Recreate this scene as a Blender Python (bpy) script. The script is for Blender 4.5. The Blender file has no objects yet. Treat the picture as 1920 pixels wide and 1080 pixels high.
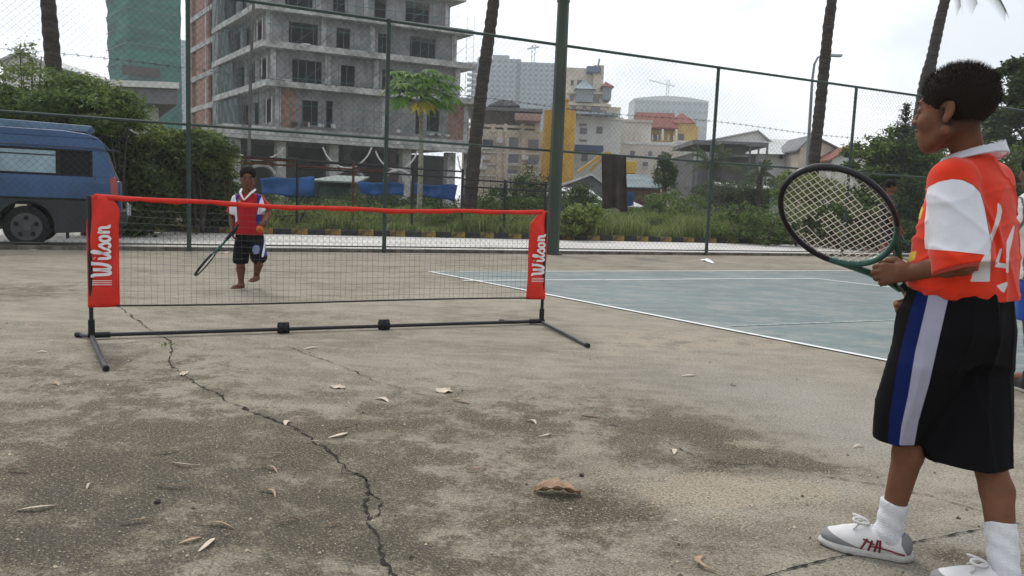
import bpy, bmesh, math, random
import numpy as np
from mathutils import Vector, Matrix
try:
    import openvdb as vdb
except Exception:
    import pyopenvdb as vdb
random.seed(7); rng = np.random.default_rng(7)
sc = bpy.context.scene
COL = sc.collection
R = math.radians

# ------------------------------------------------------------------ camera
FPX, HC, PITCH, ROLL = 1450.0, 0.92, math.atan(160/1450.0), 0.04
cd = bpy.data.cameras.new('camera'); cam = bpy.data.objects.new('camera', cd); COL.objects.link(cam)
cd.sensor_width = 36.0; cd.lens = FPX/1920*36.0; cd.clip_start = 0.05; cd.clip_end = 6000
_cp, _sp, _ca, _sa = math.cos(PITCH), math.sin(PITCH), math.cos(ROLL), math.sin(ROLL)
DF = Vector((0, _cp, -_sp)); _r0 = Vector((1,0,0)); _u0 = Vector((0,_sp,_cp))
RT = _r0*_ca + _u0*_sa; UP = _u0*_ca - _r0*_sa
cam.matrix_world = Matrix(((RT.x,UP.x,-DF.x,0),(RT.y,UP.y,-DF.y,0),(RT.z,UP.z,-DF.z,HC),(0,0,0,1)))
sc.camera = cam
# ------------------------------------------------------------------ world, sun, exposure
SUN_EL, SUN_AZ = 48.0, -28.0      # azimuth from +Y towards +X
w = bpy.data.worlds.new('World'); sc.world = w; w.use_nodes = True
nt = w.node_tree; nt.nodes.clear(); N = nt.nodes.new; Lk = nt.links.new
out = N('ShaderNodeOutputWorld'); bg = N('ShaderNodeBackground'); bg.inputs['Strength'].default_value = 0.10
sky = N('ShaderNodeTexSky'); sky.sky_type = 'NISHITA'; sky.sun_disc = False
sky.sun_elevation = R(SUN_EL); sky.sun_rotation = R(SUN_AZ); sky.dust_density = 3.0
tc = N('ShaderNodeTexCoord'); mp = N('ShaderNodeMapping'); mp.inputs['Scale'].default_value = (1,1,2.2)
n1 = N('ShaderNodeTexNoise'); n1.inputs['Scale'].default_value = 2.6; n1.inputs['Detail'].default_value = 5; n1.inputs['Roughness'].default_value = .5
cr = N('ShaderNodeValToRGB'); e = cr.color_ramp.elements
e[0].position = .40; e[0].color = (.82,.88,.96,1); e[1].position = .56; e[1].color = (1.22,1.24,1.27,1)
sc10 = N('ShaderNodeVectorMath'); sc10.operation = 'SCALE'; sc10.inputs['Scale'].default_value = 9.6
mx = N('ShaderNodeMix'); mx.data_type = 'RGBA'; mx.inputs['Factor'].default_value = .88
# thin overcast is brighter round the sun
sd = Vector((math.sin(R(SUN_AZ))*math.cos(R(SUN_EL)), math.cos(R(SUN_AZ))*math.cos(R(SUN_EL)), math.sin(R(SUN_EL))))
dt = N('ShaderNodeVectorMath'); dt.operation = 'DOT_PRODUCT'; dt.inputs[1].default_value = sd
mr = N('ShaderNodeMapRange'); mr.inputs['From Min'].default_value = .2; mr.inputs['From Max'].default_value = 1.0
mr.inputs['To Min'].default_value = .82; mr.inputs['To Max'].default_value = 1.5
sc2 = N('ShaderNodeVectorMath'); sc2.operation = 'SCALE'
Lk(tc.outputs['Generated'], mp.inputs['Vector']); Lk(mp.outputs[0], n1.inputs['Vector']); Lk(n1.outputs['Fac'], cr.inputs['Fac'])
Lk(cr.outputs[0], sc10.inputs[0]); Lk(tc.outputs['Generated'], dt.inputs[0]); Lk(dt.outputs['Value'], mr.inputs['Value'])
Lk(sc10.outputs[0], sc2.inputs[0]); Lk(mr.outputs[0], sc2.inputs['Scale'])
Lk(sky.outputs[0], mx.inputs[6]); Lk(sc2.outputs[0], mx.inputs[7]); Lk(mx.outputs[2], bg.inputs['Color']); Lk(bg.outputs[0], out.inputs['Surface'])
sl = bpy.data.lights.new('sun','SUN'); sl.energy = 1.5; sl.angle = R(10); sl.color = (1,.96,.9)
sun = bpy.data.objects.new('sun', sl); COL.objects.link(sun)
sun.rotation_euler = (-sd).to_track_quat('-Z','Y').to_euler(); sun.location = (0,0,30)
vs = sc.view_settings; vs.view_transform = 'Standard'; vs.look = 'None'; vs.exposure = 0.15; vs.gamma = 1.0; vs.use_curve_mapping = False
sc.cycles.max_bounces = 5; sc.cycles.diffuse_bounces = 3; sc.cycles.transparent_max_bounces = 6; sc.cycles.volume_bounces = 1
sc.cycles.use_denoising = True

# ------------------------------------------------------------------ placing helpers
def ray(px, py): return DF + RT*((px-960)/FPX) + UP*((540-py)/FPX)
def G(px, py, z=0.0):
    d = ray(px,py); t = (z-HC)/d.z; return Vector((d.x*t, d.y*t, z))
def A(px, py, Y):
    d = ray(px,py); t = Y/d.y; return Vector((d.x*t, Y, HC+d.z*t))
_Rm = np.array([RT[:],UP[:],DF[:]])
def proj(V):
    q = (np.asarray(V,float)-np.array([0,0,HC])) @ _Rm.T
    return 960+FPX*q[:,0]/q[:,2], 540-FPX*q[:,1]/q[:,2]
# ------------------------------------------------------------------ object helpers
def tag(o, label=None, cat=None, group=None, kind=None):
    if label: o['label'] = label
    if cat: o['category'] = cat
    if group: o['group'] = group
    if kind: o['kind'] = kind
    return o
def thing(name, label, cat, loc=(0,0,0), group=None, rz=0):
    o = bpy.data.objects.new(name, None); COL.objects.link(o); o.empty_display_size = .1
    o.location = loc; o.rotation_euler = (0,0,rz)
    return tag(o, label, cat, group)
def wm(o):
    B = Matrix.LocRotScale(o.location, o.rotation_euler, o.scale)
    return B if o.parent is None else wm(o.parent) @ o.matrix_parent_inverse @ B
def link(name, me, mat=None, parent=None, world=True, smooth=False):
    """link mesh; when world is True its coordinates are world ones although it has a parent"""
    o = bpy.data.objects.new(name, me); COL.objects.link(o)
    if mat is not None:
        for m in (mat if isinstance(mat,(list,tuple)) else [mat]):
            if m.name not in [x.name for x in me.materials if x]: me.materials.append(m)
    if smooth: me.polygons.foreach_set('use_smooth', [True]*len(me.polygons))
    if parent is not None:
        o.parent = parent
        if world: o.matrix_parent_inverse = wm(parent).inverted()
    return o
def mesh_np(name, V, F):
    V = np.asarray(V, np.float32); F = np.asarray(F, np.int32); k = F.shape[1]
    me = bpy.data.meshes.new(name); me.vertices.add(len(V)); me.vertices.foreach_set('co', V.ravel())
    me.loops.add(F.size); me.loops.foreach_set('vertex_index', F.ravel())
    me.polygons.add(len(F)); me.polygons.foreach_set('loop_start', np.arange(0,F.size,k,dtype=np.int32))
    me.update(calc_edges=True); me.validate(); return me
def fattr(me, name, vals):
    a = me.attributes.new(name,'FLOAT','POINT'); a.data.foreach_set('value', np.asarray(vals,np.float32))
class MB:
    """collects simple shapes into one mesh"""
    def __init__(s): s.v=[]; s.f=[]; s.m=[]; s.mi=0
    def add(s, vs, fs):
        b=len(s.v); s.v+= [tuple(v) for v in vs]; s.f+=[tuple(i+b for i in f) for f in fs]; s.m+=[s.mi]*len(fs); return s
    def hexa(s, p):   # 8 pts: bottom 4 ccw, top 4 ccw
        return s.add(p, [(3,2,1,0),(4,5,6,7),(0,1,5,4),(1,2,6,5),(2,3,7,6),(3,0,4,7)])
    def box(s, c, d, rz=0, ax=None):
        c=Vector(c); X,Y,Z = ax or (Vector((math.cos(rz),math.sin(rz),0)),Vector((-math.sin(rz),math.cos(rz),0)),Vector((0,0,1)))
        X,Y,Z = Vector(X)*d[0]/2, Vector(Y)*d[1]/2, Vector(Z)*d[2]/2
        return s.hexa([c-X-Y-Z,c+X-Y-Z,c+X+Y-Z,c-X+Y-Z,c-X-Y+Z,c+X-Y+Z,c+X+Y+Z,c-X+Y+Z])
    def obox(s, P, u, w, l, d, z0, z1):   # corner P(x,y), along u (2d) length l, along w (2d) depth d
        P=Vector((P[0],P[1],0)); U=Vector((u[0],u[1],0))*l; W=Vector((w[0],w[1],0))*d; Z0=Vector((0,0,z0)); Z1=Vector((0,0,z1))
        q=[P,P+U,P+U+W,P+W]
        return s.hexa([a+Z0 for a in q]+[a+Z1 for a in q])
    def tube(s, pts, r, n=6, r1=None, cap=True):
        pts=[Vector(p) for p in pts]; k=len(pts); b=[]
        rs = r if isinstance(r,(list,tuple)) else [r+( (r if r1 is None else r1)-r)*i/max(1,k-1) for i in range(k)]
        t=(pts[1]-pts[0]).normalized(); a=t.orthogonal().normalized()
        for i,p in enumerate(pts):
            t=(pts[min(i+1,k-1)]-pts[max(i-1,0)]).normalized(); a=(a-t*a.dot(t)).normalized(); c=t.cross(a)
            b+=[p+(a*math.cos(2*math.pi*j/n)+c*math.sin(2*math.pi*j/n))*rs[i] for j in range(n)]
        f=[(i*n+j,i*n+(j+1)%n,(i+1)*n+(j+1)%n,(i+1)*n+j) for i in range(k-1) for j in range(n)]
        if cap: f+=[tuple(range(n-1,-1,-1)),tuple((k-1)*n+j for j in range(n))]
        return s.add(b,f)
    def prism(s, poly, off):   # polygon (3d) extruded by vector
        n=len(poly); off=Vector(off); p=[Vector(q) for q in poly]
        return s.add(p+[q+off for q in p],[tuple(range(n-1,-1,-1)),tuple(range(n,2*n))]+[(i,(i+1)%n,n+(i+1)%n,n+i) for i in range(n)])
    def mesh(s, name):
        me=bpy.data.meshes.new(name); me.from_pydata(s.v,[],s.f)
        if any(s.m): me.polygons.foreach_set('material_index', s.m)
        me.update(); bm=bmesh.new(); bm.from_mesh(me); bmesh.ops.recalc_face_normals(bm,faces=bm.faces); bm.to_mesh(me); bm.free(); return me
    def build(s, name, mat, parent=None, world=True, smooth=False): return link(name, s.mesh(name), mat, parent, world, smooth)
def bevel(o, w=.01, seg=2):
    m=o.modifiers.new('bevel','BEVEL'); m.width=w; m.segments=seg; m.limit_method='ANGLE'; m.angle_limit=R(35); return o
def copy_tree(o, parent=None):
    c=o.copy(); COL.objects.link(c)
    if parent is not None: c.parent=parent
    for ch in [x for x in COL.objects if x.parent is o]: copy_tree(ch,c)
    return c

# ------------------------------------------------------------------ materials
def newmat(name):
    m=bpy.data.materials.new(name); m.use_nodes=True; return m, m.node_tree.nodes, m.node_tree.links, m.node_tree.nodes['Principled BSDF']
def M(name, col, rough=.8, var=.18, scale=4.0, bump=.15, bscale=40, metal=0, col2=None, spec=.3, coord='Object', stretch=(1,1,1), thr=None):
    m,n,l,b = newmat(name)
    t=n.new('ShaderNodeTexCoord'); mp=n.new('ShaderNodeMapping'); mp.inputs['Scale'].default_value=stretch
    l.new(t.outputs[coord],mp.inputs[0])
    no=n.new('ShaderNodeTexNoise'); no.inputs['Scale'].default_value=scale; no.inputs['Detail'].default_value=6; no.inputs['Roughness'].default_value=.65
    l.new(mp.outputs[0],no.inputs['Vector'])
    c=Vector(col[:3]); c2=Vector(col2[:3]) if col2 else c*(1-var*1.6); c1=c if col2 else c*(1+var)
    r=n.new('ShaderNodeValToRGB'); r.color_ramp.elements[0].color=(*c2,1); r.color_ramp.elements[1].color=(*c1,1)
    lo,hi = thr or (.32,.68); r.color_ramp.elements[0].position=lo; r.color_ramp.elements[1].position=hi
    l.new(no.outputs['Fac'],r.inputs[0]); l.new(r.outputs[0],b.inputs['Base Color'])
    b.inputs['Roughness'].default_value=rough; b.inputs['Metallic'].default_value=metal; b.inputs['Specular IOR Level'].default_value=spec
    if bump:
        n2=n.new('ShaderNodeTexNoise'); n2.inputs['Scale'].default_value=bscale; n2.inputs['Detail'].default_value=4; l.new(mp.outputs[0],n2.inputs['Vector'])
        bp=n.new('ShaderNodeBump'); bp.inputs['Strength'].default_value=bump; bp.inputs['Distance'].default_value=.02; l.new(n2.outputs['Fac'],bp.inputs['Height']); l.new(bp.outputs[0],b.inputs['Normal'])
    return m
def leafmat(name, c1, c2, trans=.35, rough=.6):
    m,n,l,b = newmat(name); g=n.new('ShaderNodeNewGeometry'); r=n.new('ShaderNodeValToRGB')
    r.color_ramp.elements[0].color=(*c1,1); r.color_ramp.elements[1].color=(*c2,1); l.new(g.outputs['Random Per Island'],r.inputs[0])
    l.new(r.outputs[0],b.inputs['Base Color']); b.inputs['Roughness'].default_value=rough; b.inputs['Specular IOR Level'].default_value=.25
    tr=n.new('ShaderNodeBsdfTranslucent'); l.new(r.outputs[0],tr.inputs['Color']); ms=n.new('ShaderNodeMixShader'); ms.inputs[0].default_value=trans
    l.new(b.outputs[0],ms.inputs[1]); l.new(tr.outputs[0],ms.inputs[2]); l.new(ms.outputs[0],n['Material Output'].inputs['Surface']); return m
def glassmat(name, col, rough=.08):
    m,n,l,b=newmat(name); b.inputs['Base Color'].default_value=(*col,1); b.inputs['Roughness'].default_value=rough; b.inputs['Specular IOR Level'].default_value=.8; return m
MT = dict(
 concrete_raw=M('raw_concrete',(.25,.25,.25),.9,.3,.6,.2,6), slab=M('slab_concrete',(.42,.42,.41),.9,.35,1.2,.2,8),
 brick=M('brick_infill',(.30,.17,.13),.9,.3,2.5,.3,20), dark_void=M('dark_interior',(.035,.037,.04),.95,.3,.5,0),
 green_metal=M('green_painted_metal',(.035,.062,.05),.5,.25,3,.1,60), wire=M('galvanised_wire',(.05,.058,.055),.5,.2,5,0),
 pole=M('dark_green_pole_paint',(.045,.062,.045),.55,.3,1.5,.15,30,stretch=(4,4,.4)),
 black_metal=M('black_painted_metal',(.018,.018,.02),.4,.2,8,.05,80), rust=M('rusty_metal',(.10,.03,.02),.8,.4,6,.2,40),
 white_wall=M('white_render',(.62,.62,.60),.9,.12,.8,.1,10), cream_wall=M('cream_render',(.62,.55,.46),.9,.15,.5,.1,10),
 beige_wall=M('beige_render',(.58,.53,.47),.9,.15,.3,.1,8), yellow_wall=M('ochre_render',(.60,.42,.15),.9,.12,.5,.1,8),
 yellow_tank=M('yellow_painted_steel',(.55,.30,.02),.6,.15,1,.05,10), red_roof=M('red_tile_roof',(.22,.08,.06),.9,.25,2,.3,12),
 grey_roof=M('grey_sheet_roof',(.16,.16,.17),.7,.25,1,.1,8), pale_roof=M('pale_sheet_roof',(.50,.51,.50),.6,.15,1,.1,8),
 dark_glass=glassmat('dark_window_glass',(.03,.035,.045)), blue_glass=M('blue_grey_cladding',(.22,.28,.33),.6,.12,.05,0), blue_glass2=M('pale_blue_glazing',(.13,.18,.22),.5,.2,.1,0),
 pale_frame=M('pale_slab_edge',(.48,.52,.55),.7,.1,.5,0),
 tarp=M('blue_tarpaulin',(.018,.085,.26),.5,.25,1.5,.3,6), net_green=M('green_scaffold_net',(.022,.15,.125),.9,.35,.12,.3,1.2,stretch=(1,1,3)),
 scaf=M('blue_green_scaffold_tube',(.07,.15,.16),.6,.2,2,0), bark=M('grey_palm_bark',(.055,.046,.040),.95,.4,3,.5,14,stretch=(1,1,5)),
 bark2=M('brown_bark',(.07,.055,.045),.95,.35,4,.4,20), exc=M('excavator_yellow_paint',(.55,.33,.04),.5,.15,2,.1,10),
 kerb_y=M('worn_yellow_kerb_paint',(.25,.175,.04),.85,.5,5,.2,40,col2=(.05,.045,.03),thr=(.42,.60)), kerb_k=M('worn_black_kerb_paint',(.03,.03,.03),.85,.35,8,.2,40),
 cloth_dark=M('dark_brown_cloth',(.055,.047,.042),.95,.3,3,.3,40), red_net=M('red_nylon',(.68,.03,.018),.5,.12,6,.25,25),
 white_print=M('white_print',(.75,.75,.76),.6,.05,20,0), rubber=M('black_rubber',(.012,.012,.013),.7,.3,10,.1,60),
 grey_tube=M('grey_steel_tube',(.10,.10,.11),.35,.2,10,0,metal=.6), grass=leafmat('grass_blades',(.08,.12,.03),(.34,.38,.15),.4),
 line=M('worn_white_line_paint',(.66,.67,.66),.8,.12,9,.2,60,col2=(.38,.38,.36),thr=(.3,.42)),
)
# ================================================================== ground
def blob(X,Y,px,py,rx,ry,ang=0):
    c=G(px,py); k=c.y/FPX; sx=rx*k; sy=ry*c.y*c.y/(HC*FPX)
    dx,dy=X-c.x,Y-c.y; ca,sa=math.cos(ang),math.sin(ang); u=(dx*ca+dy*sa)/sx; v=(-dx*sa+dy*ca)/sy
    return np.exp(-(u*u+v*v))
gx=np.concatenate([np.arange(-34,-5,1.0),np.arange(-5,4,.04),np.arange(4,40,1.0)])
FL=lambda X: 12.95+.487*(X+2.17)         # the court fence line: Y as a function of X
gy=np.concatenate([np.arange(-6,1,.5),np.arange(1,7,.04),np.arange(7,10,.1)]); 
tt=np.linspace(0,1,25)[1:]
GX,GY=np.meshgrid(gx,gy,indexing='ij')
# last rows stretch from y=10 (or less) to the fence line
top=FL(gx)+.12
S=(gy+6)/(gy[-1]+6)
lim=np.minimum(top,1e9)
rows=[]
for j,yv in enumerate(gy): rows.append(np.minimum(np.full_like(gx,yv), top-.001*(len(gy)-j)))
for t in tt: rows.append(rows[len(gy)-1]+(top-rows[len(gy)-1])*t)
GY=np.stack(rows,1); GX=np.repeat(gx[:,None],GY.shape[1],1)
nx,ny=GX.shape
V=np.stack([GX,GY,np.zeros_like(GX)],-1).reshape(-1,3)
ii=np.arange((nx-1)*(ny-1)); a=(ii//(ny-1))*ny+ii%(ny-1)
F=np.stack([a,a+ny,a+ny+1,a+1],1)
me=mesh_np('concrete_ground',V,F)
X,Y=V[:,0],V[:,1]
dark_mask=np.zeros(len(V)); sand=np.zeros(len(V)); smooth=np.zeros(len(V)); rib=np.zeros(len(V))  # first mask: mossy patches and a broad darker area near left
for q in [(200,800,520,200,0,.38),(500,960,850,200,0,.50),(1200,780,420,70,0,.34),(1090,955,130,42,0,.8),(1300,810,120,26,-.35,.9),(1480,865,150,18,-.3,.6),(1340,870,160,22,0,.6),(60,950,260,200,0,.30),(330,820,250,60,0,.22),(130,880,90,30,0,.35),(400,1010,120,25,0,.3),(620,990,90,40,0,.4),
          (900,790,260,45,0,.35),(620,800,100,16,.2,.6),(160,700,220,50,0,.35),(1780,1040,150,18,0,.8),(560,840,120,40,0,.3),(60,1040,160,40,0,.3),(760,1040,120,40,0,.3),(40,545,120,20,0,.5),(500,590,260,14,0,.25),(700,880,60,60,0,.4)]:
    dark_mask+=q[5]*blob(X,Y,*q[:5])
for q in [(1330,925,190,50,0,1.0),(1400,831,55,10,0,1.3),(1120,880,90,25,0,.3),(880,560,260,30,0,.35),(560,700,200,40,0,.2),(1500,905,160,35,0,.5),(1400,640,300,25,0,.45),(1180,650,200,40,0,.3),(60,600,100,20,0,.3),(1300,545,300,12,0,.2)]:
    sand+=q[5]*blob(X,Y,*q[:5])
for q in [(1480,745,260,60,0,1.0),(1620,830,160,50,0,.8),(1180,700,200,30,0,.4),(1870,1010,200,16,.1,1.3),(1650,1048,120,20,0,1.2)]:
    smooth+=q[5]*blob(X,Y,*q[:5])
for q in [(60,960,420,170,0,1.2),(560,1010,330,120,0,1.0),(1050,1090,330,90,0,.7)]: rib+=q[5]*blob(X,Y,*q[:5])
for nm,v in (('dark_mask',dark_mask),('sand',sand),('smooth',smooth),('rib',rib)): fattr(me,nm,np.clip(v,0,1.3))
m,n,l,b=newmat('weathered_concrete')
def nn(t,**k):
    x=n.new(t)
    for a_,v_ in k.items(): x.inputs[a_].default_value=v_
    return x
tco=n.new('ShaderNodeTexCoord'); OC=tco.outputs['Object']
def noise(scale,detail=6,rough=.65,stretch=None,rot=0):
    v=OC
    if stretch or rot:
        q=n.new('ShaderNodeMapping'); q.inputs['Scale'].default_value=stretch or (1,1,1); q.inputs['Rotation'].default_value=(0,0,rot); l.new(OC,q.inputs[0]); v=q.outputs[0]
    x=nn('ShaderNodeTexNoise',Scale=scale,Detail=detail,Roughness=rough); l.new(v,x.inputs['Vector']); return x.outputs['Fac']
def math_(op,a_,b_=None,c_=None,clamp=False):
    x=n.new('ShaderNodeMath'); x.operation=op; x.use_clamp=clamp
    for i_,v_ in enumerate((a_,b_,c_)):
        if v_ is None: continue
        if isinstance(v_,(int,float)): x.inputs[i_].default_value=v_
        else: l.new(v_,x.inputs[i_])
    return x.outputs[0]
def att(nm): x=n.new('ShaderNodeAttribute'); x.attribute_name=nm; return x.outputs['Fac']
def mixc(f,c1,c2):
    x=n.new('ShaderNodeMix'); x.data_type='RGBA'
    if isinstance(f,(int,float)): x.inputs[0].default_value=f
    else: l.new(f,x.inputs[0])
    for s_,c_ in ((6,c1),(7,c2)):
        if isinstance(c_,tuple): x.inputs[s_].default_value=(*c_,1)
        else: l.new(c_,x.inputs[s_])
    return x.outputs[2]
def ramp(f,lo,hi): 
    x=n.new('ShaderNodeMapRange'); x.interpolation_type='SMOOTHSTEP'; l.new(f,x.inputs[0]); x.inputs[1].default_value=lo; x.inputs[2].default_value=hi; return x.outputs[0]
nb=noise(.9,5,.6); nm_=noise(5,7,.72); nf=noise(38,6,.75); ng=noise(150,3,.8); ns=noise(3.2,7,.7,(1,2.2,1),.45)
nmS=ramp(nm_,.36,.64); nfS=ramp(nf,.34,.66); ngS=ramp(ng,.36,.64); nk=ramp(noise(85,5,.8,(1,1.6,1),.45),.36,.64)
base=mixc(ramp(nb,.35,.65),(.150,.130,.100),(.255,.229,.183))
base=mixc(math_('MULTIPLY',ramp(ns,.40,.62),.7),base,(.325,.296,.242))
brk=math_('ADD',math_('ADD',math_('MULTIPLY',nmS,.38),math_('MULTIPLY',nfS,.30)),math_('ADD',math_('MULTIPLY',ngS,.12),math_('MULTIPLY',nk,.20)))
mo=math_('ADD',att('dark_mask'),.16)
darkm=ramp(math_('ADD',brk,math_('MULTIPLY',mo,.50)),.75,.88)
base=mixc(math_('MULTIPLY',darkm,.85),base,mixc(nfS,(.036,.031,.021),(.095,.080,.052)))
sandm=ramp(math_('ADD',brk,math_('MULTIPLY',math_('SUBTRACT',att('sand'),math_('MULTIPLY',att('dark_mask'),.4)),.60)),.76,.90)
base=mixc(math_('MULTIPLY',sandm,.8),base,mixc(nk,(.30,.255,.19),(.42,.365,.285)))
smm=math_('MULTIPLY',att('smooth'),math_('ADD',.55,math_('MULTIPLY',nfS,.35)),None,True)
base=mixc(smm,base,mixc(ramp(nb,.3,.7),(.225,.214,.19),(.30,.285,.255)))
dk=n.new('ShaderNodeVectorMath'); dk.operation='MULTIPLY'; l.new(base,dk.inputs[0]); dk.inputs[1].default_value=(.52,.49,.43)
base=mixc(math_('MULTIPLY',math_('ADD',att('dark_mask'),.12),math_('ADD',.45,math_('MULTIPLY',nmS,.55)),None,True),base,dk.outputs[0])  # whole base darker and browner where the first mask is high
# aggregate speckle: pale grains and dark pits
sp=ramp(nk,.72,.98); base=mixc(math_('MULTIPLY',sp,.55),base,(.46,.40,.30)); sp2=ramp(nk,.30,.04); base=mixc(math_('MULTIPLY',sp2,.70),base,(.034,.030,.023))
sp3=ramp(ngS,.78,1.0); base=mixc(math_('MULTIPLY',sp3,.45),base,(.50,.42,.28)); sp4=ramp(ngS,.22,.0); base=mixc(math_('MULTIPLY',sp4,.6),base,(.035,.031,.025))
# broom ribs
wv=n.new('ShaderNodeTexWave'); wv.wave_type='BANDS'; wv.bands_direction='X'; wv.inputs['Scale'].default_value=28; wv.inputs['Distortion'].default_value=2.6; wv.inputs['Detail'].default_value=2; wv.inputs['Detail Scale'].default_value=2
mpw=n.new('ShaderNodeMapping'); mpw.inputs['Rotation'].default_value=(0,0,-.478); l.new(OC,mpw.inputs[0]); l.new(mpw.outputs[0],wv.inputs['Vector'])
ribf=math_('MULTIPLY',math_('MULTIPLY',wv.outputs['Fac'],att('rib')),ramp(nm_,.38,.60))
base=mixc(math_('MULTIPLY',ribf,.62,None,True),base,(.07,.064,.052))
l.new(base,b.inputs['Base Color']); b.inputs['Roughness'].default_value=.92; b.inputs['Specular IOR Level'].default_value=.25
bp=n.new('ShaderNodeBump'); bp.inputs['Strength'].default_value=.55; bp.inputs['Distance'].default_value=.006
l.new(math_('SUBTRACT',math_('ADD',math_('MULTIPLY',nf,.7),math_('MULTIPLY',ng,.5)),math_('MULTIPLY',ribf,.8)),bp.inputs['Height']); l.new(bp.outputs[0],b.inputs['Normal'])
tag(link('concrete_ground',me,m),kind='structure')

# wide terrain below everything
mt=M('dusty_earth',(.17,.15,.11),.95,.25,.15,.3,6,col2=(.08,.09,.045))
MB().add([(-800,-220,-.03),(800,-220,-.03),(800,880,-.03),(-800,880,-.03)],[(0,1,2,3)]).build('terrain',mt)['kind']='structure'
# road between the court fence and the kerb
KL=lambda X: 19.2+.43*(X+1.6)
mroad=M('sunlit_pale_concrete_road',(.60,.585,.55),.9,.15,1.2,.2,25,col2=(.40,.38,.35))  # stronger sun on the road is put into its paler colour
mb=MB(); xs=[-45,-20,-8,0,8,20,45]
mb.add([(x,FL(x)+.12,-.008) for x in xs]+[(x,KL(x)+.02,-.008) for x in xs],[(i,i+1,len(xs)+i+1,len(xs)+i) for i in range(len(xs)-1)])
tag(mb.build('road',mroad),kind='structure')
# raised concrete edge under the court fence
mb=MB(); mb.obox((-35,FL(-35)+.02),(.899,.438),(-.438,.899),85,.16,-.02,.055); tag(mb.build('fence_footing',M('dirty_concrete_edge',(.16,.15,.13),.95,.4,5,.4,30)),kind='structure')

# green court
def strip(mb,P,Q,w,z):
    P,Q=Vector((P[0],P[1],0)),Vector((Q[0],Q[1],0)); d=(Q-P).normalized(); s=Vector((-d.y,d.x,0))*w/2; k=max(1,int((Q-P).length/1.0))
    mb.add([P-s+Vector((0,0,z)),Q-s+Vector((0,0,z)),Q+s+Vector((0,0,z)),P+s+Vector((0,0,z))],[(0,1,2,3)])
cA=G(805,510); cB=G(1668,678); sd1=(cB-cA).normalized(); cC=cA+sd1*15
far=(G(1640,508)-cA).normalized(); cD=cA+far*26
m2,n,l,b=newmat('worn_green_court_paint'); tco=n.new('ShaderNodeTexCoord'); OC=tco.outputs['Object']
nb=noise(.7,5,.6); nm_=noise(5,7,.75,(1,3,1),.45); nf=noise(30,5,.75)
gc=mixc(ramp(nb,.3,.7),(.085,.122,.122),(.128,.170,.165)); gc=mixc(math_('MULTIPLY',ramp(noise(1.6,7,.78,(1,2.6,1),.45),.46,.58),.8),gc,(.215,.225,.20)); gc=mixc(math_('MULTIPLY',ramp(nm_,.5,.62),.6),gc,(.07,.10,.105)); gc=mixc(math_('MULTIPLY',ramp(nf,.55,.7),.4),gc,(.06,.07,.065))
l.new(gc,b.inputs['Base Color']); b.inputs['Roughness'].default_value=.6; b.inputs['Specular IOR Level'].default_value=.35
mb=MB(); up=Vector((0,0,.004)); o1=cA+far*1.0+up; 
mb.add([cA+sd1*.05+up,cC+up,cC+far*26+up,cD+up],[(0,1,2,3)]); tag(mb.build('court_surface',m2),kind='structure')
mb=MB(); strip(mb,cA,cC,.055,.008)
tag(mb.build('sideline',MT['line']),kind='structure')
mb=MB(); strip(mb,cA,cD,.05,.0081); tag(mb.build('far_line',MT['line']),kind='structure')
lB=G(868,527); lC=G(1530,523); mb=MB(); strip(mb,lB,lC,.06,.0082); strip(mb,lC,lC+(G(1650,537)-lC)*8,.06,.0083); tag(mb.build('baseline',MT['line']),kind='structure')
mb=MB(); strip(mb,G(1370,613),G(1690,601),.03,.0084); tag(mb.build('service_line',M('faint_line_paint',(.42,.46,.45),.8,.3,12,0,col2=(.24,.29,.28),thr=(.4,.6))),kind='structure')

# cracks
mcr=M('crack_dirt',(.022,.019,.015),1,.4,30,.4,60)
def crack(pts,w0,w1,seed,name='crack',jag=.012):
    rr=random.Random(seed); P=[G(*p) for p in pts]; L=[]; 
    for i in range(len(P)-1):
        k=max(2,int((P[i+1]-P[i]).length/.016))
        for j in range(k): L.append(P[i].lerp(P[i+1],j/k))
    L.append(P[-1]); o=0; pts2=[]
    for i,p in enumerate(L):
        o=o*.75+rr.uniform(-jag,jag)*.7; t=(L[min(i+1,len(L)-1)]-L[max(i-1,0)]).normalized(); pts2.append(p+Vector((-t.y,t.x,0))*o)
    vs=[];fs=[]
    for i,p in enumerate(pts2):
        t=(pts2[min(i+1,len(L)-1)]-pts2[max(i-1,0)]).normalized(); s_=Vector((-t.y,t.x,0)); f=i/len(L); wd=(w0+(w1-w0)*f)*rr.choice([.2,.4,.6,.9,1.1,1.9])*rr.uniform(.7,1.2)*.42
        vs+=[p-s_*wd*rr.uniform(.6,1.4)+Vector((0,0,.0035)),p+s_*wd*rr.uniform(.6,1.4)+Vector((0,0,.0035))]
        if i: fs.append((2*i-2,2*i-1,2*i+1,2*i))
    mb=MB(); mb.add(vs,fs); return mb
mb=crack([(220,572),(262,607),(318,640),(324,655),(318,680),(345,705),(395,735),(450,765),(530,795),(575,815),(620,845),(655,880),(686,900),(692,930),(682,960),(695,1000),(722,1040),(750,1085)],.009,.010,3)
m_=crack([(648,872),(648,886),(672,888),(690,905)],.006,.006,4); mb.add(m_.v,m_.f)
m_=crack([(690,925),(708,945),(706,962),(690,975)],.006,.006,5); mb.add(m_.v,m_.f)
tag(mb.build('crack',mcr),kind='structure')
mb=crack([(535,648),(620,680),(700,712),(780,738),(860,752)],.006,.003,8)
m_=crack([(575,815),(640,803),(700,790),(770,772)],.004,.003,9); mb.add(m_.v,m_.f)
m_=crack([(960,765),(1060,782),(1160,800),(1230,820)],.003,.003,10,jag=.006); mb.add(m_.v,m_.f)
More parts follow.
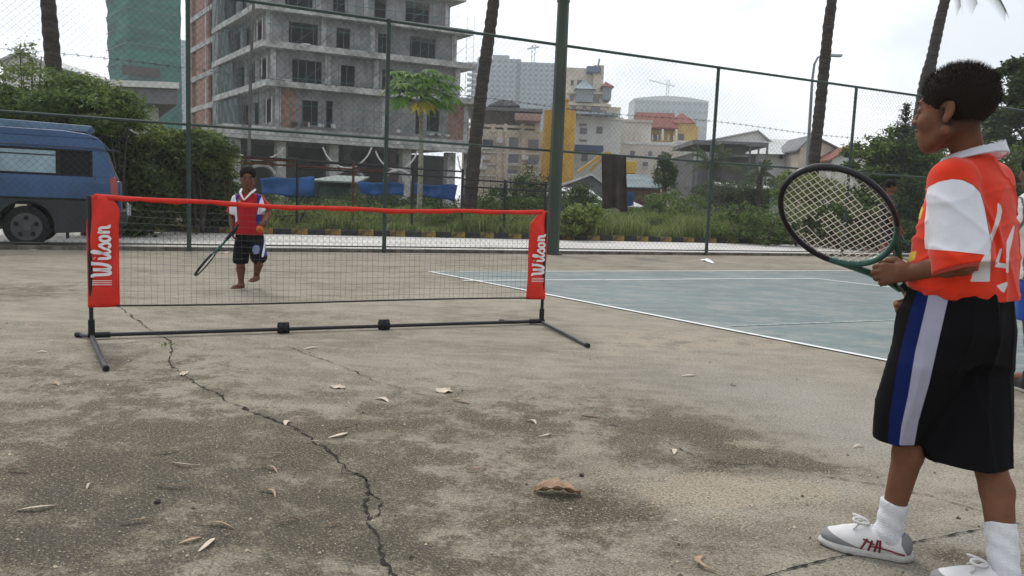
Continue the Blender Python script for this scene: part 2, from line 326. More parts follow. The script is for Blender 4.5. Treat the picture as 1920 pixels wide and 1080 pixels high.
m_=crack([(1230,820),(1290,850),(1340,868),(1440,872),(1560,897),(1660,912),(1760,935),(1850,962)],.004,.004,11,jag=.006); mb.add(m_.v,m_.f)
tag(mb.build('crack',mcr),kind='structure')
mb=crack([(1400,1092),(1480,1068),(1560,1048),(1640,1031),(1710,1018),(1790,1003),(1850,992),(1935,978)],.006,.006,12,jag=.002)
tag(mb.build('slab_joint',mcr),kind='structure')
mb=crack([(0,462+12),(60,476)],.01,.01,13); 

# kerb: black and yellow blocks
kerb=bpy.data.objects.new('kerb',None); COL.objects.link(kerb); tag(kerb,kind='structure')
ku=Vector((1,.43,0)).normalized(); kv=Vector((-ku.y,ku.x,0))
kmeshes=[]
for mm in (MT['kerb_y'],MT['kerb_k']):
    for q in range(3):
        r_=random.Random(q); b_=MB(); L=.37; j=lambda: r_.uniform(-.006,.006)
        b_.hexa([Vector(p) for p in [(0,0,-.02),(L,0,-.02),(L,.15,-.02),(0,.15,-.02),(0,.012+j(),.13+j()),(L,.012+j(),.13+j()),(L,.15,.135+j()),(0,.15,.135+j())]])
        me_=b_.mesh('kerb_block'); me_.materials.append(mm); kmeshes.append(me_)
k0=Vector((-15,KL(-15),0))
for i in range(96):
    o=bpy.data.objects.new('kerb_block',kmeshes[(i%2)*3+random.randrange(3)]); COL.objects.link(o); o.parent=kerb
    p=k0+ku*(i*.385); o.location=(p.x,p.y,random.uniform(-.006,.004)); o.rotation_euler=(0,random.uniform(-.01,.01),math.atan2(ku.y,ku.x)+random.uniform(-.01,.01))
# earth bank behind the kerb
mb=MB(); xs=list(range(-40,41,2)); r_=random.Random(5)
prof=[(.16,.10),(.6,.14),(1.5,.16),(3,.14),(6,.1),(12,.02),(20,-.02)]
mb.add([(x,KL(x)+d,z+r_.uniform(-.02,.02)) for x in xs for d,z in prof],[(i*7+j,(i+1)*7+j,(i+1)*7+j+1,i*7+j+1) for i in range(len(xs)-1) for j in range(6)])
tag(mb.build('verge',M('verge_soil',(.07,.065,.035),.95,.4,2,.4,20,col2=(.04,.055,.02)),smooth=True),kind='structure')

# ================================================================== vegetation helpers
def leaves_mesh(name, C, size, rng_, aspect=.45, droop=0., up=.0, nrm=None):
    """C: (n,3) centres -> folded rhombus leaves"""
    n_=len(C); d=rng_.normal(size=(n_,3)); d[:,2]=d[:,2]*.6-droop+up; d/=np.linalg.norm(d,axis=1)[:,None]
    q=rng_.normal(size=(n_,3)); s_=np.cross(d,q); s_/=np.linalg.norm(s_,axis=1)[:,None]
    nn_=np.cross(d,s_); L=(size*rng_.uniform(.6,1.35,n_))[:,None]; W=L*aspect
    p0=C-d*L*.5; p2=C+d*L*.5-nn_*L*.12; p1=C+s_*W*.5+nn_*L*.05; p3=C-s_*W*.5+nn_*L*.05
    V=np.stack([p0,p1,p2,p3],1).reshape(-1,3); F=np.arange(4*n_).reshape(-1,4)
    return mesh_np(name,V,F)
def crown_pts(ells, n, rng_, clump=.28, shell=.55, k=None):
    """random clumpy points over a list of ellipsoids (c, r)"""
    vol=np.array([e[1][0]*e[1][1]*e[1][2] for e in ells])**.67; vol/=vol.sum(); out_=[]
    for (c,r),f in zip(ells,vol):
        m_=max(8,int(n*f)); nc=k or max(12,int(40*(f*len(ells))**.5)); cc=rng_.normal(size=(nc,3)); cc/=np.linalg.norm(cc,axis=1)[:,None]
        cc*=rng_.uniform(shell,1.0,(nc,1)); idx=rng_.integers(0,nc,m_); p=cc[idx]+rng_.normal(size=(m_,3))*clump*rng_.uniform(.5,1.2,(nc,1))[idx]*.6
        out_.append(np.array(c)+p*np.array(r))
    return np.concatenate(out_)
def ell_px(x0,y0,x1,y1,Y,dy=None):
    a_=A(x0,y0,Y); b_=A(x1,y1,Y); c=(a_+b_)/2; rx=abs(b_.x-a_.x)/2; rz=abs(b_.z-a_.z)/2
    return (tuple(c),(rx,dy or max(.4*(rx+rz),.3),rz))
MLG=dict(dark=leafmat('dark_green_leaves',(.020,.040,.012),(.10,.145,.04)), mid=leafmat('mid_green_leaves',(.028,.058,.014),(.18,.25,.065)),
   light=leafmat('light_green_leaves',(.06,.10,.02),(.24,.30,.08),.4), fir=leafmat('fir_needles',(.012,.022,.012),(.04,.065,.03)),
   olive=leafmat('dull_green_leaves',(.035,.055,.025),(.12,.15,.07)), papaya=leafmat('papaya_leaves',(.05,.12,.03),(.16,.28,.06),.45), yellow=leafmat('yellowing_leaves',(.25,.22,.03),(.38,.33,.05),.4))
def bush(name,label,cat,ells,n,size,mat,group=None,stem=True,seed=1,aspect=.45,clump=.28,trunk=None,droop=0):
    r_=np.random.default_rng(seed); c=ells[0][0]
    t=thing(name,label,cat,(c[0],c[1],0),group)
    link('crown' if trunk else 'foliage',leaves_mesh('foliage',crown_pts(ells,n,r_,clump),size,r_,aspect,droop),mat,t)
    mb=MB(); rr=random.Random(seed)
    if trunk:
        mb.tube(trunk[0],trunk[1],7,trunk[2])
    for (ec,er) in ells:
        b0=Vector(trunk[0][-1]) if trunk else Vector((ec[0],ec[1],0))
        for q in range(4):
            e_=Vector(ec)+Vector((rr.uniform(-.7,.7)*er[0],rr.uniform(-.7,.7)*er[1],rr.uniform(-.1,.7)*er[2])); md=b0.lerp(e_,.5)+Vector((rr.uniform(-.1,.1),0,rr.uniform(0,.2)))*er[0]
            mb.tube([b0,md,e_],.03 if not trunk else trunk[2]*.6,4,.008)
    o_=mb.build('trunk' if trunk else 'stem',MT['bark2'],t)
    if not trunk and len(ells)>1: o_['kind']='stuff'
    return t
# ================================================================== air
hz=MB(); hz.box((0,330,54),(1640,1140,110)); 
mh=bpy.data.materials.new('haze_air'); mh.use_nodes=True; n_=mh.node_tree.nodes; n_.clear(); o_=n_.new('ShaderNodeOutputMaterial'); pv=n_.new('ShaderNodeVolumePrincipled'); pv.inputs['Density'].default_value=.00065; pv.inputs['Color'].default_value=(.96,.98,1,1); pv.inputs['Anisotropy'].default_value=.2
mh.node_tree.links.new(pv.outputs[0],o_.inputs['Volume']); ho=hz.build('haze',mh); tag(ho,'thin pale air over the whole scene','haze',kind='stuff')
# ================================================================== court fence (chain link)
fu=Vector((.899,.438,0)); fv=Vector((-.438,.899,0)); F0=Vector((-2.17,12.95,0))   # post B
def FP(s,z=0,d=0): return F0+fu*s+fv*d+Vector((0,0,z))
fence=thing('chain_link_fence','tall green chain link fence running behind the court','fence',F0)
posts=[-9.3,-6.2,-3.02,0,6.83,10.75,14.6,18.5]
for s in posts:
    MB().tube([FP(s),FP(s,3.80)],.035,8).build('post',MT['green_metal'],fence)
mb=MB(); mb.tube([FP(-12,3.76),FP(24,3.80)],.026,6); mb.build('top_rail',MT['green_metal'],fence)
mb=MB(); mb.tube([FP(-12,1.86),FP(24,1.93)],.022,6); mb.build('middle_rail',MT['green_metal'],fence)
mb=MB(); mb.tube([FP(-12,.10),FP(24,.10)],.012,5); mb.build('bottom_wire',MT['wire'],fence)
# wires: two families of diagonals
def wires(z0,z1,s0,s1,pitch,r,d):
    H=z1-z0; vs=[];fs=[]
    for fam in (1,-1):
        s=s0-H
        while s<s1+H:
            a_,b_=(s,s+H) if fam==1 else (s+H,s)
            p,q=FP(a_,z0,d+fam*.002),FP(b_,z1,d+fam*.002)
            lo,hi=s0,s1
            # clip to the panel
            def cl(p_,q_,sa,sb):
                ta=0;tb=1
                if sb!=sa:
                    t0=(lo-sa)/(sb-sa); t1=(hi-sa)/(sb-sa); t0,t1=min(t0,t1),max(t0,t1); ta=max(0,t0); tb=min(1,t1)
                return (ta,tb)
            ta,tb=cl(p,q,a_,b_)
            if tb>ta: 
                P_,Q_=p.lerp(q,ta),p.lerp(q,tb); dr=(Q_-P_).normalized(); x=fv; y=dr.cross(x)
                b0=len(vs)
                for e in (P_,Q_):
                    for an in (0,2.094,4.189): vs.append(e+(x*math.cos(an)+y*math.sin(an))*r)
                fs+=[(b0,b0+1,b0+4,b0+3),(b0+1,b0+2,b0+5,b0+4),(b0+2,b0,b0+3,b0+5)]
            s+=pitch
    return MB().add(vs,fs)
tag(wires(.08,3.78,-12,24,.10,.0016,-.04).build('wire_mesh',MT['wire'],fence),kind='stuff')
# strands of barbed wire outside the fence
def strand(pts,r,name,parent,mat=MT['wire'],barb=False):
    mb=MB(); mb.tube(pts,r,4)
    if barb:
        for i in range(len(pts)-1):
            for q in range(3):
                p=pts[i].lerp(pts[i+1],q/3+.1); mb.tube([p+Vector((-.012,0,-.03)),p+Vector((.012,0,.03))],.004,3); mb.tube([p+Vector((.02,0,-.02)),p+Vector((-.02,0,.02))],.004,3)
    return mb.build(name,mat,parent)
strand([FP(s,2.72+.03*math.sin(s*1.1),.25) for s in np.arange(-12,22,.5)],.004,'barbed_wire',fence,barb=True)
# litter under the fence
r_=np.random.default_rng(3); n_=900; s_=r_.uniform(-12,20,n_); d_=r_.normal(-.02,.07,n_)
C=np.array([FP(a_,.015+abs(r_.normal(0,.015)),b_)[:] for a_,b_ in zip(s_,d_)])
tag(link('leaf_litter',leaves_mesh('leaf_litter',C,.05,r_,.4),leafmat('dead_leaves',(.05,.035,.02),(.16,.11,.06),.1)),'thin line of dry leaves and weeds along the foot of the fence','litter',kind='stuff')

# floodlight pole
P=G(1035,477); mb=MB(); mb.tube([P,P+Vector((.0,0,4.55))],.128,8,.105,cap=True)
t=thing('floodlight_pole','thick dark green octagonal floodlight pole standing in the fence line','pole',P)
mb.build('lower_shaft',MT['pole'],t); MB().tube([P+Vector((0,0,4.50)),P+Vector((0,0,4.62))],.118,8).build('collar',MT['pole'],t); MB().tube([P+Vector((0,0,4.62)),P+Vector((0,0,9))],.092,8,.07).build('upper_shaft',MT['pole'],t)
MB().tube([P+Vector((0,0,-.01)),P+Vector((0,0,.03))],.18,8).build('base_flange',MT['pole'],t)
# dark cloth hung on the middle rail
def cloth_px(poly,Y,nx=14,nz=20,amp=.03,seed=1,th=.004):
    """cloth hanging between four corners given clockwise from top left"""
    a_,b_,c_,d_=[A(px,py,yy) for (px,py),yy in zip(poly,Y)]; V=[];rr=random.Random(seed); ph=[rr.uniform(0,6) for _ in range(6)]
    for j in range(nz+1):
        for i in range(nx+1):
            u,v=i/nx,j/nz; p=a_.lerp(b_,u).lerp(d_.lerp(c_,u),v)
            p.y+=amp*(math.sin(u*14+ph[0]+v*1.2)+.5*math.sin(u*27+ph[1]-v*2)+.7*math.sin(v*5+u*4+ph[2]))*(.3+.7*v)
            p.z+=amp*.5*math.sin(u*9+ph[3])*(1 if j in (0,nz) else .3); V.append(p[:])
    F=[(j*(nx+1)+i,j*(nx+1)+i+1,(j+1)*(nx+1)+i+1,(j+1)*(nx+1)+i) for j in range(nz) for i in range(nx)]
    me=mesh_np('cloth',V,F); return me
yf=lambda px:12.95+.487*2.17  # helper unused
def YF(px): k=(px-960)/FPX; return (12.95+.487*2.17)/(1-.487*k)
o=link('hanging_cloth',cloth_px([(1128,289),(1174,293),(1176,396),(1130,388)],[YF(1128)-.08,YF(1174)-.08,YF(1176)-.1,YF(1130)-.1],amp=.05,seed=3),MT['cloth_dark'],smooth=True)
md=o.modifiers.new('thick','SOLIDIFY'); md.thickness=.006
tag(o,'dark brown cloth hung over the middle rail of the fence','cloth')

# low metal fence beyond the road
def KP(x,z=0,d=.5): return Vector((x,KL(x)+d,z))
lf=thing('low_metal_fence','low black and rusty metal railing behind the yellow and black kerb','fence',KP(-8))
pxs=[(305,'rust'),(425,'rust'),(553,'black_metal'),(657,'rust'),(768,'black_metal'),(860,'black_metal'),(940,'black_metal'),(1015,'black_metal')]
def XK(px,d=.5): k=(px-960)/FPX; return k*(KL(0)+d)/(1-.43*k)
for px,mm in pxs: MB().tube([KP(XK(px)),KP(XK(px),1.72 if px<900 else 1.5)],.035,6).build('post',MT[mm],lf)
for a_,b_,z,mm in [(305,553,1.70,'rust'),(420,720,1.72,'black_metal'),(420,720,1.58,'rust'),(553,860,1.68,'black_metal'),(553,860,1.52,'black_metal'),(860,1015,1.46,'black_metal'),(860,1015,1.28,'black_metal')]:
    MB().tube([KP(XK(a_),z),KP(XK(b_),z-.03)],.022,5).build('rail',MT[mm],lf)
x=XK(862)
while x<XK(1015): MB().tube([KP(x,1.1),KP(x,1.62)],.014,4,.004).build('picket',MT['black_metal'],lf); x+=.17
# rusty mesh panel on the left, in the hedge
mp_=thing('mesh_gate','rusty orange framed mesh panel overgrown by the left hedge','gate',KP(XK(310),0,.3))
MB().tube([KP(XK(312),.2,.35),KP(XK(312),1.75,.35),KP(XK(420),1.72,.35),KP(XK(420),.2,.35)],.03,5).build('frame',MT['rust'],mp_)
tag(wires(0,0,0,0,.1,.001,0).build('mesh',MT['wire'],mp_),kind='stuff') if False else None
mb=MB()
for q in range(18):
    x=XK(312)+(XK(420)-XK(312))*q/18; mb.tube([KP(x,.2,.36),KP(x,1.7,.36)],.006,3)
for q in range(16):
    z=.2+1.5*q/16; mb.tube([KP(XK(312),z,.365),KP(XK(420),z,.365)],.006,3)
mb.build('mesh',MT['rust'],mp_)
# thin grey post behind the fence at left
p=A(465,297,19.6); p.z=0; t=thing('utility_pole','slim grey pole rising behind the boy at the net','pole',p)
MB().tube([Vector((p.x,p.y,0)),A(470,140,19.6),A(477,-30,19.6)],.045,7,.035).build('shaft',M('weathered_grey_pole',(.13,.13,.12),.8,.3,3,.1,20),t)

# ================================================================== buildings
def nrm2(v): v=Vector((v[0],v[1],0)); return v.normalized()
def line_hit(P,u,px):      # s so that P+u*s projects to column px (at eye height)
    k=(px-960)/FPX; return (k*P.y-P.x)/(u.x-k*u.y)
def wall(parent,P,u,w,L,z0,z1,th,holes,mat,name='wall'):
    """wall from P along u with openings (s0,s1,za,zb); w is the inward direction"""
    ss=sorted({0,L,*[max(0,min(L,h[i])) for h in holes for i in (0,1)]}); zs=sorted({z0,z1,*[max(z0,min(z1,h[i])) for h in holes for i in (2,3)]})
    mb=MB()
    for i in range(len(ss)-1):
        run=None
        for j in range(len(zs)-1):
            c=((ss[i]+ss[i+1])/2,(zs[j]+zs[j+1])/2); hole=any(h[0]<c[0]<h[1] and h[2]<c[1]<h[3] for h in holes)
            if not hole: run=(run[0] if run else zs[j],zs[j+1])
            if hole or j==len(zs)-2:
                if run: q=P+u*ss[i]; mb.obox(q,u,w,ss[i+1]-ss[i],th,run[0],run[1]); run=None
    return mb.build(name,mat,parent)
def ZZ(px,py,P): # height of pixel at the depth of P
    return A(px,py,P.y).z
# ---- concrete building under construction
Fd=nrm2((.92,.392)); Gd=nrm2((-.58,.81)); 
cb=thing('unfinished_building','grey concrete building under construction with stepped floors and empty window openings','building',(-20,66,0))
C0=Vector((-20.0,64.5,0)); floors=[6.3,9.77,13.02,16.2,19.4,22.6]
openF={0:[(560,590,.4,2.4),(605,617,.3,2.5),(770,778,.3,2.6),(791,814,.6,2.5)],1:[(542,596,.15,2.35),(631,657,.15,2.3),(707,727,.15,2.3),(770,800,.15,2.3)],
 2:[(535,588,.15,2.35),(622,647,.15,2.35),(698,721,.15,2.3),(756,803,.15,2.4)],3:[(528,578,.2,2.5),(615,637,.2,2.5),(690,712,.15,2.4),(747,790,.15,2.5)],4:[(520,570,.2,2.5),(610,632,.2,2.5),(684,706,.2,2.4),(740,785,.2,2.5)]}
rightpx=[868,850,842,828,815]
for k in range(5):
    P=C0+Gd*(1.25*k); z0,z1=floors[k],floors[k+1]; L=line_hit(P,Fd,rightpx[k]); 
    holes=[(line_hit(P,Fd,a_),line_hit(P,Fd,b_),z0+c_,z0+d_) for a_,b_,c_,d_ in openF[k]]
    wall(cb,P,Fd,-Fd.cross(Vector((0,0,1))),L,z0,z1-.28,.25,holes,MT['concrete_raw'])
    # columns, proud of the infill
    for s in [.02,L*.27,L*.52,L*.76,L-.5]:
        if any(h[0]-.3<s<h[1] for h in holes): continue
        q=P+Fd*s-Vector((-Fd.y,Fd.x,0))*.08; MB().obox(q,Fd,(-Fd.y,Fd.x),.45,.3,z0,z1-.281).build('column',MT['slab'],cb)
    if k==0:
        for a_,b_ in ((512,548),(830,862)):
            s=line_hit(P,Fd,a_); q=P+Fd*s-Vector((-Fd.y,Fd.x,0))*.04; MB().obox(q,Fd,(-Fd.y,Fd.x),line_hit(P,Fd,b_)-s,.2,z0+.003,z1-.3).build('brick_infill',MT['brick'],cb)
    # left face: netted and open bays
    LL=15.5-1.25*k; inw=Vector((Fd.x,Fd.y,0))
    hl=[(.6+q*3.2,2.6+q*3.2,z0+.5,z0+2.4) for q in range(4)]
    wall(cb,P+Vector((0,0,0))+Gd*.26,Gd,inw,LL,z0,z1-.281,.25,hl,MT['concrete_raw'])
    MB().obox(P+Gd*.6+Fd*1.3,Gd,inw,LL-1,.2,z0+.22,z1-.285).build('shade_partition',MT['dark_void'],cb)  # near-black sheet behind the bays, room shade put into its colour
    # slab with overhang, its edge drawn as a band
    ov=1.0; q=P-Fd*ov-Gd*ov
    mb=MB(); pp=[q,q+Fd*(L+2*ov),q+Fd*(L+2*ov)+Gd*(LL+4),q+Gd*(LL+ov)]
    mb.prism([Vector((v.x,v.y,z1-.28)) for v in pp],(0,0,.5)); mb.build('floor_slab',MT['slab'],cb)
    # window frames that are already set near the corner
    for s_ in (.5,1.9):
        q=P+Gd*s_-inw*.05
        MB().obox(q,Gd,-inw,.09,.06,z0+.4,z0+2.5).build('window_frame',MT['white_wall'],cb)
    # loose material on the slab edges
    # interior shade put into the near-black colour of a partition a few metres in
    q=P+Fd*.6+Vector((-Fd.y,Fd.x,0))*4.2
    MB().obox(q,Fd,(-Fd.y,Fd.x),L-1.2,.2,z0+.22,z1-.285).build('shade_partition',MT['dark_void'],cb)
# podium slab and ground floor
PC=Vector((-23.5,62.4,0)); PL=line_hit(PC,Fd,888)
mb=MB(); pp=[PC,PC+Fd*PL,PC+Fd*PL+Gd*22,PC+Gd*22]; mb.prism([Vector((v.x,v.y,5.55)) for v in pp],(0,0,.5)); mb.build('podium_slab',MT['slab'],cb)
mb=MB(); mb.prism([Vector((v.x,v.y,6.052))+Fd*.15+Gd*.2 for v in pp],(0,0,.24)); mb.build('podium_parapet',MT['slab'],cb)
mb=MB(); mb.prism([Vector((v.x,v.y,5.2))-Gd*.25 for v in (pp[0],pp[1],pp[1]+Gd*.3,pp[0]+Gd*.3)],(0,0,.3)); mb.build('podium_fascia',MT['slab'],cb)
for px in (436,522,621,758,842,880): 
    s=line_hit(PC,Fd,px); q=PC+Fd*s+Gd*1.0; MB().obox(q,Fd,Gd,.75,.75,-.03,5.2).build('column',MT['slab'],cb)
for px in (470,575,665,700,790,820):
    s=line_hit(PC,Fd,px); q=PC+Fd*s+Gd*7.0; MB().obox(q,Fd,Gd,.6,.6,-.03,5.5).build('column',MT['concrete_raw'],cb)
q=PC+Gd*13-Fd*2; MB().obox(q,Fd,Gd,PL+6,.3,-.03,5.5).build('shade_partition',MT['dark_void'],cb)  # ground floor shade put into the colour of this back sheet
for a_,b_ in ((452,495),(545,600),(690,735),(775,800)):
    s=line_hit(PC,Fd,a_); q=PC+Fd*s+Gd*6; MB().obox(q,Fd,Gd,line_hit(PC,Fd,b_)-s,.25,-.03,5.5 if a_<500 else 4.2).build('shade_partition',M('shaded_block_wall_%d'%a_,(.10,.10,.10),.9,.3,1,.2,8),cb)
# white arches of the ground floor and V shaped ribs over them
for a_,b_,y0,y1 in ((437,533,276,300),(605,697,276,315),(704,783,283,318),(858,905,292,340)):
    Pm=[A(a_+(b_-a_)*t, y0+(y1-y0)*(1-(2*t-1)**2)**.75*1.0+ (0), 61.6+ (a_-440)*.018) for t in np.linspace(0,1,15)]
    MB().tube([Pm[i] for i in range(15)],.07,5).build('curved_rib',MT['white_wall'],cb)
for a_,b_,y1 in ((462,516,330),(628,682,338),(721,772,340)):
    Pm=[A((a_+b_)/2+(b_-a_)/2*math.cos(t),y1-20*math.sin(t),64.2) for t in np.linspace(math.pi,0,13)]
    MB().tube(Pm,.14,5).build('arch',MT['slab'],cb)
rr=random.Random(9)
for q_ in range(26):
    k=rr.choice([0,0,1,2,3]); P=C0+Gd*(1.25*k); s=rr.uniform(.5,15); w_=rr.uniform(.25,.7); h_=rr.uniform(.12,.4); q=P+Fd*s-Vector((-Fd.y,Fd.x,0))*rr.uniform(.35,.85)
    bevel(MB().obox(q,Fd,Gd,w_,.3,floors[k]+.221,floors[k]+.221+h_).build(rr.choice(['cement_bag','formwork_board']),rr.choice([MT['white_wall'],MT['slab'],MT['bark2']]),cb),.04)
# left brick wing: same wall line, further back
PW=C0+Gd*15.6; zz=[0,3.3]+floors+[25.8]
sW1=line_hit(PW,Gd,358)
for k in range(1,7):
    z0,z1=zz[k] if k>1 else 3.3,zz[k+1] if k<7 else 22
    LW=sW1+1; hl=[(LW*.12,LW*.24,z0+.2,z1-.5),(LW*.60,LW*.76,z0+.2,z1-.5)]
    hl=[(LW*.22,LW*.40,z0+.1,z1-.45),(LW*.78,LW*.92,z0+.1,z1-.45)]
    wall(cb,PW,Gd,Fd,LW,z0,z1-.4,.25,hl,MT['brick'],'brick_wall')
    q=PW-Fd*.12; MB().obox(q,Gd,Fd,LW,.9,z1-.4,z1+.12).build('floor_beam',MT['slab'],cb)
    for s_ in (0,LW*.45,LW-.4): q=PW+Gd*s_-Fd*.06; MB().obox(q,Gd,Fd,.4,.35,z0+.12,z1-.4).build('column',MT['slab'],cb)
MB().obox(PW+Fd*1.3-Gd*1,Gd,Fd,sW1+9,.2,0,25.6).build('shade_partition',M('dim_brick_partition',(.13,.07,.055),.9,.3,1,0),cb)
# smooth concrete stair core between wing and front
MB().obox(PW-Gd*1.9-Fd*.9,Gd,Fd,1.9,3,0,27).build('stair_core',M('greenish_concrete',(.19,.21,.20),.9,.2,.6,.1,6),cb)
# tarpaulin net over the left face
# scaffold tubes
sf=thing('scaffolding','thin blue green scaffold tubes standing along the front of the unfinished building','scaffold',C0)
rr=random.Random(11)
out_=Vector((Fd.y,-Fd.x,0))
for k in range(5):
    P=C0+Gd*(1.25*k)+out_*.75; z0,z1=floors[k],floors[k+1]; L=line_hit(P,Fd,rightpx[k])
    ss=[q+rr.uniform(-.15,.15) for q in np.arange(.3,L,.85)]
    for s in ss: MB().tube([P+Fd*s+Vector((0,0,z0)),P+Fd*(s+rr.uniform(-.04,.04))+Vector((0,0,z1-.3))],.028,4).build('scaffold_tube',MT['scaf'],sf)
    for zq in ((rr.uniform(.5,1.4),) if k%2 else (rr.uniform(.4,.9),rr.uniform(1.7,2.3))): MB().tube([P+Fd*.1+Vector((0,0,z0+zq)),P+Fd*L+Vector((0,0,z0+zq+.02))],.022,4).build('ledger',MT['scaf'],sf)
    for s in ss[::2]:
        MB().tube([P+Fd*s+Vector((0,0,z0+.2)),P+Fd*(s+2.0)+Vector((0,0,z0+1.9))],.022,4).build('brace',MT['rust'] if rr.random()<.4 else MT['scaf'],sf)
for k in range(5):
    P=C0+Gd*(1.25*k)-Fd*.7; 
    for s in np.arange(2.0,15,.9): MB().tube([P+Gd*s+Vector((0,0,floors[k])),P+Gd*s+Vector((0,0,floors[k+1]-.3))],.03,4).build('scaffold_tube',MT['scaf'],sf)
q=C0+Fd*(line_hit(C0,Fd,870)+.5)
for dx in (0,.7): MB().tube([q+Fd*dx-out_*3+Vector((0,0,6)),q+Fd*dx-out_*3+Gd*0+Vector((0,0,24))],.02,4).build('scaffold_tube',MT['wire'],sf)
for z in np.arange(6,24,.9): MB().tube([q-out_*3+Vector((0,0,z)),q+Fd*.7-out_*3+Vector((0,0,z+.3))],.012,3).build('scaffold_tube',MT['wire'],sf)
# dark green debris net on the left face
mb=MB()
for k in range(5):
    P=C0+Gd*(1.25*k+7.5)-Fd*.85; n0=len(mb.v); L_=7.2-1.2*k if k<4 else 3
    xs_=np.linspace(0,L_,14); vs=[P+Gd*x+Fd*.12*math.sin(x*4+k+z)+Vector((0,0,floors[k]+.2+(floors[k+1]-floors[k]-.7)*z/4)) for z in range(5) for x in xs_]
    mb.add(vs,[(j*14+i,j*14+i+1,(j+1)*14+i+1,(j+1)*14+i) for j in range(4) for i in range(13)])
mn,nn_,ll_,bb_=newmat('dark_debris_net'); bb_.inputs['Base Color'].default_value=(.035,.075,.075,1); bb_.inputs['Alpha'].default_value=.72
mb.build('debris_net',mn,sf)

# ---- generic far building
def box_building(name,label,px0,px1,ytop,Y,depth,mat,wd=None,*,rows=0,cols=0,win=(.5,.55),parapet=True,ang=0,zb=0,ybot=None,cat='building',wmat=None,edge=None,group=None,frames=True,rng_rows=None):
    P=A(px0,ytop,Y); Q=A(px1,ytop,Y); u=Vector((math.cos(ang),math.sin(ang),0)); P0=Vector((P.x,P.y,0)); L=line_hit(P0,u,px1); w_=Vector((-u.y,u.x,0)) if wd is None else Vector((P0.x,P0.y,0)).normalized(); zt=P.z
    t=thing(name,label,cat,(P0.x,P0.y,zb),group)
    MB().obox(P0,u,w_,L,depth,zb,zt).build('wall',mat,t)
    if parapet: MB().obox(P0-u*.15-w_*.15,u,w_,L+.3,depth+.3,zt+.003,zt+.35).build('parapet',edge or mat,t)
    if rows:
        z0=zb if ybot is None else A(px0,ybot,Y).z; rh=(zt-z0)/rows; cw=L/cols; me_=None
        for r in range(rows):
            for c in range(cols):
                if rng_rows and not rng_rows(r,c): continue
                ww,wh=cw*win[0],rh*win[1]; p=P0+u*(cw*(c+.5)-ww/2)
                if me_ is None:
                    m2=MB(); m2.obox((0,0),u,-w_,ww,.05,0,wh); me_=m2.mesh('window'); me_.materials.append(wmat or MT['dark_glass'])
                    m3=MB(); m3.obox((-u*.12)[:2],u,-w_,ww+.24,.16,-.12,-.002); mf=m3.mesh('sill'); mf.materials.append(edge or mat)
                o=bpy.data.objects.new('window',me_); COL.objects.link(o); o.parent=t; o.matrix_parent_inverse=wm(t).inverted(); o.location=(p.x,p.y,zt-rh*(r+1)+rh*(1-win[1])/2)
                if frames:
                    o2=bpy.data.objects.new('sill',mf); COL.objects.link(o2); o2.parent=o
    return t,P0,u,w_,L,zt
# green netted tower far left
t=thing('netted_tower','tall tower wrapped in green scaffold netting at far left','tower',(A(240,100,150).x,150,0))
a_,b_,c_=A(202,60,160),A(241,60,150),A(340,60,156)
def netface(P,Q,z0,z1,nm):
    nx_,nz_=16,40; rr=np.random.default_rng(4); V=[];d=(Q-P); d.z=0; s_=Vector((d.y,-d.x,0)).normalized()
    for j in range(nz_+1):
        for i in range(nx_+1):
            p=P+d*(i/nx_)+s_*(.25*math.sin(i*1.9+j*.3)+.2*math.sin(j*2.1)+rr.normal()*.12); V.append((p.x,p.y,z0+(z1-z0)*j/nz_))
    return link(nm,mesh_np(nm,V,[(j*(nx_+1)+i,j*(nx_+1)+i+1,(j+1)*(nx_+1)+i+1,(j+1)*(nx_+1)+i) for j in range(nz_) for i in range(nx_)]),MT['net_green'],t)
netface(a_,b_,0,62,'net'); netface(b_,c_,0,62,'net')
mb=MB(); mb.prism([Vector((v.x,v.y,0)) for v in (a_+Vector((.8,.8,0)),b_+Vector((.3,1.0,0)),c_+Vector((-.6,.9,0)),c_+Vector((-9,12,0)))],(0,0,60)); mb.build('core',MT['concrete_raw'],t)
mb=MB(); 
for z in np.arange(12,60,3.2):
    for P_,Q_ in ((a_,b_),(b_,c_)): mb.tube([Vector((P_.x,P_.y-.7,z)),Vector((Q_.x,Q_.y-.7,z))],.09,4)
mb.build('ledger_tubes',MT['scaf'],t)
p=A(230,118,149); q=A(300,124,152); MB().obox((p.x,p.y-.2),nrm2(q-p),(0,1),(q-p).length,.2,A(230,139,149).z,A(230,122,149).z).build('dark_opening',MT['cloth_dark'],t)
# blue slab tower behind it
box_building('apartment_tower','pale blue tower block seen narrow behind the green netted tower',338,372,76,420,25,MT['blue_glass'],rows=34,cols=4,win=(.6,.4),ybot=330,wmat=MT['blue_glass2'],frames=False,edge=MT['pale_frame'])
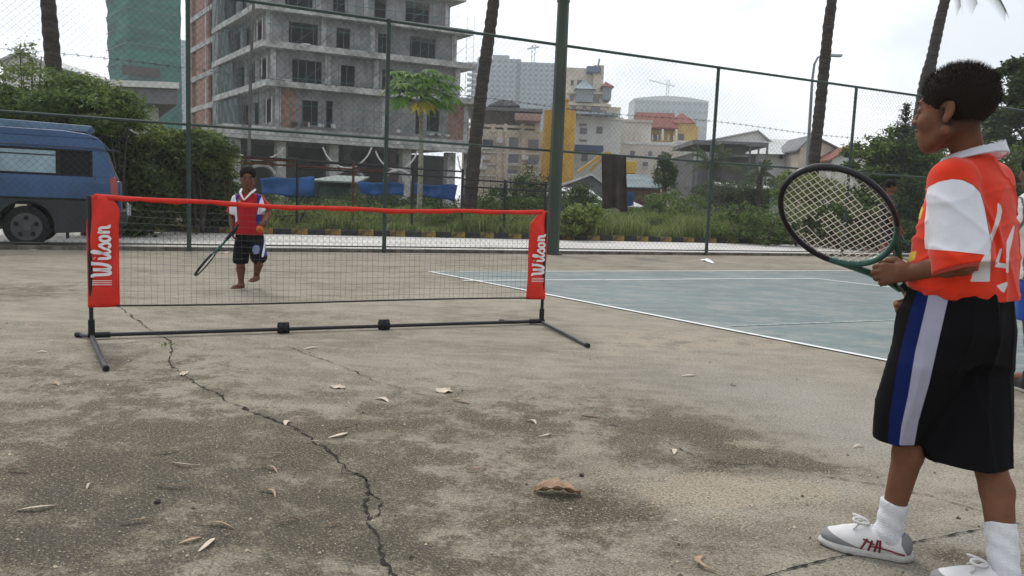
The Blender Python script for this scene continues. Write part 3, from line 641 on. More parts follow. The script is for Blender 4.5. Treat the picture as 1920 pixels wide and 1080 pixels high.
# low modern building with thick white roof slab
t,P0,u,w_,L,zt=box_building('low_building','low white building with a wide flat roof slab left of the tower',150,296,196,48,14,MT['white_wall'],1,rows=1,cols=3,win=(.12,.6),parapet=False,ybot=240)
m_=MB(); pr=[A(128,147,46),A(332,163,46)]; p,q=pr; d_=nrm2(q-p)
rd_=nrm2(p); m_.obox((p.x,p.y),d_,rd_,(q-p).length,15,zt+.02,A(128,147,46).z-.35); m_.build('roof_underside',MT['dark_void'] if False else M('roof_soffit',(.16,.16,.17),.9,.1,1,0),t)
MB().obox((p.x-.2,p.y-.2),d_,rd_,(q-p).length+.4,15.4,A(128,147,46).z-.349,A(128,147,46).z).build('roof_slab',MT['white_wall'],t)
def gable(name,label,px0,px1,yeave,yapex,pxapex,Y,depth,wmat_,rmat,cat='house',zb=0,over=.4,group=None):
    a_=A(px0,yeave,Y); b_=A(px1,yeave,Y); zr=A(pxapex,yapex,Y).z; ze=(a_.z+b_.z)/2; xa=A(pxapex,yapex,Y).x
    t=thing(name,label,cat,(a_.x,Y,zb),group)
    poly=[Vector((a_.x,Y,zb)),Vector((b_.x,Y,zb)),Vector((b_.x,Y,ze)),Vector((xa,Y,zr)),Vector((a_.x,Y,ze))]
    MB().prism(poly,(0,depth,0)).build('wall',wmat_,t)
    for s,e_ in ((a_.x,-1),(b_.x,1)):
        dz=(zr-ze)/max(.1,abs(s-xa))*over; p1=Vector((xa,Y-over,zr+.03)); p2=Vector((s+e_*over,Y-over,ze-dz+.03)); th=Vector((0,0,.14))
        MB().prism([p1,p2,p2+th,p1+th],(0,depth+2*over,0)).build('roof',rmat,t)
    return t
gable('gable_house','pale gable roofed house peeping over the hedge at far left',5,84,118,100,45,60,10,MT['white_wall'],MT['pale_roof'])

# twin blue towers
for nm,(x0,x1,yt,lab) in enumerate([(878,960,109,'left of the twin pale blue glass towers with balcony stack'),(969,1034,117,'right of the twin pale blue glass towers beside the floodlight pole')]):
    t,P0,u,w_,L,zt=box_building('glass_tower',lab,x0+(18 if nm==0 else 0),x1,yt,430,25,MT['blue_glass'],1,rows=24,cols=7 if nm==0 else 8,win=(.62,.42),ybot=330,wmat=MT['blue_glass2'],edge=MT['blue_glass'],group='twin blue towers',frames=False)
    if nm==0:
        me_=None
        for k in range(24):
            z=zt-3.0-k*2.9
            if me_ is None: me_=MB().obox((0,0),u,w_,5.4,7,0,.7).mesh('balcony'); me_.materials.append(MT['pale_frame'])
            o=bpy.data.objects.new('balcony',me_); COL.objects.link(o); o.parent=t; o.matrix_parent_inverse=wm(t).inverted(); o.location=(P0.x-5.4,P0.y-1,z)
        MB().obox((P0.x-3.0,P0.y),u,w_,3.0,10,0,zt-2).build('stair_shaft',MT['blue_glass2'],t)
        MB().obox((P0.x+8,P0.y+.5),u,w_,9,10,zt+.36,zt+2.2).build('penthouse',MT['blue_glass'],t)
def crane(label,px,ytop,ybase,jl,jr,yj,Y):
    p=A(px,ybase,Y); q=A(px+2,ytop,Y); t=thing('tower_crane',label,'crane',(p.x,p.y,p.z))
    mb=MB(); w_=.9
    for dx in (-w_,w_):
        mb.tube([p+Vector((dx,0,0)),q+Vector((dx,0,0))],.22,4)
    n_=8
    for i in range(n_):
        a_=p.lerp(q,i/n_); b_=p.lerp(q,(i+1)/n_); s=1 if i%2 else -1; mb.tube([a_+Vector((-w_*s,0,0)),b_+Vector((w_*s,0,0))],.14,3)
    mb.build('mast',MT['blue_glass'],t)
    a_,b_=A(jl[0],jl[1],Y),A(jr[0],jr[1],Y); MB().tube([a_,A(px,yj,Y),b_],.5,4,.5).build('jib',MT['pale_frame'],t)
    MB().tube([a_.lerp(A(px,yj,Y),.3),q,b_],.15,3).build('tie_rod',MT['pale_frame'],t); return t
crane('small tower crane behind the right twin tower',999,84,118,(988,92),(1012,88),90,440)
crane('tower crane with slanting jib over the far blue grey block',1251,150,180,(1217,150),(1266,162),159,600)
t,P0,u,w_,L,zt=box_building('office_block','distant wide blue grey block with a curved top',1190,1307,184,580,30,MT['blue_glass'],rows=10,cols=14,win=(.5,.35),ybot=330,wmat=MT['blue_glass2'],parapet=False,frames=False)
top=[(P0+u*(L*i/12)+Vector((0,-.1,zt+.02+2.6*math.sin(math.pi*i/12)))) for i in range(13)]
MB().prism([P0+Vector((0,-.1,zt-1))]+top+[P0+u*L+Vector((0,-.1,zt-1))],(0,30,0)).build('curved_roof',MT['pale_frame'],t)

# ornate cream tower block behind the silo
t,P0,u,w_,L,zt=box_building('ornate_building','cream ornate high building with turret roofs behind the yellow silo',1054,1146,200,170,18,MT['cream_wall'],rows=1,cols=6,win=(.5,.45),ybot=240)
for x0,x1,ya,yb,dp in ((1058,1122,126,200,1.5),(1066,1140,170,205,-1.5)):
    p=A(x0,ya,170+dp); q=A(x1,ya,170+dp); MB().obox((p.x,p.y),(1,0),(0,1),q.x-p.x,14,A(x0,yb,170).z,p.z).build('upper_wall',MT['cream_wall'],t)
for (x0,x1,y0,y1) in [(1068,1076,178,188),(1090,1098,178,190),(1106,1124,180,192),(1130,1142,180,192),(1072,1080,196,206),(1092,1100,196,208),(1108,1126,198,210),(1082,1092,150,160),(1070,1076,150,160)]:
    p=A(x0,y1,168.3 if y0>170 else 171.3); q=A(x1,y0,168.3 if y0>170 else 171.3); MB().obox((p.x,p.y),(1,0),(0,1),q.x-p.x,.4,p.z,q.z).build('window',MT['dark_glass'],t)
for z_,x0,x1 in ((172,1064,1142),(194,1060,1146),(210,1058,1148)):
    p=A(x0,z_,167.6); q=A(x1,z_,167.6); MB().obox((p.x,p.y),(1,0),(0,1),q.x-p.x,2,p.z-.25,p.z+.25).build('cornice',MT['cream_wall'],t)
for x0,x1,ye,ya in ((1076,1116,168,144),(1126,1150,164,148)):
    a_=A(x0,ye,168); b_=A(x1,ye,168); c_=(a_+b_)/2; h=A(x0,ya,168).z
    MB().add([(a_.x,166,a_.z),(b_.x,166,a_.z),(b_.x,176,a_.z),(a_.x,176,a_.z),(c_.x,171,h)],[(0,1,4),(1,2,4),(2,3,4),(3,0,4),(3,2,1,0)]).build('turret_roof',MT['blue_glass'] if x0<1100 else MT['red_roof'],t)
    MB().obox((a_.x+.5,166.8),(1,0),(0,1),b_.x-a_.x-1,8,a_.z-2.6,a_.z-.01).build('turret',MT['blue_glass'],t)
p=A(1120,205,170); MB().obox((p.x-1.2,p.y),(1,0),(0,1),2.2,3,p.z,A(1122,122,170).z).build('mast_wall',MT['cream_wall'],t)
p=A(1100,132,170); MB().obox((p.x,p.y-1),(1,0),(0,1),3,3,p.z-.5,p.z+.8).build('roof_sign',M('muted_blue_sign',(.12,.16,.24),.8,.1,1,0),t)
mb=MB(); p=A(1122,122,170); mb.tube([p,A(1124,110,170)],.25,4); mb.build('finial',MT['blue_glass'],t)

# cream apartment house left of the silo
t,P0,u,w_,L,zt=box_building('apartment_house','cream apartment house with dark roof terrace left of the yellow silo',868,1012,240,95,16,MT['cream_wall'],rows=0,cols=0,parapet=False)
for x0,x1,y0,y1 in [(951,972,258,275),(950,972,289,305),(950,970,318,325),(990,1010,262,278),(988,1010,295,308),(884,900,290,310),(905,925,262,276)]:
    p=A(x0,y1,95); q=A(x1,y0,95); o=MB().obox((p.x,p.y-.08),(1,0),(0,1),q.x-p.x,.10,p.z,q.z).build('window',MT['dark_glass'],t)
    MB().obox((p.x-.1,p.y-.2),(1,0),(0,1),q.x-p.x+.2,.19,p.z-.22,p.z-.01).build('sill',MT['white_wall'],t)
for x in (872,898,921,944,976,1003): 
    p=A(x,243,94.8); MB().obox((p.x,p.y),(1,0),(0,1),.45,.45,p.z-.3,A(x,232,95).z).build('terrace_post',MT['cream_wall'],t)
for x in (930,944,975): p=A(x,330,94.9); MB().obox((p.x,p.y-.15),(1,0),(0,1),.5,.3,0,zt-.1).build('pilaster',MT['cream_wall'],t)
for k_ in range(3):
    p,q=A(868,285+k_*22,94.9),A(1012,285+k_*22,94.9); MB().obox((p.x,p.y-.12),(1,0),(0,1),q.x-p.x,.14,p.z,p.z+.18).build('string_course',MT['white_wall'],t)
for x,y in ((905,300),(930,268),(978,300),(1000,330),(900,318)):
    p=A(x,y,94.5); bevel(MB().obox((p.x,p.y),(1,0),(0,1),.8,.35,p.z,p.z+.55).build('air_conditioner',MT['white_wall'],t),.05)
p,q=A(868,236,94.9),A(1012,236,94.9); MB().obox((p.x,p.y),(1,0),(0,1),q.x-p.x,.15,zt+.25,zt+.55).build('terrace_rail',MT['cream_wall'],t)
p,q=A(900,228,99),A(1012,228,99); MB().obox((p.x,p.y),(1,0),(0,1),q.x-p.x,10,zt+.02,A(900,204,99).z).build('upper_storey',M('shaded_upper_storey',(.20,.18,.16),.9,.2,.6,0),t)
p,q=A(866,204,96),A(1018,204,96); MB().hexa([Vector(v) for v in [(p.x,96,p.z),(q.x,96,p.z),(q.x,112,p.z+.6),(p.x,112,p.z+.6),(p.x,96,p.z+.35),(q.x,96,p.z+.35),(q.x,112,p.z+1.5),(p.x,112,p.z+1.5)]]).build('roof',MT['grey_roof'],t)
top=[A(915+60*i/10,198-11*math.sin(math.pi*i/10),104) for i in range(11)]; MB().prism(top,(0,6,0)).build('domed_roof',MT['grey_roof'],t)
p,q=A(965,222,94.6),A(1014,222,94.6); MB().obox((p.x,p.y-.8),(1,0),(0,1),q.x-p.x,5,p.z-.25,p.z+.55).build('canopy',M('pinkish_canopy',(.42,.28,.26),.8,.1,1,0),t)

# yellow silo
p=A(1046,325,88); rs=A(1077,250,88).x-A(1015,250,88).x; t=thing('yellow_silo','tall yellow steel silo behind the floodlight pole','silo',(p.x,p.y,0))
zt=A(1046,205,88).z; mb=MB(); mb.tube([Vector((p.x,p.y+rs/2,.0)),Vector((p.x,p.y+rs/2,zt))],rs/2,24); mb.build('tank',MT['yellow_tank'],t,smooth=False)
for z in np.arange(2,zt,1.85): MB().tube([Vector((p.x,p.y+rs/2,z)),Vector((p.x,p.y+rs/2,z+.12))],rs/2+.04,24).build('hoop',MT['yellow_tank'],t)
qx=A(1060,190,88).x; MB().tube([Vector((qx,p.y+1,zt)),Vector((qx,p.y+1,A(1060,188,88).z))],.42,12).build('filter_stack',MT['yellow_tank'],t); MB().tube([Vector((qx,p.y+1,A(1060,187,88).z)),Vector((qx,p.y+1,A(1060,183,88).z))],.55,12).build('stack_cap',MT['yellow_tank'],t)

# white house with blue canopy right of silo
t,P0,u,w_,L,zt=box_building('white_house','white flat roofed house with dark windows just right of the silo',1076,1150,222,100,14,MT['white_wall'],rows=0,cols=0)
for x0,x1,y0,y1 in [(1086,1100,232,236),(1087,1101,240,251),(1086,1100,262,265),(1090,1102,290,302),(1118,1130,238,250)]:
    p=A(x0,y1,100); q=A(x1,y0,100); MB().obox((p.x,p.y-.08),(1,0),(0,1),q.x-p.x,.1,p.z,q.z).build('window',MT['dark_glass'],t)
p,q=A(1066,208,98),A(1158,208,98); MB().obox((p.x,p.y),(1,0),(0,1),q.x-p.x,12,p.z-.25,p.z).build('roof_canopy',M('pale_blue_roof',(.42,.5,.56),.6,.1,1,0),t)
for x in (1085,1110,1140): p=A(x,208,98.5); MB().obox((p.x,p.y),(1,0),(0,1),.25,.25,zt,p.z-.25).build('canopy_post',MT['pale_frame'],t)
p,q=A(1076,275,97),A(1130,275,97); MB().obox((p.x,p.y-1),(1,0),(0,1),q.x-p.x,3,p.z-.5,p.z+.2).build('blue_awning',M('dark_blue_awning',(.04,.07,.16),.7,.15,1,0),t)
# long beige building with blank wall
t,P0,u,w_,L,zt=box_building('beige_building','large beige building with a long blank wall behind the yellow excavator',1110,1205,226,105,16,MT['beige_wall'],rows=0,cols=0)
p,q=A(1128,268,103),A(1275,268,103); MB().obox((p.x,p.y),(1,0),(0,1),q.x-p.x,1.9,0,p.z).build('lower_wall',MT['beige_wall'],t)
MB().obox((p.x-.1,p.y-.1),(1,0),(0,1),q.x-p.x+.2,2.1,p.z+.003,p.z+.3).build('lower_parapet',MT['white_wall'],t)
p=A(1181,296,103); q=A(1190,283,103); MB().obox((p.x,p.y-.08),(1,0),(0,1),q.x-p.x,.1,p.z,q.z).build('window',MT['dark_glass'],t)
p=A(1112,262,104.9); 
for k in range(3):
    a_=A(1114+k*9,262,104.9); MB().obox((a_.x,a_.y-.06),(1,0),(0,1),.45,.05,a_.z,a_.z+1.4).build('window',MT['dark_glass'],t)
for x,y,w_,h_ in ((1135,282,9,9),(1152,282,9,9),(1215,284,8,9),(1240,284,8,9),(1205,304,10,8),(1232,304,10,8),(1150,304,12,8)):
    a_=A(x,y+h_,103); b_=A(x+w_,y,103); o_=MB().obox((a_.x,a_.y-.10),(1,0),(0,1),b_.x-a_.x,.06,a_.z,b_.z).build('window',M('greyed_glass_%d'%x,(.14,.15,.16),.4,.3,.8,0),t); MB().obox((a_.x-.1,a_.y-.25),(1,0),(0,1),b_.x-a_.x+.2,.24,a_.z-.15,a_.z-.01).build('sill',MT['white_wall'],o_)
for k_ in range(14):
    a_=A(1132+k_*10,268,103); MB().obox((a_.x,a_.y-.1),(1,0),(0,1),.12,.12,a_.z+.3,a_.z+1.0).build('baluster',MT['white_wall'],t)
# red roofed ochre house
t,P0,u,w_,L,zt=box_building('ochre_house','ochre house with red tiled roof and columned balcony under the far block',1188,1292,232,120,10,MT['yellow_wall'],rows=0,cols=0,parapet=False)
a_,b_=A(1186,236,118),A(1272,240,118); c_,d_=A(1192,210,122),A(1264,212,122)
MB().add([a_,b_,d_,c_,a_+Vector((0,0,-.2)),b_+Vector((0,0,-.2)),d_+Vector((0,8,-3.2)),c_+Vector((0,8,-3.2))],[(0,1,2,3),(4,5,1,0),(1,5,6,2),(0,3,7,4),(3,2,6,7),(4,7,6,5)]).build('roof',MT['red_roof'],t)
a_,b_,c_=A(1262,230,119),A(1306,231,119),A(1278,211,124); MB().add([a_,b_,c_,b_+Vector((0,10,0)),a_+Vector((0,10,0))],[(0,1,2),(1,3,2),(3,4,2),(4,0,2),(0,4,3,1)]).build('side_roof',MT['red_roof'],t)
p,q=A(1258,320,119.5),A(1305,232,119.5); MB().obox((p.x,p.y),(1,0),(0,1),q.x-p.x,9,0,q.z).build('side_wall',MT['yellow_wall'],t)
for x in (1199,1207,1240,1266): p=A(x,262,117.5); MB().obox((p.x,p.y),(1,0),(0,1),.3,.3,p.z,A(x,242,117.5).z).build('balcony_column',MT['white_wall'],t)
for x0,x1,y0,y1 in [(1228,1240,252,260),(1212,1222,248,262),(1276,1286,250,262)]:
    p=A(x0,y1,118); q=A(x1,y0,118); MB().obox((p.x,p.y+(1.2 if x0>1270 else 1.4)),(1,0),(0,1),q.x-p.x,.6,p.z,q.z).build('window',MT['dark_glass'],t)
p,q=A(1190,266,117),A(1300,266,117); MB().obox((p.x,p.y),(1,0),(0,1),q.x-p.x,3,p.z-.3,p.z+.15).build('balcony_slab',MT['white_wall'],t)
# white tall house by ochre
t,P0,u,w_,L,zt=box_building('narrow_house','narrow white house with shutters beside the ochre house',1270,1308,268,112,8,MT['white_wall'],rows=2,cols=3,win=(.4,.55),ybot=310)
# dark house, white long house, gables
t,P0,u,w_,L,zt=box_building('dark_house','dark grey house with open verandas and a flat roof',1302,1402,285,70,10,M('dark_timber_wall',(.12,.12,.125),.9,.2,1,.1,8),rows=0,cols=0,parapet=False)
p,q=A(1300,262,69),A(1440,268,69); MB().obox((p.x,p.y),(1,0),(0,1),q.x-p.x,9,A(1300,266,69).z-.2,A(1300,262,69).z).build('roof',MT['grey_roof'],t)
p,q=A(1358,262,68),A(1400,262,68); MB().obox((p.x,p.y),(1,0),(0,1),q.x-p.x,6,0,p.z-.2).build('tower_wall',M('brown_timber_wall',(.09,.08,.08),.9,.2,1,.1,8),t)
p,q=A(1302,284,69.7),A(1358,284,69.7); MB().obox((p.x,p.y),(1,0),(0,1),q.x-p.x,.1,A(1302,300,69.7).z,p.z).build('pale_wall_band',MT['white_wall'],t)
for y in (262,285,300): p,q=A(1355,y+4,67),A(1404,y+4,67); MB().obox((p.x,p.y),(1,0),(0,1),q.x-p.x,1.2,p.z-.15,p.z).build('balcony_slab',MT['grey_roof'],t)
for x in (1306,1330,1404,1420,1436): p=A(x,300,69.2); MB().obox((p.x,p.y),(1,0),(0,1),.14,.14,0,A(x,267,69.2).z).build('veranda_post',MT['grey_roof'],t)
gable('gable_house','pale roofed gable house rising behind the dark grey house',1335,1445,266,247,1420,85,12,MT['white_wall'],MT['pale_roof'])
t,P0,u,w_,L,zt=box_building('long_house','long white two storey house with small square windows',1404,1566,288,80,9,MT['white_wall'],rows=0,cols=0,parapet=False)
a_,b_=A(1400,288,79),A(1570,291,79); c_,d_=A(1438,260,86),A(1540,264,86); MB().add([a_,b_,d_,c_,c_+Vector((0,8,-2)),d_+Vector((0,8,-2))],[(0,1,2,3),(3,2,5,4),(0,3,4),(1,5,2),(0,4,5,1)]).build('roof',MT['pale_roof'],t)
for x in (1460,1476,1501,1530,1548): p=A(x,298,80); q=A(x+8,289,80); MB().obox((p.x,p.y-.08),(1,0),(0,1),q.x-p.x,.1,p.z,q.z).build('window',MT['dark_glass'],t)
for x in (1430,1418): p=A(x,312,80); q=A(x+9,303,80); MB().obox((p.x,p.y-.08),(1,0),(0,1),q.x-p.x,.1,p.z,q.z).build('window',MT['tarp'],t)
gable('gable_house','small gable end house behind the leaning palm trunk',1500,1568,278,256,1522,76,6,MT['cream_wall'],MT['grey_roof'])
gable('gable_house','low house with dull red roof left of the dark trees',1560,1650,300,276,1600,72,6,MT['white_wall'],MT['red_roof'])
# sheds and shack roofs low in front
def shed(label,x0,x1,ye,yr,Y,dp,wm_,rm_,cat='shed',skew=0):
    a_,b_=A(x0,ye,Y),A(x1,ye,Y); h=A(x0,yr,Y+dp).z; t=thing('shed',label,cat,(a_.x,Y,0))
    MB().obox((a_.x+.1,Y+.1),(1,0),(0,1),b_.x-a_.x-.2,dp,0,a_.z-.05).build('wall',wm_,t)
    MB().hexa([Vector(v) for v in [(a_.x-.2,Y-.2,a_.z-.06),(b_.x+.2,Y-.2,a_.z-.06),(b_.x+skew,Y+dp,h-.06),(a_.x+skew,Y+dp,h-.06),(a_.x-.2,Y-.2,a_.z),(b_.x+.2,Y-.2,a_.z),(b_.x+skew,Y+dp,h),(a_.x+skew,Y+dp,h)]]).build('roof',rm_,t); return t
gable('shed','grey sheet roofed shed with dark gable just right of the floodlight pole',1050,1140,352,330,1108,50,7,MT['grey_roof'],MT['pale_roof'],'shed')
shed('low shed with pale lean-to roof under the grey gabled shed',1030,1120,368,350,44,5,MT['tarp'],MT['pale_roof'])
shed('brown brick shed with teal patched roof behind the hanging cloth',1170,1242,350,326,52,6,M('brown_brick',(.13,.07,.05),.9,.2,3,.2,15),M('teal_grey_roof',(.12,.17,.18),.7,.3,.8,0))
shed('pale low shed roof between the bushes behind the fence',1120,1200,384,372,40,4,MT['pale_roof'],MT['pale_roof'])
shed('long low wall with pale coping beyond the round bush',1360,1450,350,342,44,3,MT['dark_void'],MT['pale_roof'])
t=shed('dull green sheeted shack between the two blue tarpaulins',592,662,338,327,27,3,M('green_sheet',(.05,.085,.07),.8,.3,2,.2,10),M('grey_green_sheet',(.15,.19,.17),.7,.2,2,.2,10))
# excavator
t=thing('excavator','yellow excavator with raised arm between silo and hanging cloth','excavator',A(1140,330,70))
Yx=70; mb=MB(); pts=[A(1082,326,Yx),A(1118,298,Yx),A(1135,286,Yx),A(1160,300,Yx)]
m_=MB(); m_.tube([A(1084,322,Yx),A(1124,294,Yx)],.16,4); m_.build('stick',MT['exc'],t); m_=MB(); m_.tube([A(1106,320,Yx+.3),A(1132,296,Yx+.3)],.12,6); m_.build('hydraulic_ram',MT['exc'],t)
m_=MB(); m_.tube([A(1122,292,Yx),A(1140,288,Yx),A(1166,306,Yx)],.24,4); m_.build('boom',MT['exc'],t)
p,q=A(1160,326,Yx),A(1190,303,Yx); bevel(MB().obox((p.x,p.y-1),(1,0),(0,1),q.x-p.x,2.4,p.z,q.z).build('engine_body',MT['exc'],t),.1)
p,q=A(1150,322,Yx),A(1163,300,Yx); MB().obox((p.x,p.y-1.1),(1,0),(0,1),q.x-p.x,1.2,p.z,q.z).build('cab',MT['dark_glass'],t)
for yy in (-1.2,1.0): 
    p,q=A(1142,342,Yx),A(1192,329,Yx); bevel(MB().obox((p.x,p.y+yy),(1,0),(0,1),q.x-p.x,.5,p.z,q.z).build('track',MT['rubber'],t),.2,3)
# blue tarpaulins
for i,(poly,lab) in enumerate([([(488,334),(590,332),(590,372),(492,364)],'blue tarpaulin strung behind the boy in the red shirt'),([(672,341),(757,343),(757,366),(676,364)],'blue tarpaulin right of the green shack'),([(770,345),(858,347),(852,378),(772,362)],'blue tarpaulin sagging beside the papaya trunk'),([(1150,358),(1188,360),(1188,386),(1152,384)],'small blue tarpaulin below the hanging cloth')]):
    Yt=25 if i<3 else 36; o=link('tarpaulin',cloth_px(poly,[Yt]*4,18,8,.045,i+5),MT['tarp'],smooth=True); tag(o,lab,'tarpaulin',group='blue tarpaulins')
    o.modifiers.new('thick','SOLIDIFY').thickness=.01
for x in (488,590,676,757,858): pass
# street lamp
Yl=30; t=thing('street_lamp','slim street lamp with curved arm beside the leaning palm','street lamp',(A(1512,330,Yl).x,Yl,0))
b0=A(1512,330,Yl); b0=Vector((A(1511,380,Yl).x,Yl,0)); pts=[b0,A(1517,250,Yl),A(1523,150,Yl),A(1527,120,Yl),A(1533,108,Yl),A(1543,103,Yl),A(1556,103,Yl)]
MB().tube(pts,[.07,.06,.05,.045,.04,.04,.035],6).build('pole',M('pale_lamp_pole',(.22,.23,.24),.6,.1,3,0),t); c_=A(1566,104,Yl); bevel(MB().box(c_,(.5,.2,.10)).build('lamp_head',MT['pale_frame'],t),.03)

# ================================================================== palms
def palm(label,pts,rs,Y,px_ring=True):
    P=[A(x,y,Y) for x,y in pts]; b=Vector((P[0].x,P[0].y,0)); t=thing('palm_tree',label,'palm tree',b)
    L=[b]+P; rr=[rs[0]*1.05]+list(rs); Q=[];q_=[]
    for i in range(len(L)-1):
        k=max(1,int((L[i+1]-L[i]).length/.12))
        for j in range(k): Q.append(L[i].lerp(L[i+1],j/k)); q_.append((rr[i]+(rr[i+1]-rr[i])*j/k)*(1.06 if len(Q)%2 else .95)*random.uniform(.96,1.05))
    MB().tube(Q,q_,10).build('trunk',MT['bark'],t,smooth=True); return t,P
palm('straight palm trunk rising from the hedge above the blue van',[(104,160),(98,100),(90,0),(86,-120)],(.17,.155,.15,.14),16.5)
palm('curved palm trunk leaning up left of the floodlight pole',[(880,395),(886,330),(893,250),(905,150),(918,60),(926,0),(936,-120)],(.21,.19,.185,.17,.165,.16,.15),22)
palm('dark leaning palm trunk beside the slim street lamp',[(1522,340),(1532,250),(1543,150),(1553,50),(1560,0),(1572,-120)],(.178,.172,.165,.158,.152,.13),24.6)
t,P=palm('palm at top right with hanging fronds behind the near boy',[(1722,260),(1738,150),(1747,110),(1762,40),(1772,0),(1784,-70)],(.30,.25,.19,.18,.17,.15),29)
r_=np.random.default_rng(8)
def frond(base,tip,sag,mat,parent,nl=40,ll=.5):
    base,tip=Vector(base),Vector(tip); pts=[]
    for i in range(13):
        f=i/12; p=base.lerp(tip,f)+Vector((0,0,sag*math.sin(math.pi*min(1,f*.9)))); pts.append(p)
    mb=MB(); mb.tube(pts,.022,4,.005); side=(tip-base).cross(Vector((0,0,1))).normalized()
    for i in range(nl):
        f=.15+.85*i/nl; k=f*12; a_=pts[int(min(11,k))].lerp(pts[int(min(11,k))+1],k-int(min(11,k))) 
        for s in (-1,1):
            d=(side*s*.55+Vector((0,0,-.85))+(tip-base).normalized()*.35).normalized()*ll*(.6+.4*math.sin(math.pi*f))
            w_=(tip-base).normalized()*.022; mb.add([a_-w_,a_+w_,a_+d],[(0,1,2)])
    return mb.build('frond',mat,parent)
crownp=A(1784,-70,29)
for k,(x,y) in enumerate([(1800,24),(1832,18),(1886,30),(1690,-20),(1730,-30),(1850,-90),(1720,-120),(1790,-180)]): frond(crownp,A(x,y,29+r_.uniform(-1.3,1.3)),.6,MLG['olive'],t,ll=.85)
crownp2=A(1975,-70,16)
# ================================================================== vegetation
bush('shrub','wild dense shrub spilling over the roof of the blue van','shrub',[ell_px(-60,150,95,235,14.2,1.6),ell_px(40,135,200,240,14.2,1.5),ell_px(110,160,250,250,13.6,1.3),ell_px(-30,190,230,330,14.6,1.0)],34000,.095,MLG['mid'],seed=1,aspect=.38,clump=.26,trunk=([Vector((-8,14.5,0)),Vector((-8,14.5,1.6))],.12,.1))
bush('shrub','thin twiggy shrub tips sticking up left of the netted tower','shrub',[ell_px(25,75,70,150,14.6,.4),ell_px(180,165,262,215,14,.5),ell_px(-10,118,120,175,14.3,.8),ell_px(110,140,215,190,14,.6)],2600,.08,MLG['light'],seed=2,aspect=.3,clump=.38)
bush('hedge','dark hedge between the van and the boy behind the net','hedge',[ell_px(205,250,330,445,15.2,1.2),ell_px(300,250,435,330,16.3,1.2),ell_px(300,300,450,440,17.6,1.0),ell_px(180,300,300,445,15.0,1.0)],46000,.10,MLG['dark'],seed=3,clump=.30)
bush('hedge','lighter leafy top of the hedge left of the boy in the red shirt','hedge',[ell_px(225,235,340,300,15.6,.9),ell_px(330,245,430,330,16.6,.9)],10000,.095,MLG['light'],seed=4,clump=.25)
# weeds between kerb and buildings
bush('weeds','pale weeds growing along the kerb behind the net','weeds',[(tuple(KP(XK(px_),.32,1.1+(px_%3)*.5)),(1.5,.7,.42)) for px_ in (480,540,600,670,740,800,870,940,1000)],13000,.075,MLG['light'],seed=5,aspect=.28,clump=.25)
bush('bush','dark bushes filling the plot under the blue tarpaulins','bush',[ell_px(x,362,x+130,440,23.5+(x%3),1.3) for x in range(440,1000,75)],20000,.11,MLG['dark'],seed=6,clump=.25)
bush('bush','dark round bush just left of the floodlight pole','bush',[ell_px(955,312,1050,400,30,1.4),ell_px(900,345,980,410,29,1.2)],5200,.12,MLG['dark'],seed=7)
bush('bush','dark bush under the pale shed roof right of the floodlight pole','bush',[ell_px(1045,345,1120,400,32,1.4),ell_px(1100,372,1135,402,31,.8)],4800,.12,MLG['dark'],seed=8)
bush('bush','broad leaved bright weed plant beside the floodlight pole','bush',[ell_px(1045,388,1105,442,20.4,.6),ell_px(1075,380,1125,430,20.8,.5)],1100,.17,MLG['light'],seed=9,aspect=.42,clump=.3)
bush('bush','rounded green bush behind the hanging cloth','bush',[ell_px(1195,355,1320,410,34,2.2),ell_px(1160,385,1240,412,33,1.2)],7500,.12,MLG['mid'],seed=10,clump=.22)
bush('bush','dull bushes in front of the long white house','bush',[ell_px(1300,335,1400,385,44,2.5),ell_px(1380,325,1480,385,44,2.5),ell_px(1440,330,1560,380,46,2.5)],9000,.16,MLG['olive'],seed=11)
bush('tree','dark conical tree in front of the beige building','tree',[ell_px(1226,300,1268,360,42,.9),ell_px(1234,288,1260,320,42,.6)],4200,.13,MLG['dark'],seed=12,trunk=([Vector(A(1246,380,42)[:2]+(0,)),A(1246,345,42)],.2,.1))
bush('bush','vine covered bank hanging over the kerb right of the third fence post','vines',[ell_px(x,372+(x%2)*6,x+120,462,22.2+(x%3)*.3,.9) for x in range(1325,1560,55)],15000,.085,MLG['mid'],seed=13,clump=.2)
bush('bush','light green shrub to the left of the racket head','shrub',[ell_px(1450,320,1540,385,24,1.0),ell_px(1500,330,1600,400,24,1.0)],5000,.10,MLG['light'],seed=14)
bush('tree','broad dark green tree behind the racket','tree',[ell_px(1585,258,1700,345,25,1.3),ell_px(1590,300,1770,440,25,1.5),ell_px(1550,350,1760,480,24,1.2),ell_px(1640,235,1760,340,26,1.3)],40000,.15,MLG['mid'],seed=15,trunk=([Vector((12,25,0)),Vector((12.2,25,2.0))],.16,.12),clump=.24)
bush('tree','dark shaded hedge beside the man in dark clothes','hedge',[ell_px(1660,310,1820,510,22,1.0),ell_px(1560,390,1740,490,21.6,.8)],24000,.12,MLG['dark'],seed=16,clump=.2)
bush('tree','big dark layered tree right of the near boy','tree',[ell_px(1850,115,1960,200,27,1.8),ell_px(1835,190,1990,300,27,2.0),ell_px(1870,280,2000,400,26,1.6),ell_px(1830,330,1960,500,25,1.4),ell_px(1740,380,1880,500,25,1.2)],40000,.19,MLG['dark'],seed=17,trunk=([Vector((18,27,0)),Vector((18,27,3.0))],.3,.2),clump=.2)
bush('shrub','leafy branches just behind the collar of the near boy','shrub',[ell_px(1735,250,1860,360,24,1.3),ell_px(1850,270,1930,340,23.5,.9)],4200,.11,MLG['mid'],seed=18)
r0_=random.Random(77)
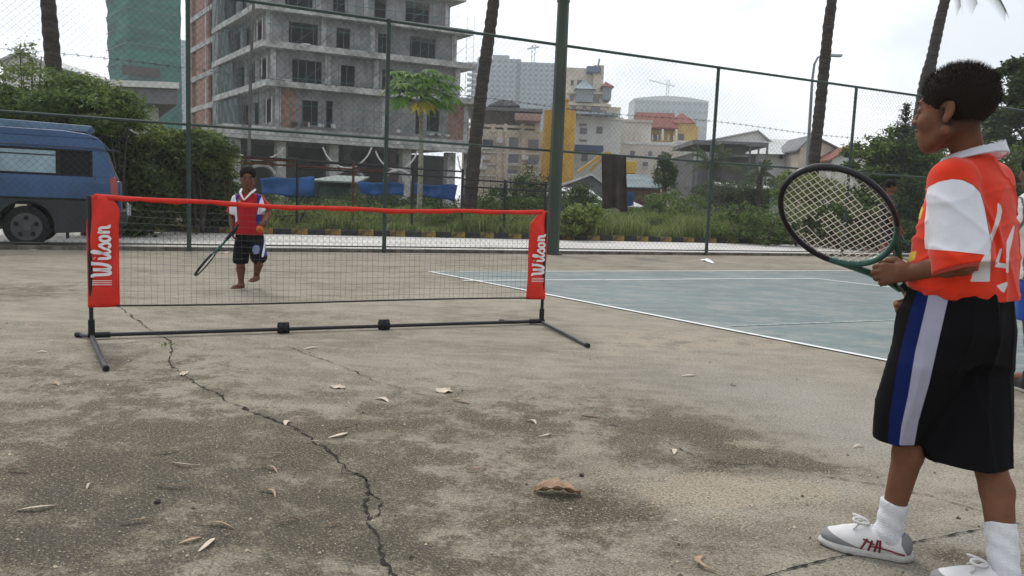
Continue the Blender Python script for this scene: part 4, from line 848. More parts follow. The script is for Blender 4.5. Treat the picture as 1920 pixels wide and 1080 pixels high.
WL=['pale leafy weed clump near the floodlight pole and the bright broad leaved plant', 'dull green weed clump left of the hanging cloth', 'olive weed clump right below the hanging cloth', 'pale weed clump just right of the hanging cloth', 'mid green weed clump left of the third fence post', 'olive weed clump right of the third fence post', 'pale weed clump in the grass under the round green bush, its left side', 'mid green weed clump in the grass under the round green bush, its middle', 'olive weed clump in the grass under the round green bush, its right side', 'pale weed clump at the left end of the vine covered bank', 'mid green weed clump just right of the floodlight pole', 'olive weed clump in the vines left of the racket head', 'pale weed clump right beside the head of the boy behind the net', 'mid green weed clump under the first blue tarpaulin', 'olive weed clump between the green shack and the net band', 'pale weed clump by the foot of the curved palm']
for k_ in range(16):
    px_=[1130,1165,1210,1255,1300,1345,1180,1235,1280,1390,1100,1420,480,575,640,905][k_]; dd_=r0_.uniform(1.0,5.0); w_=r0_.uniform(.35,.8); h_=r0_.uniform(.25,.5)
    bush('bush',WL[k_],'weeds',[(tuple(KP(XK(px_,dd_),.12+h_*.7,dd_)),(w_,w_*.7,h_))],900,.10,MLG[['light','mid','olive'][k_%3]],group='weed clumps in the verge grass',seed=40+k_,aspect=.35,clump=.35)
# norfolk style fir: tiers
t=thing('fir_tree','small tiered fir rising between the palm and the face of the near boy','fir tree',(A(1698,300,24).x,24,0)); P0=A(1700,202,24); b0=Vector((A(1696,300,24).x,24,0))
MB().tube([b0,P0],.09,6,.02).build('trunk',MT['bark2'],t); rr=random.Random(3); C=[]
for k in range(13):
    z=P0.z-.05-k*.17; rad=.10+.045*k; 
    for q in range(7):
        an=q*.9+k*.5; 
        for s in np.linspace(.1,1,9): C+= [(P0.x+math.cos(an)*rad*s+rr.gauss(0,.02),24+math.sin(an)*rad*s+rr.gauss(0,.02),z+.16*s*s+rr.gauss(0,.025)) for _ in range(3)]
link('needles',leaves_mesh('needles',np.array(C),.09,np.random.default_rng(2),.3,up=.3),MLG['fir'],t)
# tall grass: blades
def grass_strip(label,xs_px,d0,d1,n,h,mat,seed,name='tall_grass'):
    r_=np.random.default_rng(seed); px_=r_.uniform(xs_px[0],xs_px[1],n); d_=r_.uniform(d0,d1,n); k=(px_-960)/FPX; x=k*(KL(0)+d_)/(1-.43*k); y=KL(x)+d_
    patch=.75+.5*np.sin(x*1.3+seed)*np.sin(y*1.7)+.25*np.sin(x*4.1); hh=h*patch.clip(.35,1.3)*r_.uniform(.5,1.2,n); dx=r_.normal(0,.35,n)*hh*.7; dy=r_.normal(0,.3,n)*hh*.6; w_=r_.uniform(.006,.016,n)
    an=r_.uniform(0,3.14,n); wx=np.cos(an)*w_; wy=np.sin(an)*w_; z0=np.full(n,.08)
    a_=np.stack([x-wx,y-wy,z0],1); b_=np.stack([x+wx,y+wy,z0],1); c_=np.stack([x+wx*.7+dx*.4,y+wy*.7+dy*.4,z0+hh*.65],1); d2=np.stack([x-wx*.7+dx*.4,y-wy*.7+dy*.4,z0+hh*.65],1); e_=np.stack([x+dx,y+dy,z0+hh],1); e2=np.stack([x+dx+.002,y+dy,z0+hh],1)
    V=np.stack([a_,b_,c_,d2,e2,e_],1).reshape(-1,3); q=np.arange(n)*6
    F=np.concatenate([np.stack([q,q+1,q+2,q+3],1),np.stack([q+3,q+2,q+4,q+5],1)])
    tag(link(name,mesh_np(name,V,F),mat),label,'grass',kind='stuff')
grass_strip('tall pale grass behind the kerb between the pole and the vines',(1040,1400),.22,6,26000,.50,MT['grass'],1)
grass_strip('weedy grass behind the kerb and the net',(430,1040),.16,3.5,22000,.45,MT['grass'],2)
grass_strip('grass further back in the vacant plot',(900,1500),6,14,9000,.8,MT['grass'],3)
# date palm and small fan palms
def date_palm(label,px,py,Y,rad,zb=0,n=22):
    c=A(px,py,Y); t=thing('date_palm',label,'palm tree',(c.x,Y,0)); rr=random.Random(int(px)); MB().tube([Vector((c.x,Y,0)),c],.16,7).build('trunk',MT['bark'],t)
    for k in range(n):
        an=rr.uniform(0,6.28); el=rr.uniform(-.3,1.1); tip=c+Vector((math.cos(an)*math.cos(el),math.sin(an)*math.cos(el),math.sin(el)))*rad*rr.uniform(.8,1.1)
        frond(c,tip,rad*.25,MLG['olive'],t,nl=22,ll=rad*.22)
date_palm('spiky palm crown before the dark grey house',1335,318,46,1.7)
date_palm('small spiky palm in the scrub right of the dark grey house',1425,330,43,1.0,n=16)
# papaya tree: trunk and lobed leaves, each on its stalk
Yp=23.5; c=A(790,186,Yp); b0=Vector((A(785,420,Yp).x,Yp,0)); t=thing('papaya_tree','young papaya tree with an umbrella of lobed leaves before the concrete building','papaya tree',b0)
MB().tube([b0,b0.lerp(c,.5)+Vector((.03,0,0)),c],[.085,.075,.05],8).build('trunk',M('papaya_bark',(.30,.28,.24),.9,.25,4,.3,12,stretch=(1,1,4)),t)
rr=random.Random(21)
def papleaf(c0,d,size,mat):
    """palmate leaf with seven lobes, drooping"""
    d=Vector(d).normalized(); sd_=d.cross(Vector((0,0,1))).normalized(); up_=sd_.cross(d); mb=MB(); ctr=c0
    for k in range(9):
        an=(k-4)*.62; L=size*(1-.09*abs(k-4))*rr.uniform(.9,1.1); u=(d*math.cos(an)+sd_*math.sin(an)); v=u.cross(up_).normalized(); dr=Vector((0,0,-1))
        pts=[ctr, ctr+u*L*.3+v*L*.07+dr*L*.02, ctr+u*L*.55+v*L*.19+dr*L*.12, ctr+u*L*.72+v*L*.10+dr*L*.22, ctr+u*L*1.0+dr*L*.42, ctr+u*L*.72-v*L*.10+dr*L*.22, ctr+u*L*.55-v*L*.19+dr*L*.12, ctr+u*L*.3-v*L*.07+dr*L*.02]
        md=ctr+u*L*.5+up_*L*.03+dr*L*.05; n0=len(mb.v); mb.add(pts+[md],[(i,(i+1)%8,8) for i in range(8)])
    return mb
for k in range(46):
    an=k*2.4; f=k/46; el=1.15-2.0*f+rr.uniform(-.12,.12); r0=1.15*rr.uniform(.6,1.0)*(.55+.45*math.cos(el*.8)); dd=Vector((math.cos(an)*math.cos(el),math.sin(an)*math.cos(el),math.sin(el)))
    e_=c+Vector((dd.x*r0,dd.y*r0,dd.z*r0*.62+.30)); mt_=MLG['yellow'] if k in (40,44) else MLG['papaya']
    mid=c.lerp(e_,.55)+Vector((0,0,.1))
    o=papleaf(e_,(dd.x,dd.y,-.25+.3*dd.z),.44,mt_).build('leaf',mt_,t)
    MB().tube([c+Vector((0,0,.15*f)),mid,e_],.012,4,.008).build('stalk',MLG['papaya'],o)

# ================================================================== van
vu=-fu; vv=fv; V0=Vector((0,0,0)); 
sV=(lambda: line_hit(FP(0,0,.38),fu,219))()
V0=FP(sV,0,.38)            # rear near-side corner at ground
def VP(u,z,v=0): return V0+vu*u+vv*v+Vector((0,0,z))
MT['blue_paint']=M('faded_blue_paint',(.030,.090,.215),.42,.2,1.2,.03,20,spec=.5); MT['van_grey']=M('dusty_grey_cladding',(.04,.045,.047),.7,.2,2,.1,20)
van=thing('parked_van','old blue van with grey lower panels parked behind the left fence','van',V0)
def inw(z): return max(0,(z-.95))*.16
wc=(1.18,.30); rw=.30
def profile(z_lo,arch=True):
    pts=[]
    return pts
top=[(.02,.42),(.0,.62),(.0,.95),(.06,1.12),(.17,1.50),(.24,1.62),(.36,1.68),(.55,1.70),(4.4,1.70),(4.6,.42)]
def panel(poly,v0,v1,name,mat,parent,bev=.015):
    n_=len(poly); vs=[VP(u,z,v0+inw(z)) for u,z in poly]+[VP(u,z,v1-inw(z)) for u,z in poly]
    mb=MB().add(vs,[tuple(range(n_)),tuple(range(2*n_-1,n_-1,-1))]+[(i,(i+1)%n_,n_+(i+1)%n_,n_+i) for i in range(n_)]); o=mb.build(name,mat,parent); bevel(o,bev); return o
arch=[(wc[0]+.36*math.cos(a_),wc[1]+.36*math.sin(a_)) for a_ in np.linspace(.35,math.pi-.35,13)]
up_p=[(.0,.72),(.0,.95),(.06,1.12),(.17,1.50),(.24,1.60),(.36,1.66),(.60,1.69),(4.4,1.69),(4.6,.72)]
# upper body as side skins with window openings: build shell pieces
def skin(poly,name,mat,parent,off=0,th=.03,bev=.006):
    n_=len(poly); vs=[VP(u,z,off+inw(z)) for u,z in poly]+[VP(u,z,off+th+inw(z)) for u,z in poly]
    return bevel(MB().add(vs,[tuple(range(n_)),tuple(range(2*n_-1,n_-1,-1))]+[(i,(i+1)%n_,n_+(i+1)%n_,n_+i) for i in range(n_)]).build(name,mat,parent),bev)
W_=1.68
skin([(.0,.72),(.0,.95),(.03,1.05),(4.6,1.05),(4.6,.72)],'side_panel',MT['blue_paint'],van)
skin([(.03,1.051),(.06,1.12),(.15,1.43),(.36,1.43),(.36,1.051)],'rear_pillar',MT['blue_paint'],van)
skin([(.15,1.431),(.17,1.50),(.24,1.58),(.36,1.60),(4.6,1.60),(4.6,1.431)],'roof_side',MT['blue_paint'],van)
skin([(2.9,1.051),(2.9,1.43),(3.0,1.43),(3.0,1.051)],'door_pillar',MT['blue_paint'],van)
o=skin([(.33,1.04),(.33,1.44),(2.95,1.44),(2.95,1.04)],'window',M('van_window_glass',(.008,.010,.011),.12,.1,2,0,spec=.12),van,.012,.01,.001)
for a_,b_,z0,z1 in [(.33,.36,1.05,1.43),(.74,.79,1.05,1.43),(1.55,1.58,1.05,1.43),(.34,2.9,1.05,1.075),(.34,2.9,1.405,1.43),(.79,2.9,1.33,1.345)]: skin([(a_,z0),(a_,z1),(b_,z1),(b_,z0)],'window_frame',MT['rubber'],o,-.004,.014,.001)
skin([(.80,1.08),(.80,1.40),(1.50,1.40),(1.50,1.08)],'pane',M('reflection_tinted_pane',(.20,.30,.36),.3,.3,1.2,0,spec=.8),o,.005,.006,.001)  # pale base colour holds a painted reflection
skin([(1.6,1.08),(1.6,1.40),(2.88,1.40),(2.88,1.08)],'pane',M('reflection_tinted_pane_long',(.20,.29,.35),.3,.3,1.0,0,spec=.8),o,.005,.006,.001)  # reflection painted into the base colour here as well
for u_ in (.30,1.9): skin([(u_,.74),(u_,1.045),(u_+.012,1.045),(u_+.012,.74)],'door_seam',MT['rubber'],van,-.003,.01,.001)
skin([(.42,.80),(.42,.93),(.56,.93),(.56,.80)],'fuel_flap',MT['blue_paint'],van,-.004,.01,.003)
skin([(.0,1.44),(.30,1.46),(4.6,1.46),(4.6,1.475),(.30,1.475),(.0,1.455)],'rain_gutter',M('rusty_blue_gutter',(.10,.09,.09),.7,.4,5,0,col2=(.03,.06,.13)),van,-.014,.012,.002)
# lower grey panel with wheel arch
lowp=[(.02,.24),(.0,.45),(.0,.715),(4.6,.715),(4.6,.24)]
pts=[(.02,.26),(.0,.45),(.0,.715),(4.6,.715),(4.6,.22),(wc[0]+.37,.22)]+[(wc[0]+.35*math.cos(a_),wc[1]+.02+.35*math.sin(a_)) for a_ in np.linspace(-.2,math.pi+.2,15)]+[(wc[0]-.37,.22)]
skin(pts,'lower_panel',MT['van_grey'],van,-.012,.05)
skin([(.0,.70),(.0,.73),(4.6,.73),(4.6,.70)],'rubbing_strip',MT['rubber'],van,-.02,.02,.004)
# body core: dark interior box, roof, rear
o=panel([(.05,.30),(.05,.95),(.22,1.50),(.40,1.62),(4.5,1.62),(4.5,.30),(wc[0]+.4,.30),(wc[0]+.3,.62),(wc[0]-.3,.62),(wc[0]-.4,.30)],.06,W_-.06,'interior',MT['dark_void'],van)
panel([(.10,1.45),(.17,1.53),(.26,1.625),(.40,1.67),(.7,1.70),(4.5,1.70),(4.5,1.601),(.3,1.601)],.0,W_,'roof',MT['blue_paint'],van,.03)
panel([(-.02,1.0),(.04,1.14),(.14,1.44),(.17,1.44),(.08,1.12),(.02,1.0)],.12,W_-.12,'rear_window',MT['dark_glass'],van)
panel([(-.03,.5),(-.03,1.0),(.03,1.0),(.03,.5)],.05,W_-.05,'tailgate',MT['blue_paint'],van)
panel([(.42,1.705),(.34,1.80),(1.2,1.815),(4.5,1.83),(4.5,1.715)],.14,W_-.14,'roof_rack',M('pale_blue_trim',(.14,.23,.34),.5,.2,2,.05,10),van,.01)  # flat pale rack lying along the roof
panel([(-.10,.34),(-.12,.44),(-.10,.56),(.10,.56),(.10,.34)],.0,W_,'bumper',MT['van_grey'],van,.02)
skin([(.0,.76),(.0,.98),(.035,1.06),(.11,1.06),(.10,.76)],'tail_lamp',M('red_lamp_glass',(.30,.03,.03),.2,.1,5,0,spec=.7),van,-.02,.03)
panel([(-.145,.52),(-.145,.66),(-.11,.70),(-.11,.50)],.0,.25,'bumper_bracket',M('dull_metal',(.4,.42,.42),.4,.2,5,0),van,.01)
MB().tube([VP(-.13,.50,.05),VP(-.13,.66,.05)],.04,8).build('tow_bracket',M('dull_bracket',(.3,.32,.32),.4,.2,5,0,metal=.5),van)
def wheel(u0,v0):
    c=VP(u0,.30,v0); wh=MB().tube([c-vv*.0,c+vv*.20],rw,28).build('wheel',MT['rubber'],van); bevel(wh,.03)
    MB().tube([c-vv*.006,c+vv*.02],rw*.66,28).build('rim',M('dusty_alloy_%d'%int(u0*10),(.09,.095,.095),.6,.2,5,.1,20,metal=.3),wh)
    for k in range(5):
        an=k*1.2566+.3; d=vu*math.cos(an)+Vector((0,0,math.sin(an))); MB().tube([c+d*rw*.43-vv*.012,c+d*rw*.43-vv*.003],.034,8).build('rim_hole',MT['rubber'],wh)
    MB().tube([c-vv*.03,c+vv*.01],.06,12).build('hub_cap',MT['grey_tube'],wh)
wheel(wc[0],.05); wheel(3.7,.05)
o=MB().tube([VP(wc[0],.30,1.4),VP(wc[0],.30,1.6)],rw,20).build('wheel',MT['rubber'],van)
MB().obox(VP(.66,0,.02),vu,vv,.03,.2,.14,.34).build('mud_flap',MT['rubber'],van)

# ================================================================== mini tennis net
nL=G(172,636); nR=G(1015,608); nd=(nR-nL).normalized(); NLn=(nR-nL).length; nv=Vector((-nd.y,nd.x,0)); Zt=.862
def NP(s,z,d=0): return nL+nd*s+nv*d+Vector((0,0,z))
net=thing('tennis_net','low red topped mini tennis net on black feet in the middle of the concrete','tennis net',nL+nd*NLn/2)
net.location=nL
for s in (0,NLn):
    po=MB().tube([NP(s,.02),NP(s,.86)],.0125,10).build('post',MT['black_metal'],net)
    MB().tube([NP(s,.015),NP(s,.12)],.019,10).build('socket',MT['rubber'],po)
mb=MB(); mb.tube([NP(0,.025),NP(NLn,.025)],.0125,10); mb.build('base_tube',MT['black_metal'],net)
for s,e in ((0,1),(NLn,-1)): MB().tube([NP(s-e*.02,.025),NP(s+e*.10,.025)],.018,10).build('elbow',MT['rubber'],net)
for px in (529,720):
    s=line_hit(nL,nd,px); r_=random.Random(px); o=MB().tube([NP(s-.036,.03),NP(s-.02,.03),NP(s,.03),NP(s+.02,.03),NP(s+.036,.03)],[.034,.043,.036,.044,.034],14).build('joint_pad',MT['rubber'],net); 
    MB().box(NP(s,.062),(.07,.03,.018),math.atan2(nd.y,nd.x)).build('pad_flap',MT['rubber'],o)
feet=[(nL,G(199,696)),(nL,G(145,632)),(nR,G(1102,652)),(nR,G(937,606))]
for a_,b_ in feet:
    d=(b_-a_).normalized(); o=MB().tube([a_+Vector((0,0,.02)),b_+Vector((0,0,.014))],.0125,10).build('leg',MT['grey_tube'],net)
    MB().tube([b_-d*.03+Vector((0,0,.0145)),b_+d*.008+Vector((0,0,.0145))],.0155,10).build('end_cap',MT['rubber'],o)
# netting
sg=lambda s:-.030*math.sin(math.pi*s/NLn)   # sag of the top
mb=MB(); ns_=74; rowsz=15
for i in range(1,ns_):
    s=.14+(NLn-.26)*i/ns_; mb.tube([NP(s+.004*math.sin(i*3),.205-.35*sg(s)*0,.002),NP(s+.005*math.sin(i*7),.5,.0),NP(s,.835+sg(s))],.0008,3,cap=False)
for j in range(1,rowsz):
    z=.205+(.63)*j/rowsz; mb.tube([NP(s,z+sg(s)*j/rowsz+.003*math.sin(s*9+j),.001) for s in np.linspace(.14,NLn-.12,16)],.0008,3,cap=False)
mb.build('netting',MT['black_metal'],net)
mb=MB(); mb.tube([NP(s,.203-.006*math.sin(s*2)) for s in np.linspace(.1,NLn-.08,14)],.006,6); mb.build('bottom_cord',MT['black_metal'],net)
# red top band: folded tape with slight flutter
vs=[];n_=60
for i in range(n_+1):
    s=.03+(NLn-.06)*i/n_; h=.026+.004*math.sin(i*.9)+.003*math.sin(i*2.3); z=.872+sg(s)-.004*math.sin(i*.37); y=.004*math.sin(i*.8)
    for (dy,dz) in ((-.009,-h),(-.011,-h*.3),(-.006,.004),(.006,.004),(.011,-h*.3),(.009,-h)): vs.append(NP(s,z+dz,dy+y))
fs=[(i*6+j,(i+1)*6+j,(i+1)*6+(j+1)%6,i*6+(j+1)%6) for i in range(n_) for j in range(6)]
MB().add(vs,fs).build('top_band',MT['red_net'],net,smooth=True)
# red sleeves with lettering
def letters():
    """strokes of the white script word, in units of height 1; returns list of (polyline, width)"""
    P=[]
    P.append(([(0.02,.98),(.16,.98),(.17,.5),(.20,.12),(.30,.05),(.40,.18),(.46,.6)],.17))     # W
    P.append(([(.46,.95),(.46,.4),(.50,.12),(.60,.05),(.72,.2),(.80,.6),(.80,.98)],.17))
    P.append(([(.70,.98),(.92,.98)],.10))
    P.append(([(1.02,.62),(1.10,.62),(1.10,.2),(1.16,.06),(1.26,.10),(1.34,.3)],.15)); P.append(([(1.10,.86),(1.12,.88)],.17))
    P.append(([(1.30,.25),(1.48,.6),(1.54,.92),(1.46,1.02),(1.40,.85),(1.40,.25),(1.46,.05),(1.58,.10),(1.66,.3)],.13))
    P.append(([(1.64,.3),(1.84,.66),(1.90,.48),(2.0,.26),(1.94,.06),(1.78,.06),(1.72,.16)],.14))
    P.append(([(2.22,.60),(2.08,.44),(2.10,.14),(2.24,.04),(2.38,.16),(2.38,.46),(2.24,.60)],.15)); 
    P.append(([(2.52,.62),(2.60,.60),(2.60,.06)],.16)); P.append(([(2.60,.42),(2.72,.60),(2.86,.52),(2.86,.18),(2.92,.06),(3.02,.10)],.15))
    return P
def sleeve(s_in,s_out,ztop,zbot,labeltxt,let):
    """flat fabric pocket from the post (s_out) to s_in"""
    nx_,nz_=10,26; V=[];Fc=[]
    def pt(i,j,side):
        u=i/nx_; v=j/nz_; z=ztop+(zbot-ztop)*v; tp=min(1,.66+v*2.6) if s_out<1 else min(1,.45+v*3.5); s=s_out+(s_in-s_out)*u*tp
        if s_out<1: s+= .02*(1-min(1,v*4))
        if v<.06: z-= .012*abs(u-.5)
        d=.006+.010*math.sin(math.pi*u)*(.6+.4*math.cos(v*5)); w_=.006*math.sin(v*11+u*3)+.006*math.sin(u*9+v*4)*(1-v)
        return NP(s,z,(side*d+w_-.0))
    for side in (-1,1):
        b0=len(V); V+= [pt(i,j,side) for j in range(nz_+1) for i in range(nx_+1)]
        for j in range(nz_):
            for i in range(nx_):
                q=b0+j*(nx_+1)+i; f=(q,q+1,q+nx_+2,q+nx_+1); Fc.append(f if side==-1 else f[::-1])
    n1_=(nx_+1)*(nz_+1)
    for j in range(nz_):
        for i in (0,nx_): a_=j*(nx_+1)+i; Fc.append((a_,a_+nx_+1,a_+nx_+1+n1_,a_+n1_))
    for i in range(nx_):
        for j in (0,nz_): a_=j*(nx_+1)+i; Fc.append((a_,a_+1,a_+1+n1_,a_+n1_))
    o=MB().add(V,Fc).build('sleeve',MT['red_net'],net,smooth=True)
    # lettering reads upwards; x of the text runs along +z, its height towards the post
    sc_,z0,c_=let
    mb=MB()
    for pl,wd in letters():
        pts=[]
        for a_,b_ in zip(pl[:-1],pl[1:]):
            for q in range(4): pts.append((a_[0]+(b_[0]-a_[0])*q/4,a_[1]+(b_[1]-a_[1])*q/4))
        pts.append(pl[-1])
        for _ in range(2): pts=[pts[0]]+[((pts[i-1][0]+2*pts[i][0]+pts[i+1][0])/4,(pts[i-1][1]+2*pts[i][1]+pts[i+1][1])/4) for i in range(1,len(pts)-1)]+[pts[-1]]
        vs=[];fs=[]
        for i,(x,y) in enumerate(pts):
            a_,b_=pts[max(0,i-1)],pts[min(len(pts)-1,i+1)]; dx,dy=b_[0]-a_[0],b_[1]-a_[1]; L=math.hypot(dx,dy) or 1; nx2,ny2=-dy/L,dx/L
            for sg_ in (-1,1):
                X_,Y_=x+nx2*wd/2*sg_,y+ny2*wd/2*sg_; vs.append((X_,Y_))
            if i: fs.append((2*i-2,2*i-1,2*i+1,2*i))
        e=1 if s_in>s_out else -1
        mb.add([NP(c_+(.5-Y_)*sc_,z0+X_*sc_,-.0225) for X_,Y_ in vs],fs)
    for k in range(3): 
        mb.add([NP(c_-.5*sc_,z0-.02-.012*k,-.0225),NP(c_+.5*sc_,z0-.02-.012*k,-.0225),NP(c_+.5*sc_,z0-.016-.012*k,-.0225),NP(c_-.5*sc_,z0-.016-.012*k,-.0225)],[(0,1,2,3)])
    mb.build('lettering',MT['white_print'],o)
sleeve(.155,-.016,.868,.195,'',(.105,.375,.062))
sleeve(NLn-.135,NLn+.016,.868,.195,'',(.105,.375,NLn-.058))

# ================================================================== fallen leaves, stones, paper
lm=[M('pale_dry_leaf',(.55,.46,.36),.7,.15,30,0),M('tan_dry_leaf',(.40,.27,.17),.7,.2,30,0),M('brown_dry_leaf',(.20,.12,.07),.8,.3,20,0)]
def sickle(px0,py0,px1,py1,bend,wpx,mi,label,seed=0):
    a_,b_=G(px0,py0),G(px1,py1); L=(b_-a_).length; d=(b_-a_).normalized(); s_=Vector((-d.y,d.x,0)); w_=wpx*a_.y/FPX; vs=[];fs=[];rr=random.Random(seed+int(px0)); tw=rr.uniform(-.5,.5)
    for i in range(9):
        f=i/8; p=a_.lerp(b_,f)+s_*bend*L*math.sin(math.pi*f); h=.004+.009*math.sin(math.pi*f); wd=w_*math.sin(math.pi*(.06+.9*f))**.7
        vs+=[p-s_*wd*.5+Vector((0,0,h+.006*tw)),p+s_*wd*.5+Vector((0,0,h-.002))]
        if i: fs.append((2*i-2,2*i-1,2*i+1,2*i))
    c=(a_+b_)/2; vs=[v-c for v in vs]; o=MB().add(vs,fs).build('dry_leaf',lm[mi]); o.location=c; o.modifiers.new('t','SOLIDIFY').thickness=.0012
    tag(o,label,'leaf','narrow dry leaves scattered on the concrete')
for q in [(30,958,110,948,-.16,9,0,'pale curved leaf at the lower left edge of the concrete'),(335,1020,378,1008,-.2,8,1,'tan leaf lying left of its crossed neighbour near the bottom'),(372,1035,402,1010,-.1,10,0,'broad pale leaf right of the pair near the bottom'),
 (365,985,440,993,.12,7,1,'long reddish leaf above the pair near the bottom'),(295,912,358,914,-.12,7,1,'curved tan leaf above the small dark stone'),(225,985,285,978,.05,7,1,'faint brown leaf left of the long reddish one'),
 (325,868,375,874,-.25,5,0,'thin hooked pale leaf in the left middle ground'),(282,853,334,847,-.06,5,1,'thin straight tan leaf left of the hooked one'),(475,856,528,852,-.2,5,0,'thin smiling pale leaf left of the main crack'),
 (484,878,520,888,.2,6,1,'short bent leaf under the thin smiling one'),(483,922,516,934,.25,7,1,'bent brown leaf alone left of the crack'),(163,918,176,908,.1,5,0,'tiny leaf near the left ribs'),(15,884,60,886,-.05,6,1,'thin reddish leaf at the left edge'),
 (66,662,90,661,.05,6,0,'pale leaf by the left edge beyond the net foot'),(90,720,110,724,.2,6,1,'small curved leaf left of the front net foot'),(616,821,652,812,-.2,8,0,'pale double leaf right of the crack fork'),(575,831,605,831,0,3,0,'straight white stalk by the crack fork'),
 (535,798,550,790,.2,10,0,'small pale leaf on the crack edge'),(875,886,912,880,-.05,7,2,'dark brown pod like leaf left of the big leaf'),(985,790,1005,796,.25,8,0,'small forked pale leaf above the big leaf'),(1008,820,1030,815,-.3,6,0,'faint curved leaf right of the middle'),
 (1092,780,1122,784,.1,9,2,'dark curled leaf right of the middle'),(850,752,880,758,.1,7,1,'tan stalk like leaf beside the white leaf'),(703,748,728,754,.15,10,0,'forked pale leaf left of the white leaf'),(1277,706,1305,704,-.1,5,0,'thin pale leaf in front of the court line'),
 (1318,1045,1342,1075,-.35,13,1,'pink tan crescent leaf near the bottom right of centre'),(1258,843,1264,852,.1,10,0,'tiny pale leaf at the dark seam'),(330,681,365,680,0,4,0,'thin white stalk beside the crack behind the net foot'),(520,985,560,975,.06,5,1,'faint leaf by the bottom end of the crack'),(610,990,640,984,.05,6,2,'small dark leaf left of the bottom of the crack'),
 (1370,722,1380,724,0,8,1,'tiny reddish leaf before the near court line'),(232,644,262,641,.1,5,0,'thin leaf behind the net base tube'),(570,655,600,652,.0,5,0,'flat pale chip in front of the net'),(1600,840,1620,838,.1,5,0,'thin leaf left of the shorts of the near boy')]:
    sickle(*q)
def chip(px,py,wpx,hpx,label,mat,cat='leaf',seed=1,name='white_leaf',lift=.012):
    c=G(px,py); k=c.y/FPX; rx=wpx*k/2; ry=hpx*c.y*c.y/(HC*FPX)/2; rr=random.Random(seed); n_=14; vs=[]
    for i in range(n_):
        an=2*math.pi*i/n_; q=rr.uniform(.75,1.2); vs.append(Vector((math.cos(an)*rx*q,math.sin(an)*ry*q,.003+lift*rr.uniform(0,1)*abs(math.sin(an*1.5)))))
    vs.append(Vector((0,0,lift*1.2))); o=MB().add(vs,[(i,(i+1)%n_,n_) for i in range(n_)]).build(name,mat); o.location=c; o.modifiers.new('t','SOLIDIFY').thickness=.0015; return tag(o,label,cat)
chip(833,734,30,9,'white shell shaped leaf lying in the middle of the concrete',lm[0],seed=2)
chip(634,727,30,5,'flat white leaf between crack and middle',lm[0],seed=3)
chip(346,702,10,8,'small white chip sitting in the crack near the net foot',lm[0],seed=4)
chip(1327,491,14,5,'small crumpled white paper lying before the third fence post',MT['white_print'],'paper',seed=5,name='paper_scrap',lift=.05)
for px,py,s_ in ((60,470,1),(1210,472,2),(420,474,3)): chip(px,py,14,3,['pale scrap by the van wheel','pale scrap at the fence foot right of the pole','pale scrap at the fence foot near the first post'][s_-1],lm[0],'litter',seed=s_+7,name='paper_scrap')
# big curled leaf
c=G(1045,926); k=c.y/FPX; nx_,ny_=16,6; V=[];rr=random.Random(6)
for j in range(ny_+1):
    for i in range(nx_+1):
        u=i/nx_; v=j/ny_*2-1; x=(u-.5)*90*k; wd=.034*math.sin(math.pi*min(1,.04+u*.96))**.75*(1+.18*math.sin(u*19)); y=v*wd; z=.004+.022*abs(v)**1.6*(.5+.5*math.sin(u*3+ (0 if v<0 else .6)))+.012*math.sin(math.pi*u)+.004*math.sin(u*23+v*3)
        V.append((x,y,z))
o=link('large_leaf',mesh_np('large_leaf',V,[(j*(nx_+1)+i,j*(nx_+1)+i+1,(j+1)*(nx_+1)+i+1,(j+1)*(nx_+1)+i) for j in range(ny_) for i in range(nx_)]),M('large_brown_leaf',(.20,.10,.055),.6,.35,16,.3,60,col2=(.42,.29,.19)),smooth=True)
o.location=c; o.rotation_euler=(0,0,-.08); o.modifiers.new('t','SOLIDIFY').thickness=.0015; tag(o,'large curled brown leaf alone on a dark stain of the concrete','leaf')
def stone(px,py,r,label,seed):
    c=G(px,py); bm=bmesh.new(); bmesh.ops.create_icosphere(bm,subdivisions=2,radius=r); rr=random.Random(seed)
    for v in bm.verts: v.co*=rr.uniform(.8,1.15); v.co.z*=.65
    me=bpy.data.meshes.new('stone'); bm.to_mesh(me); bm.free(); o=link('stone',me,MT['cloth_dark']); o.location=c+Vector((0,0,r*.5)); tag(o,label,'stone')
stone(295,943,.010,'small dark stone lying left of the crack',1); stone(1090,893,.009,'small dark pebble above the big brown leaf',2)
# fine grit and leaf crumbs, too many to count
r_=np.random.default_rng(31); n_=5200; px_=r_.uniform(-60,1900,n_); py_=540+560*r_.uniform(0,1,n_)**1.2; Cg=np.array([G(a_,b_)[:] for a_,b_ in zip(px_,py_)]); Cg[:,2]=.003
sz=r_.uniform(.0012,.0042,n_)*np.where(r_.uniform(size=n_)<.06,2.4,1)
o4=np.array([[1,0,-.3],[-.5,.87,-.3],[-.5,-.87,-.3],[0,0,.9]]); an=r_.uniform(0,6.28,n_); ca_,sa_=np.cos(an),np.sin(an)
Vg=np.stack([Cg+np.stack([(q_[0]*ca_-q_[1]*sa_*.7)*sz,(q_[0]*sa_+q_[1]*ca_*.7)*sz,q_[2]*sz*.6],1) for q_ in o4],1).reshape(-1,3); b4=np.arange(n_)*4
Fg=np.concatenate([np.stack([b4,b4+1,b4+3],1),np.stack([b4+1,b4+2,b4+3],1),np.stack([b4+2,b4,b4+3],1)])
tag(link('grit',mesh_np('grit',Vg,Fg),leafmat('grit_mixed',(.05,.04,.03),(.50,.42,.32),0,.9)),'fine grit and leaf crumbs scattered over the concrete','grit',kind='stuff')
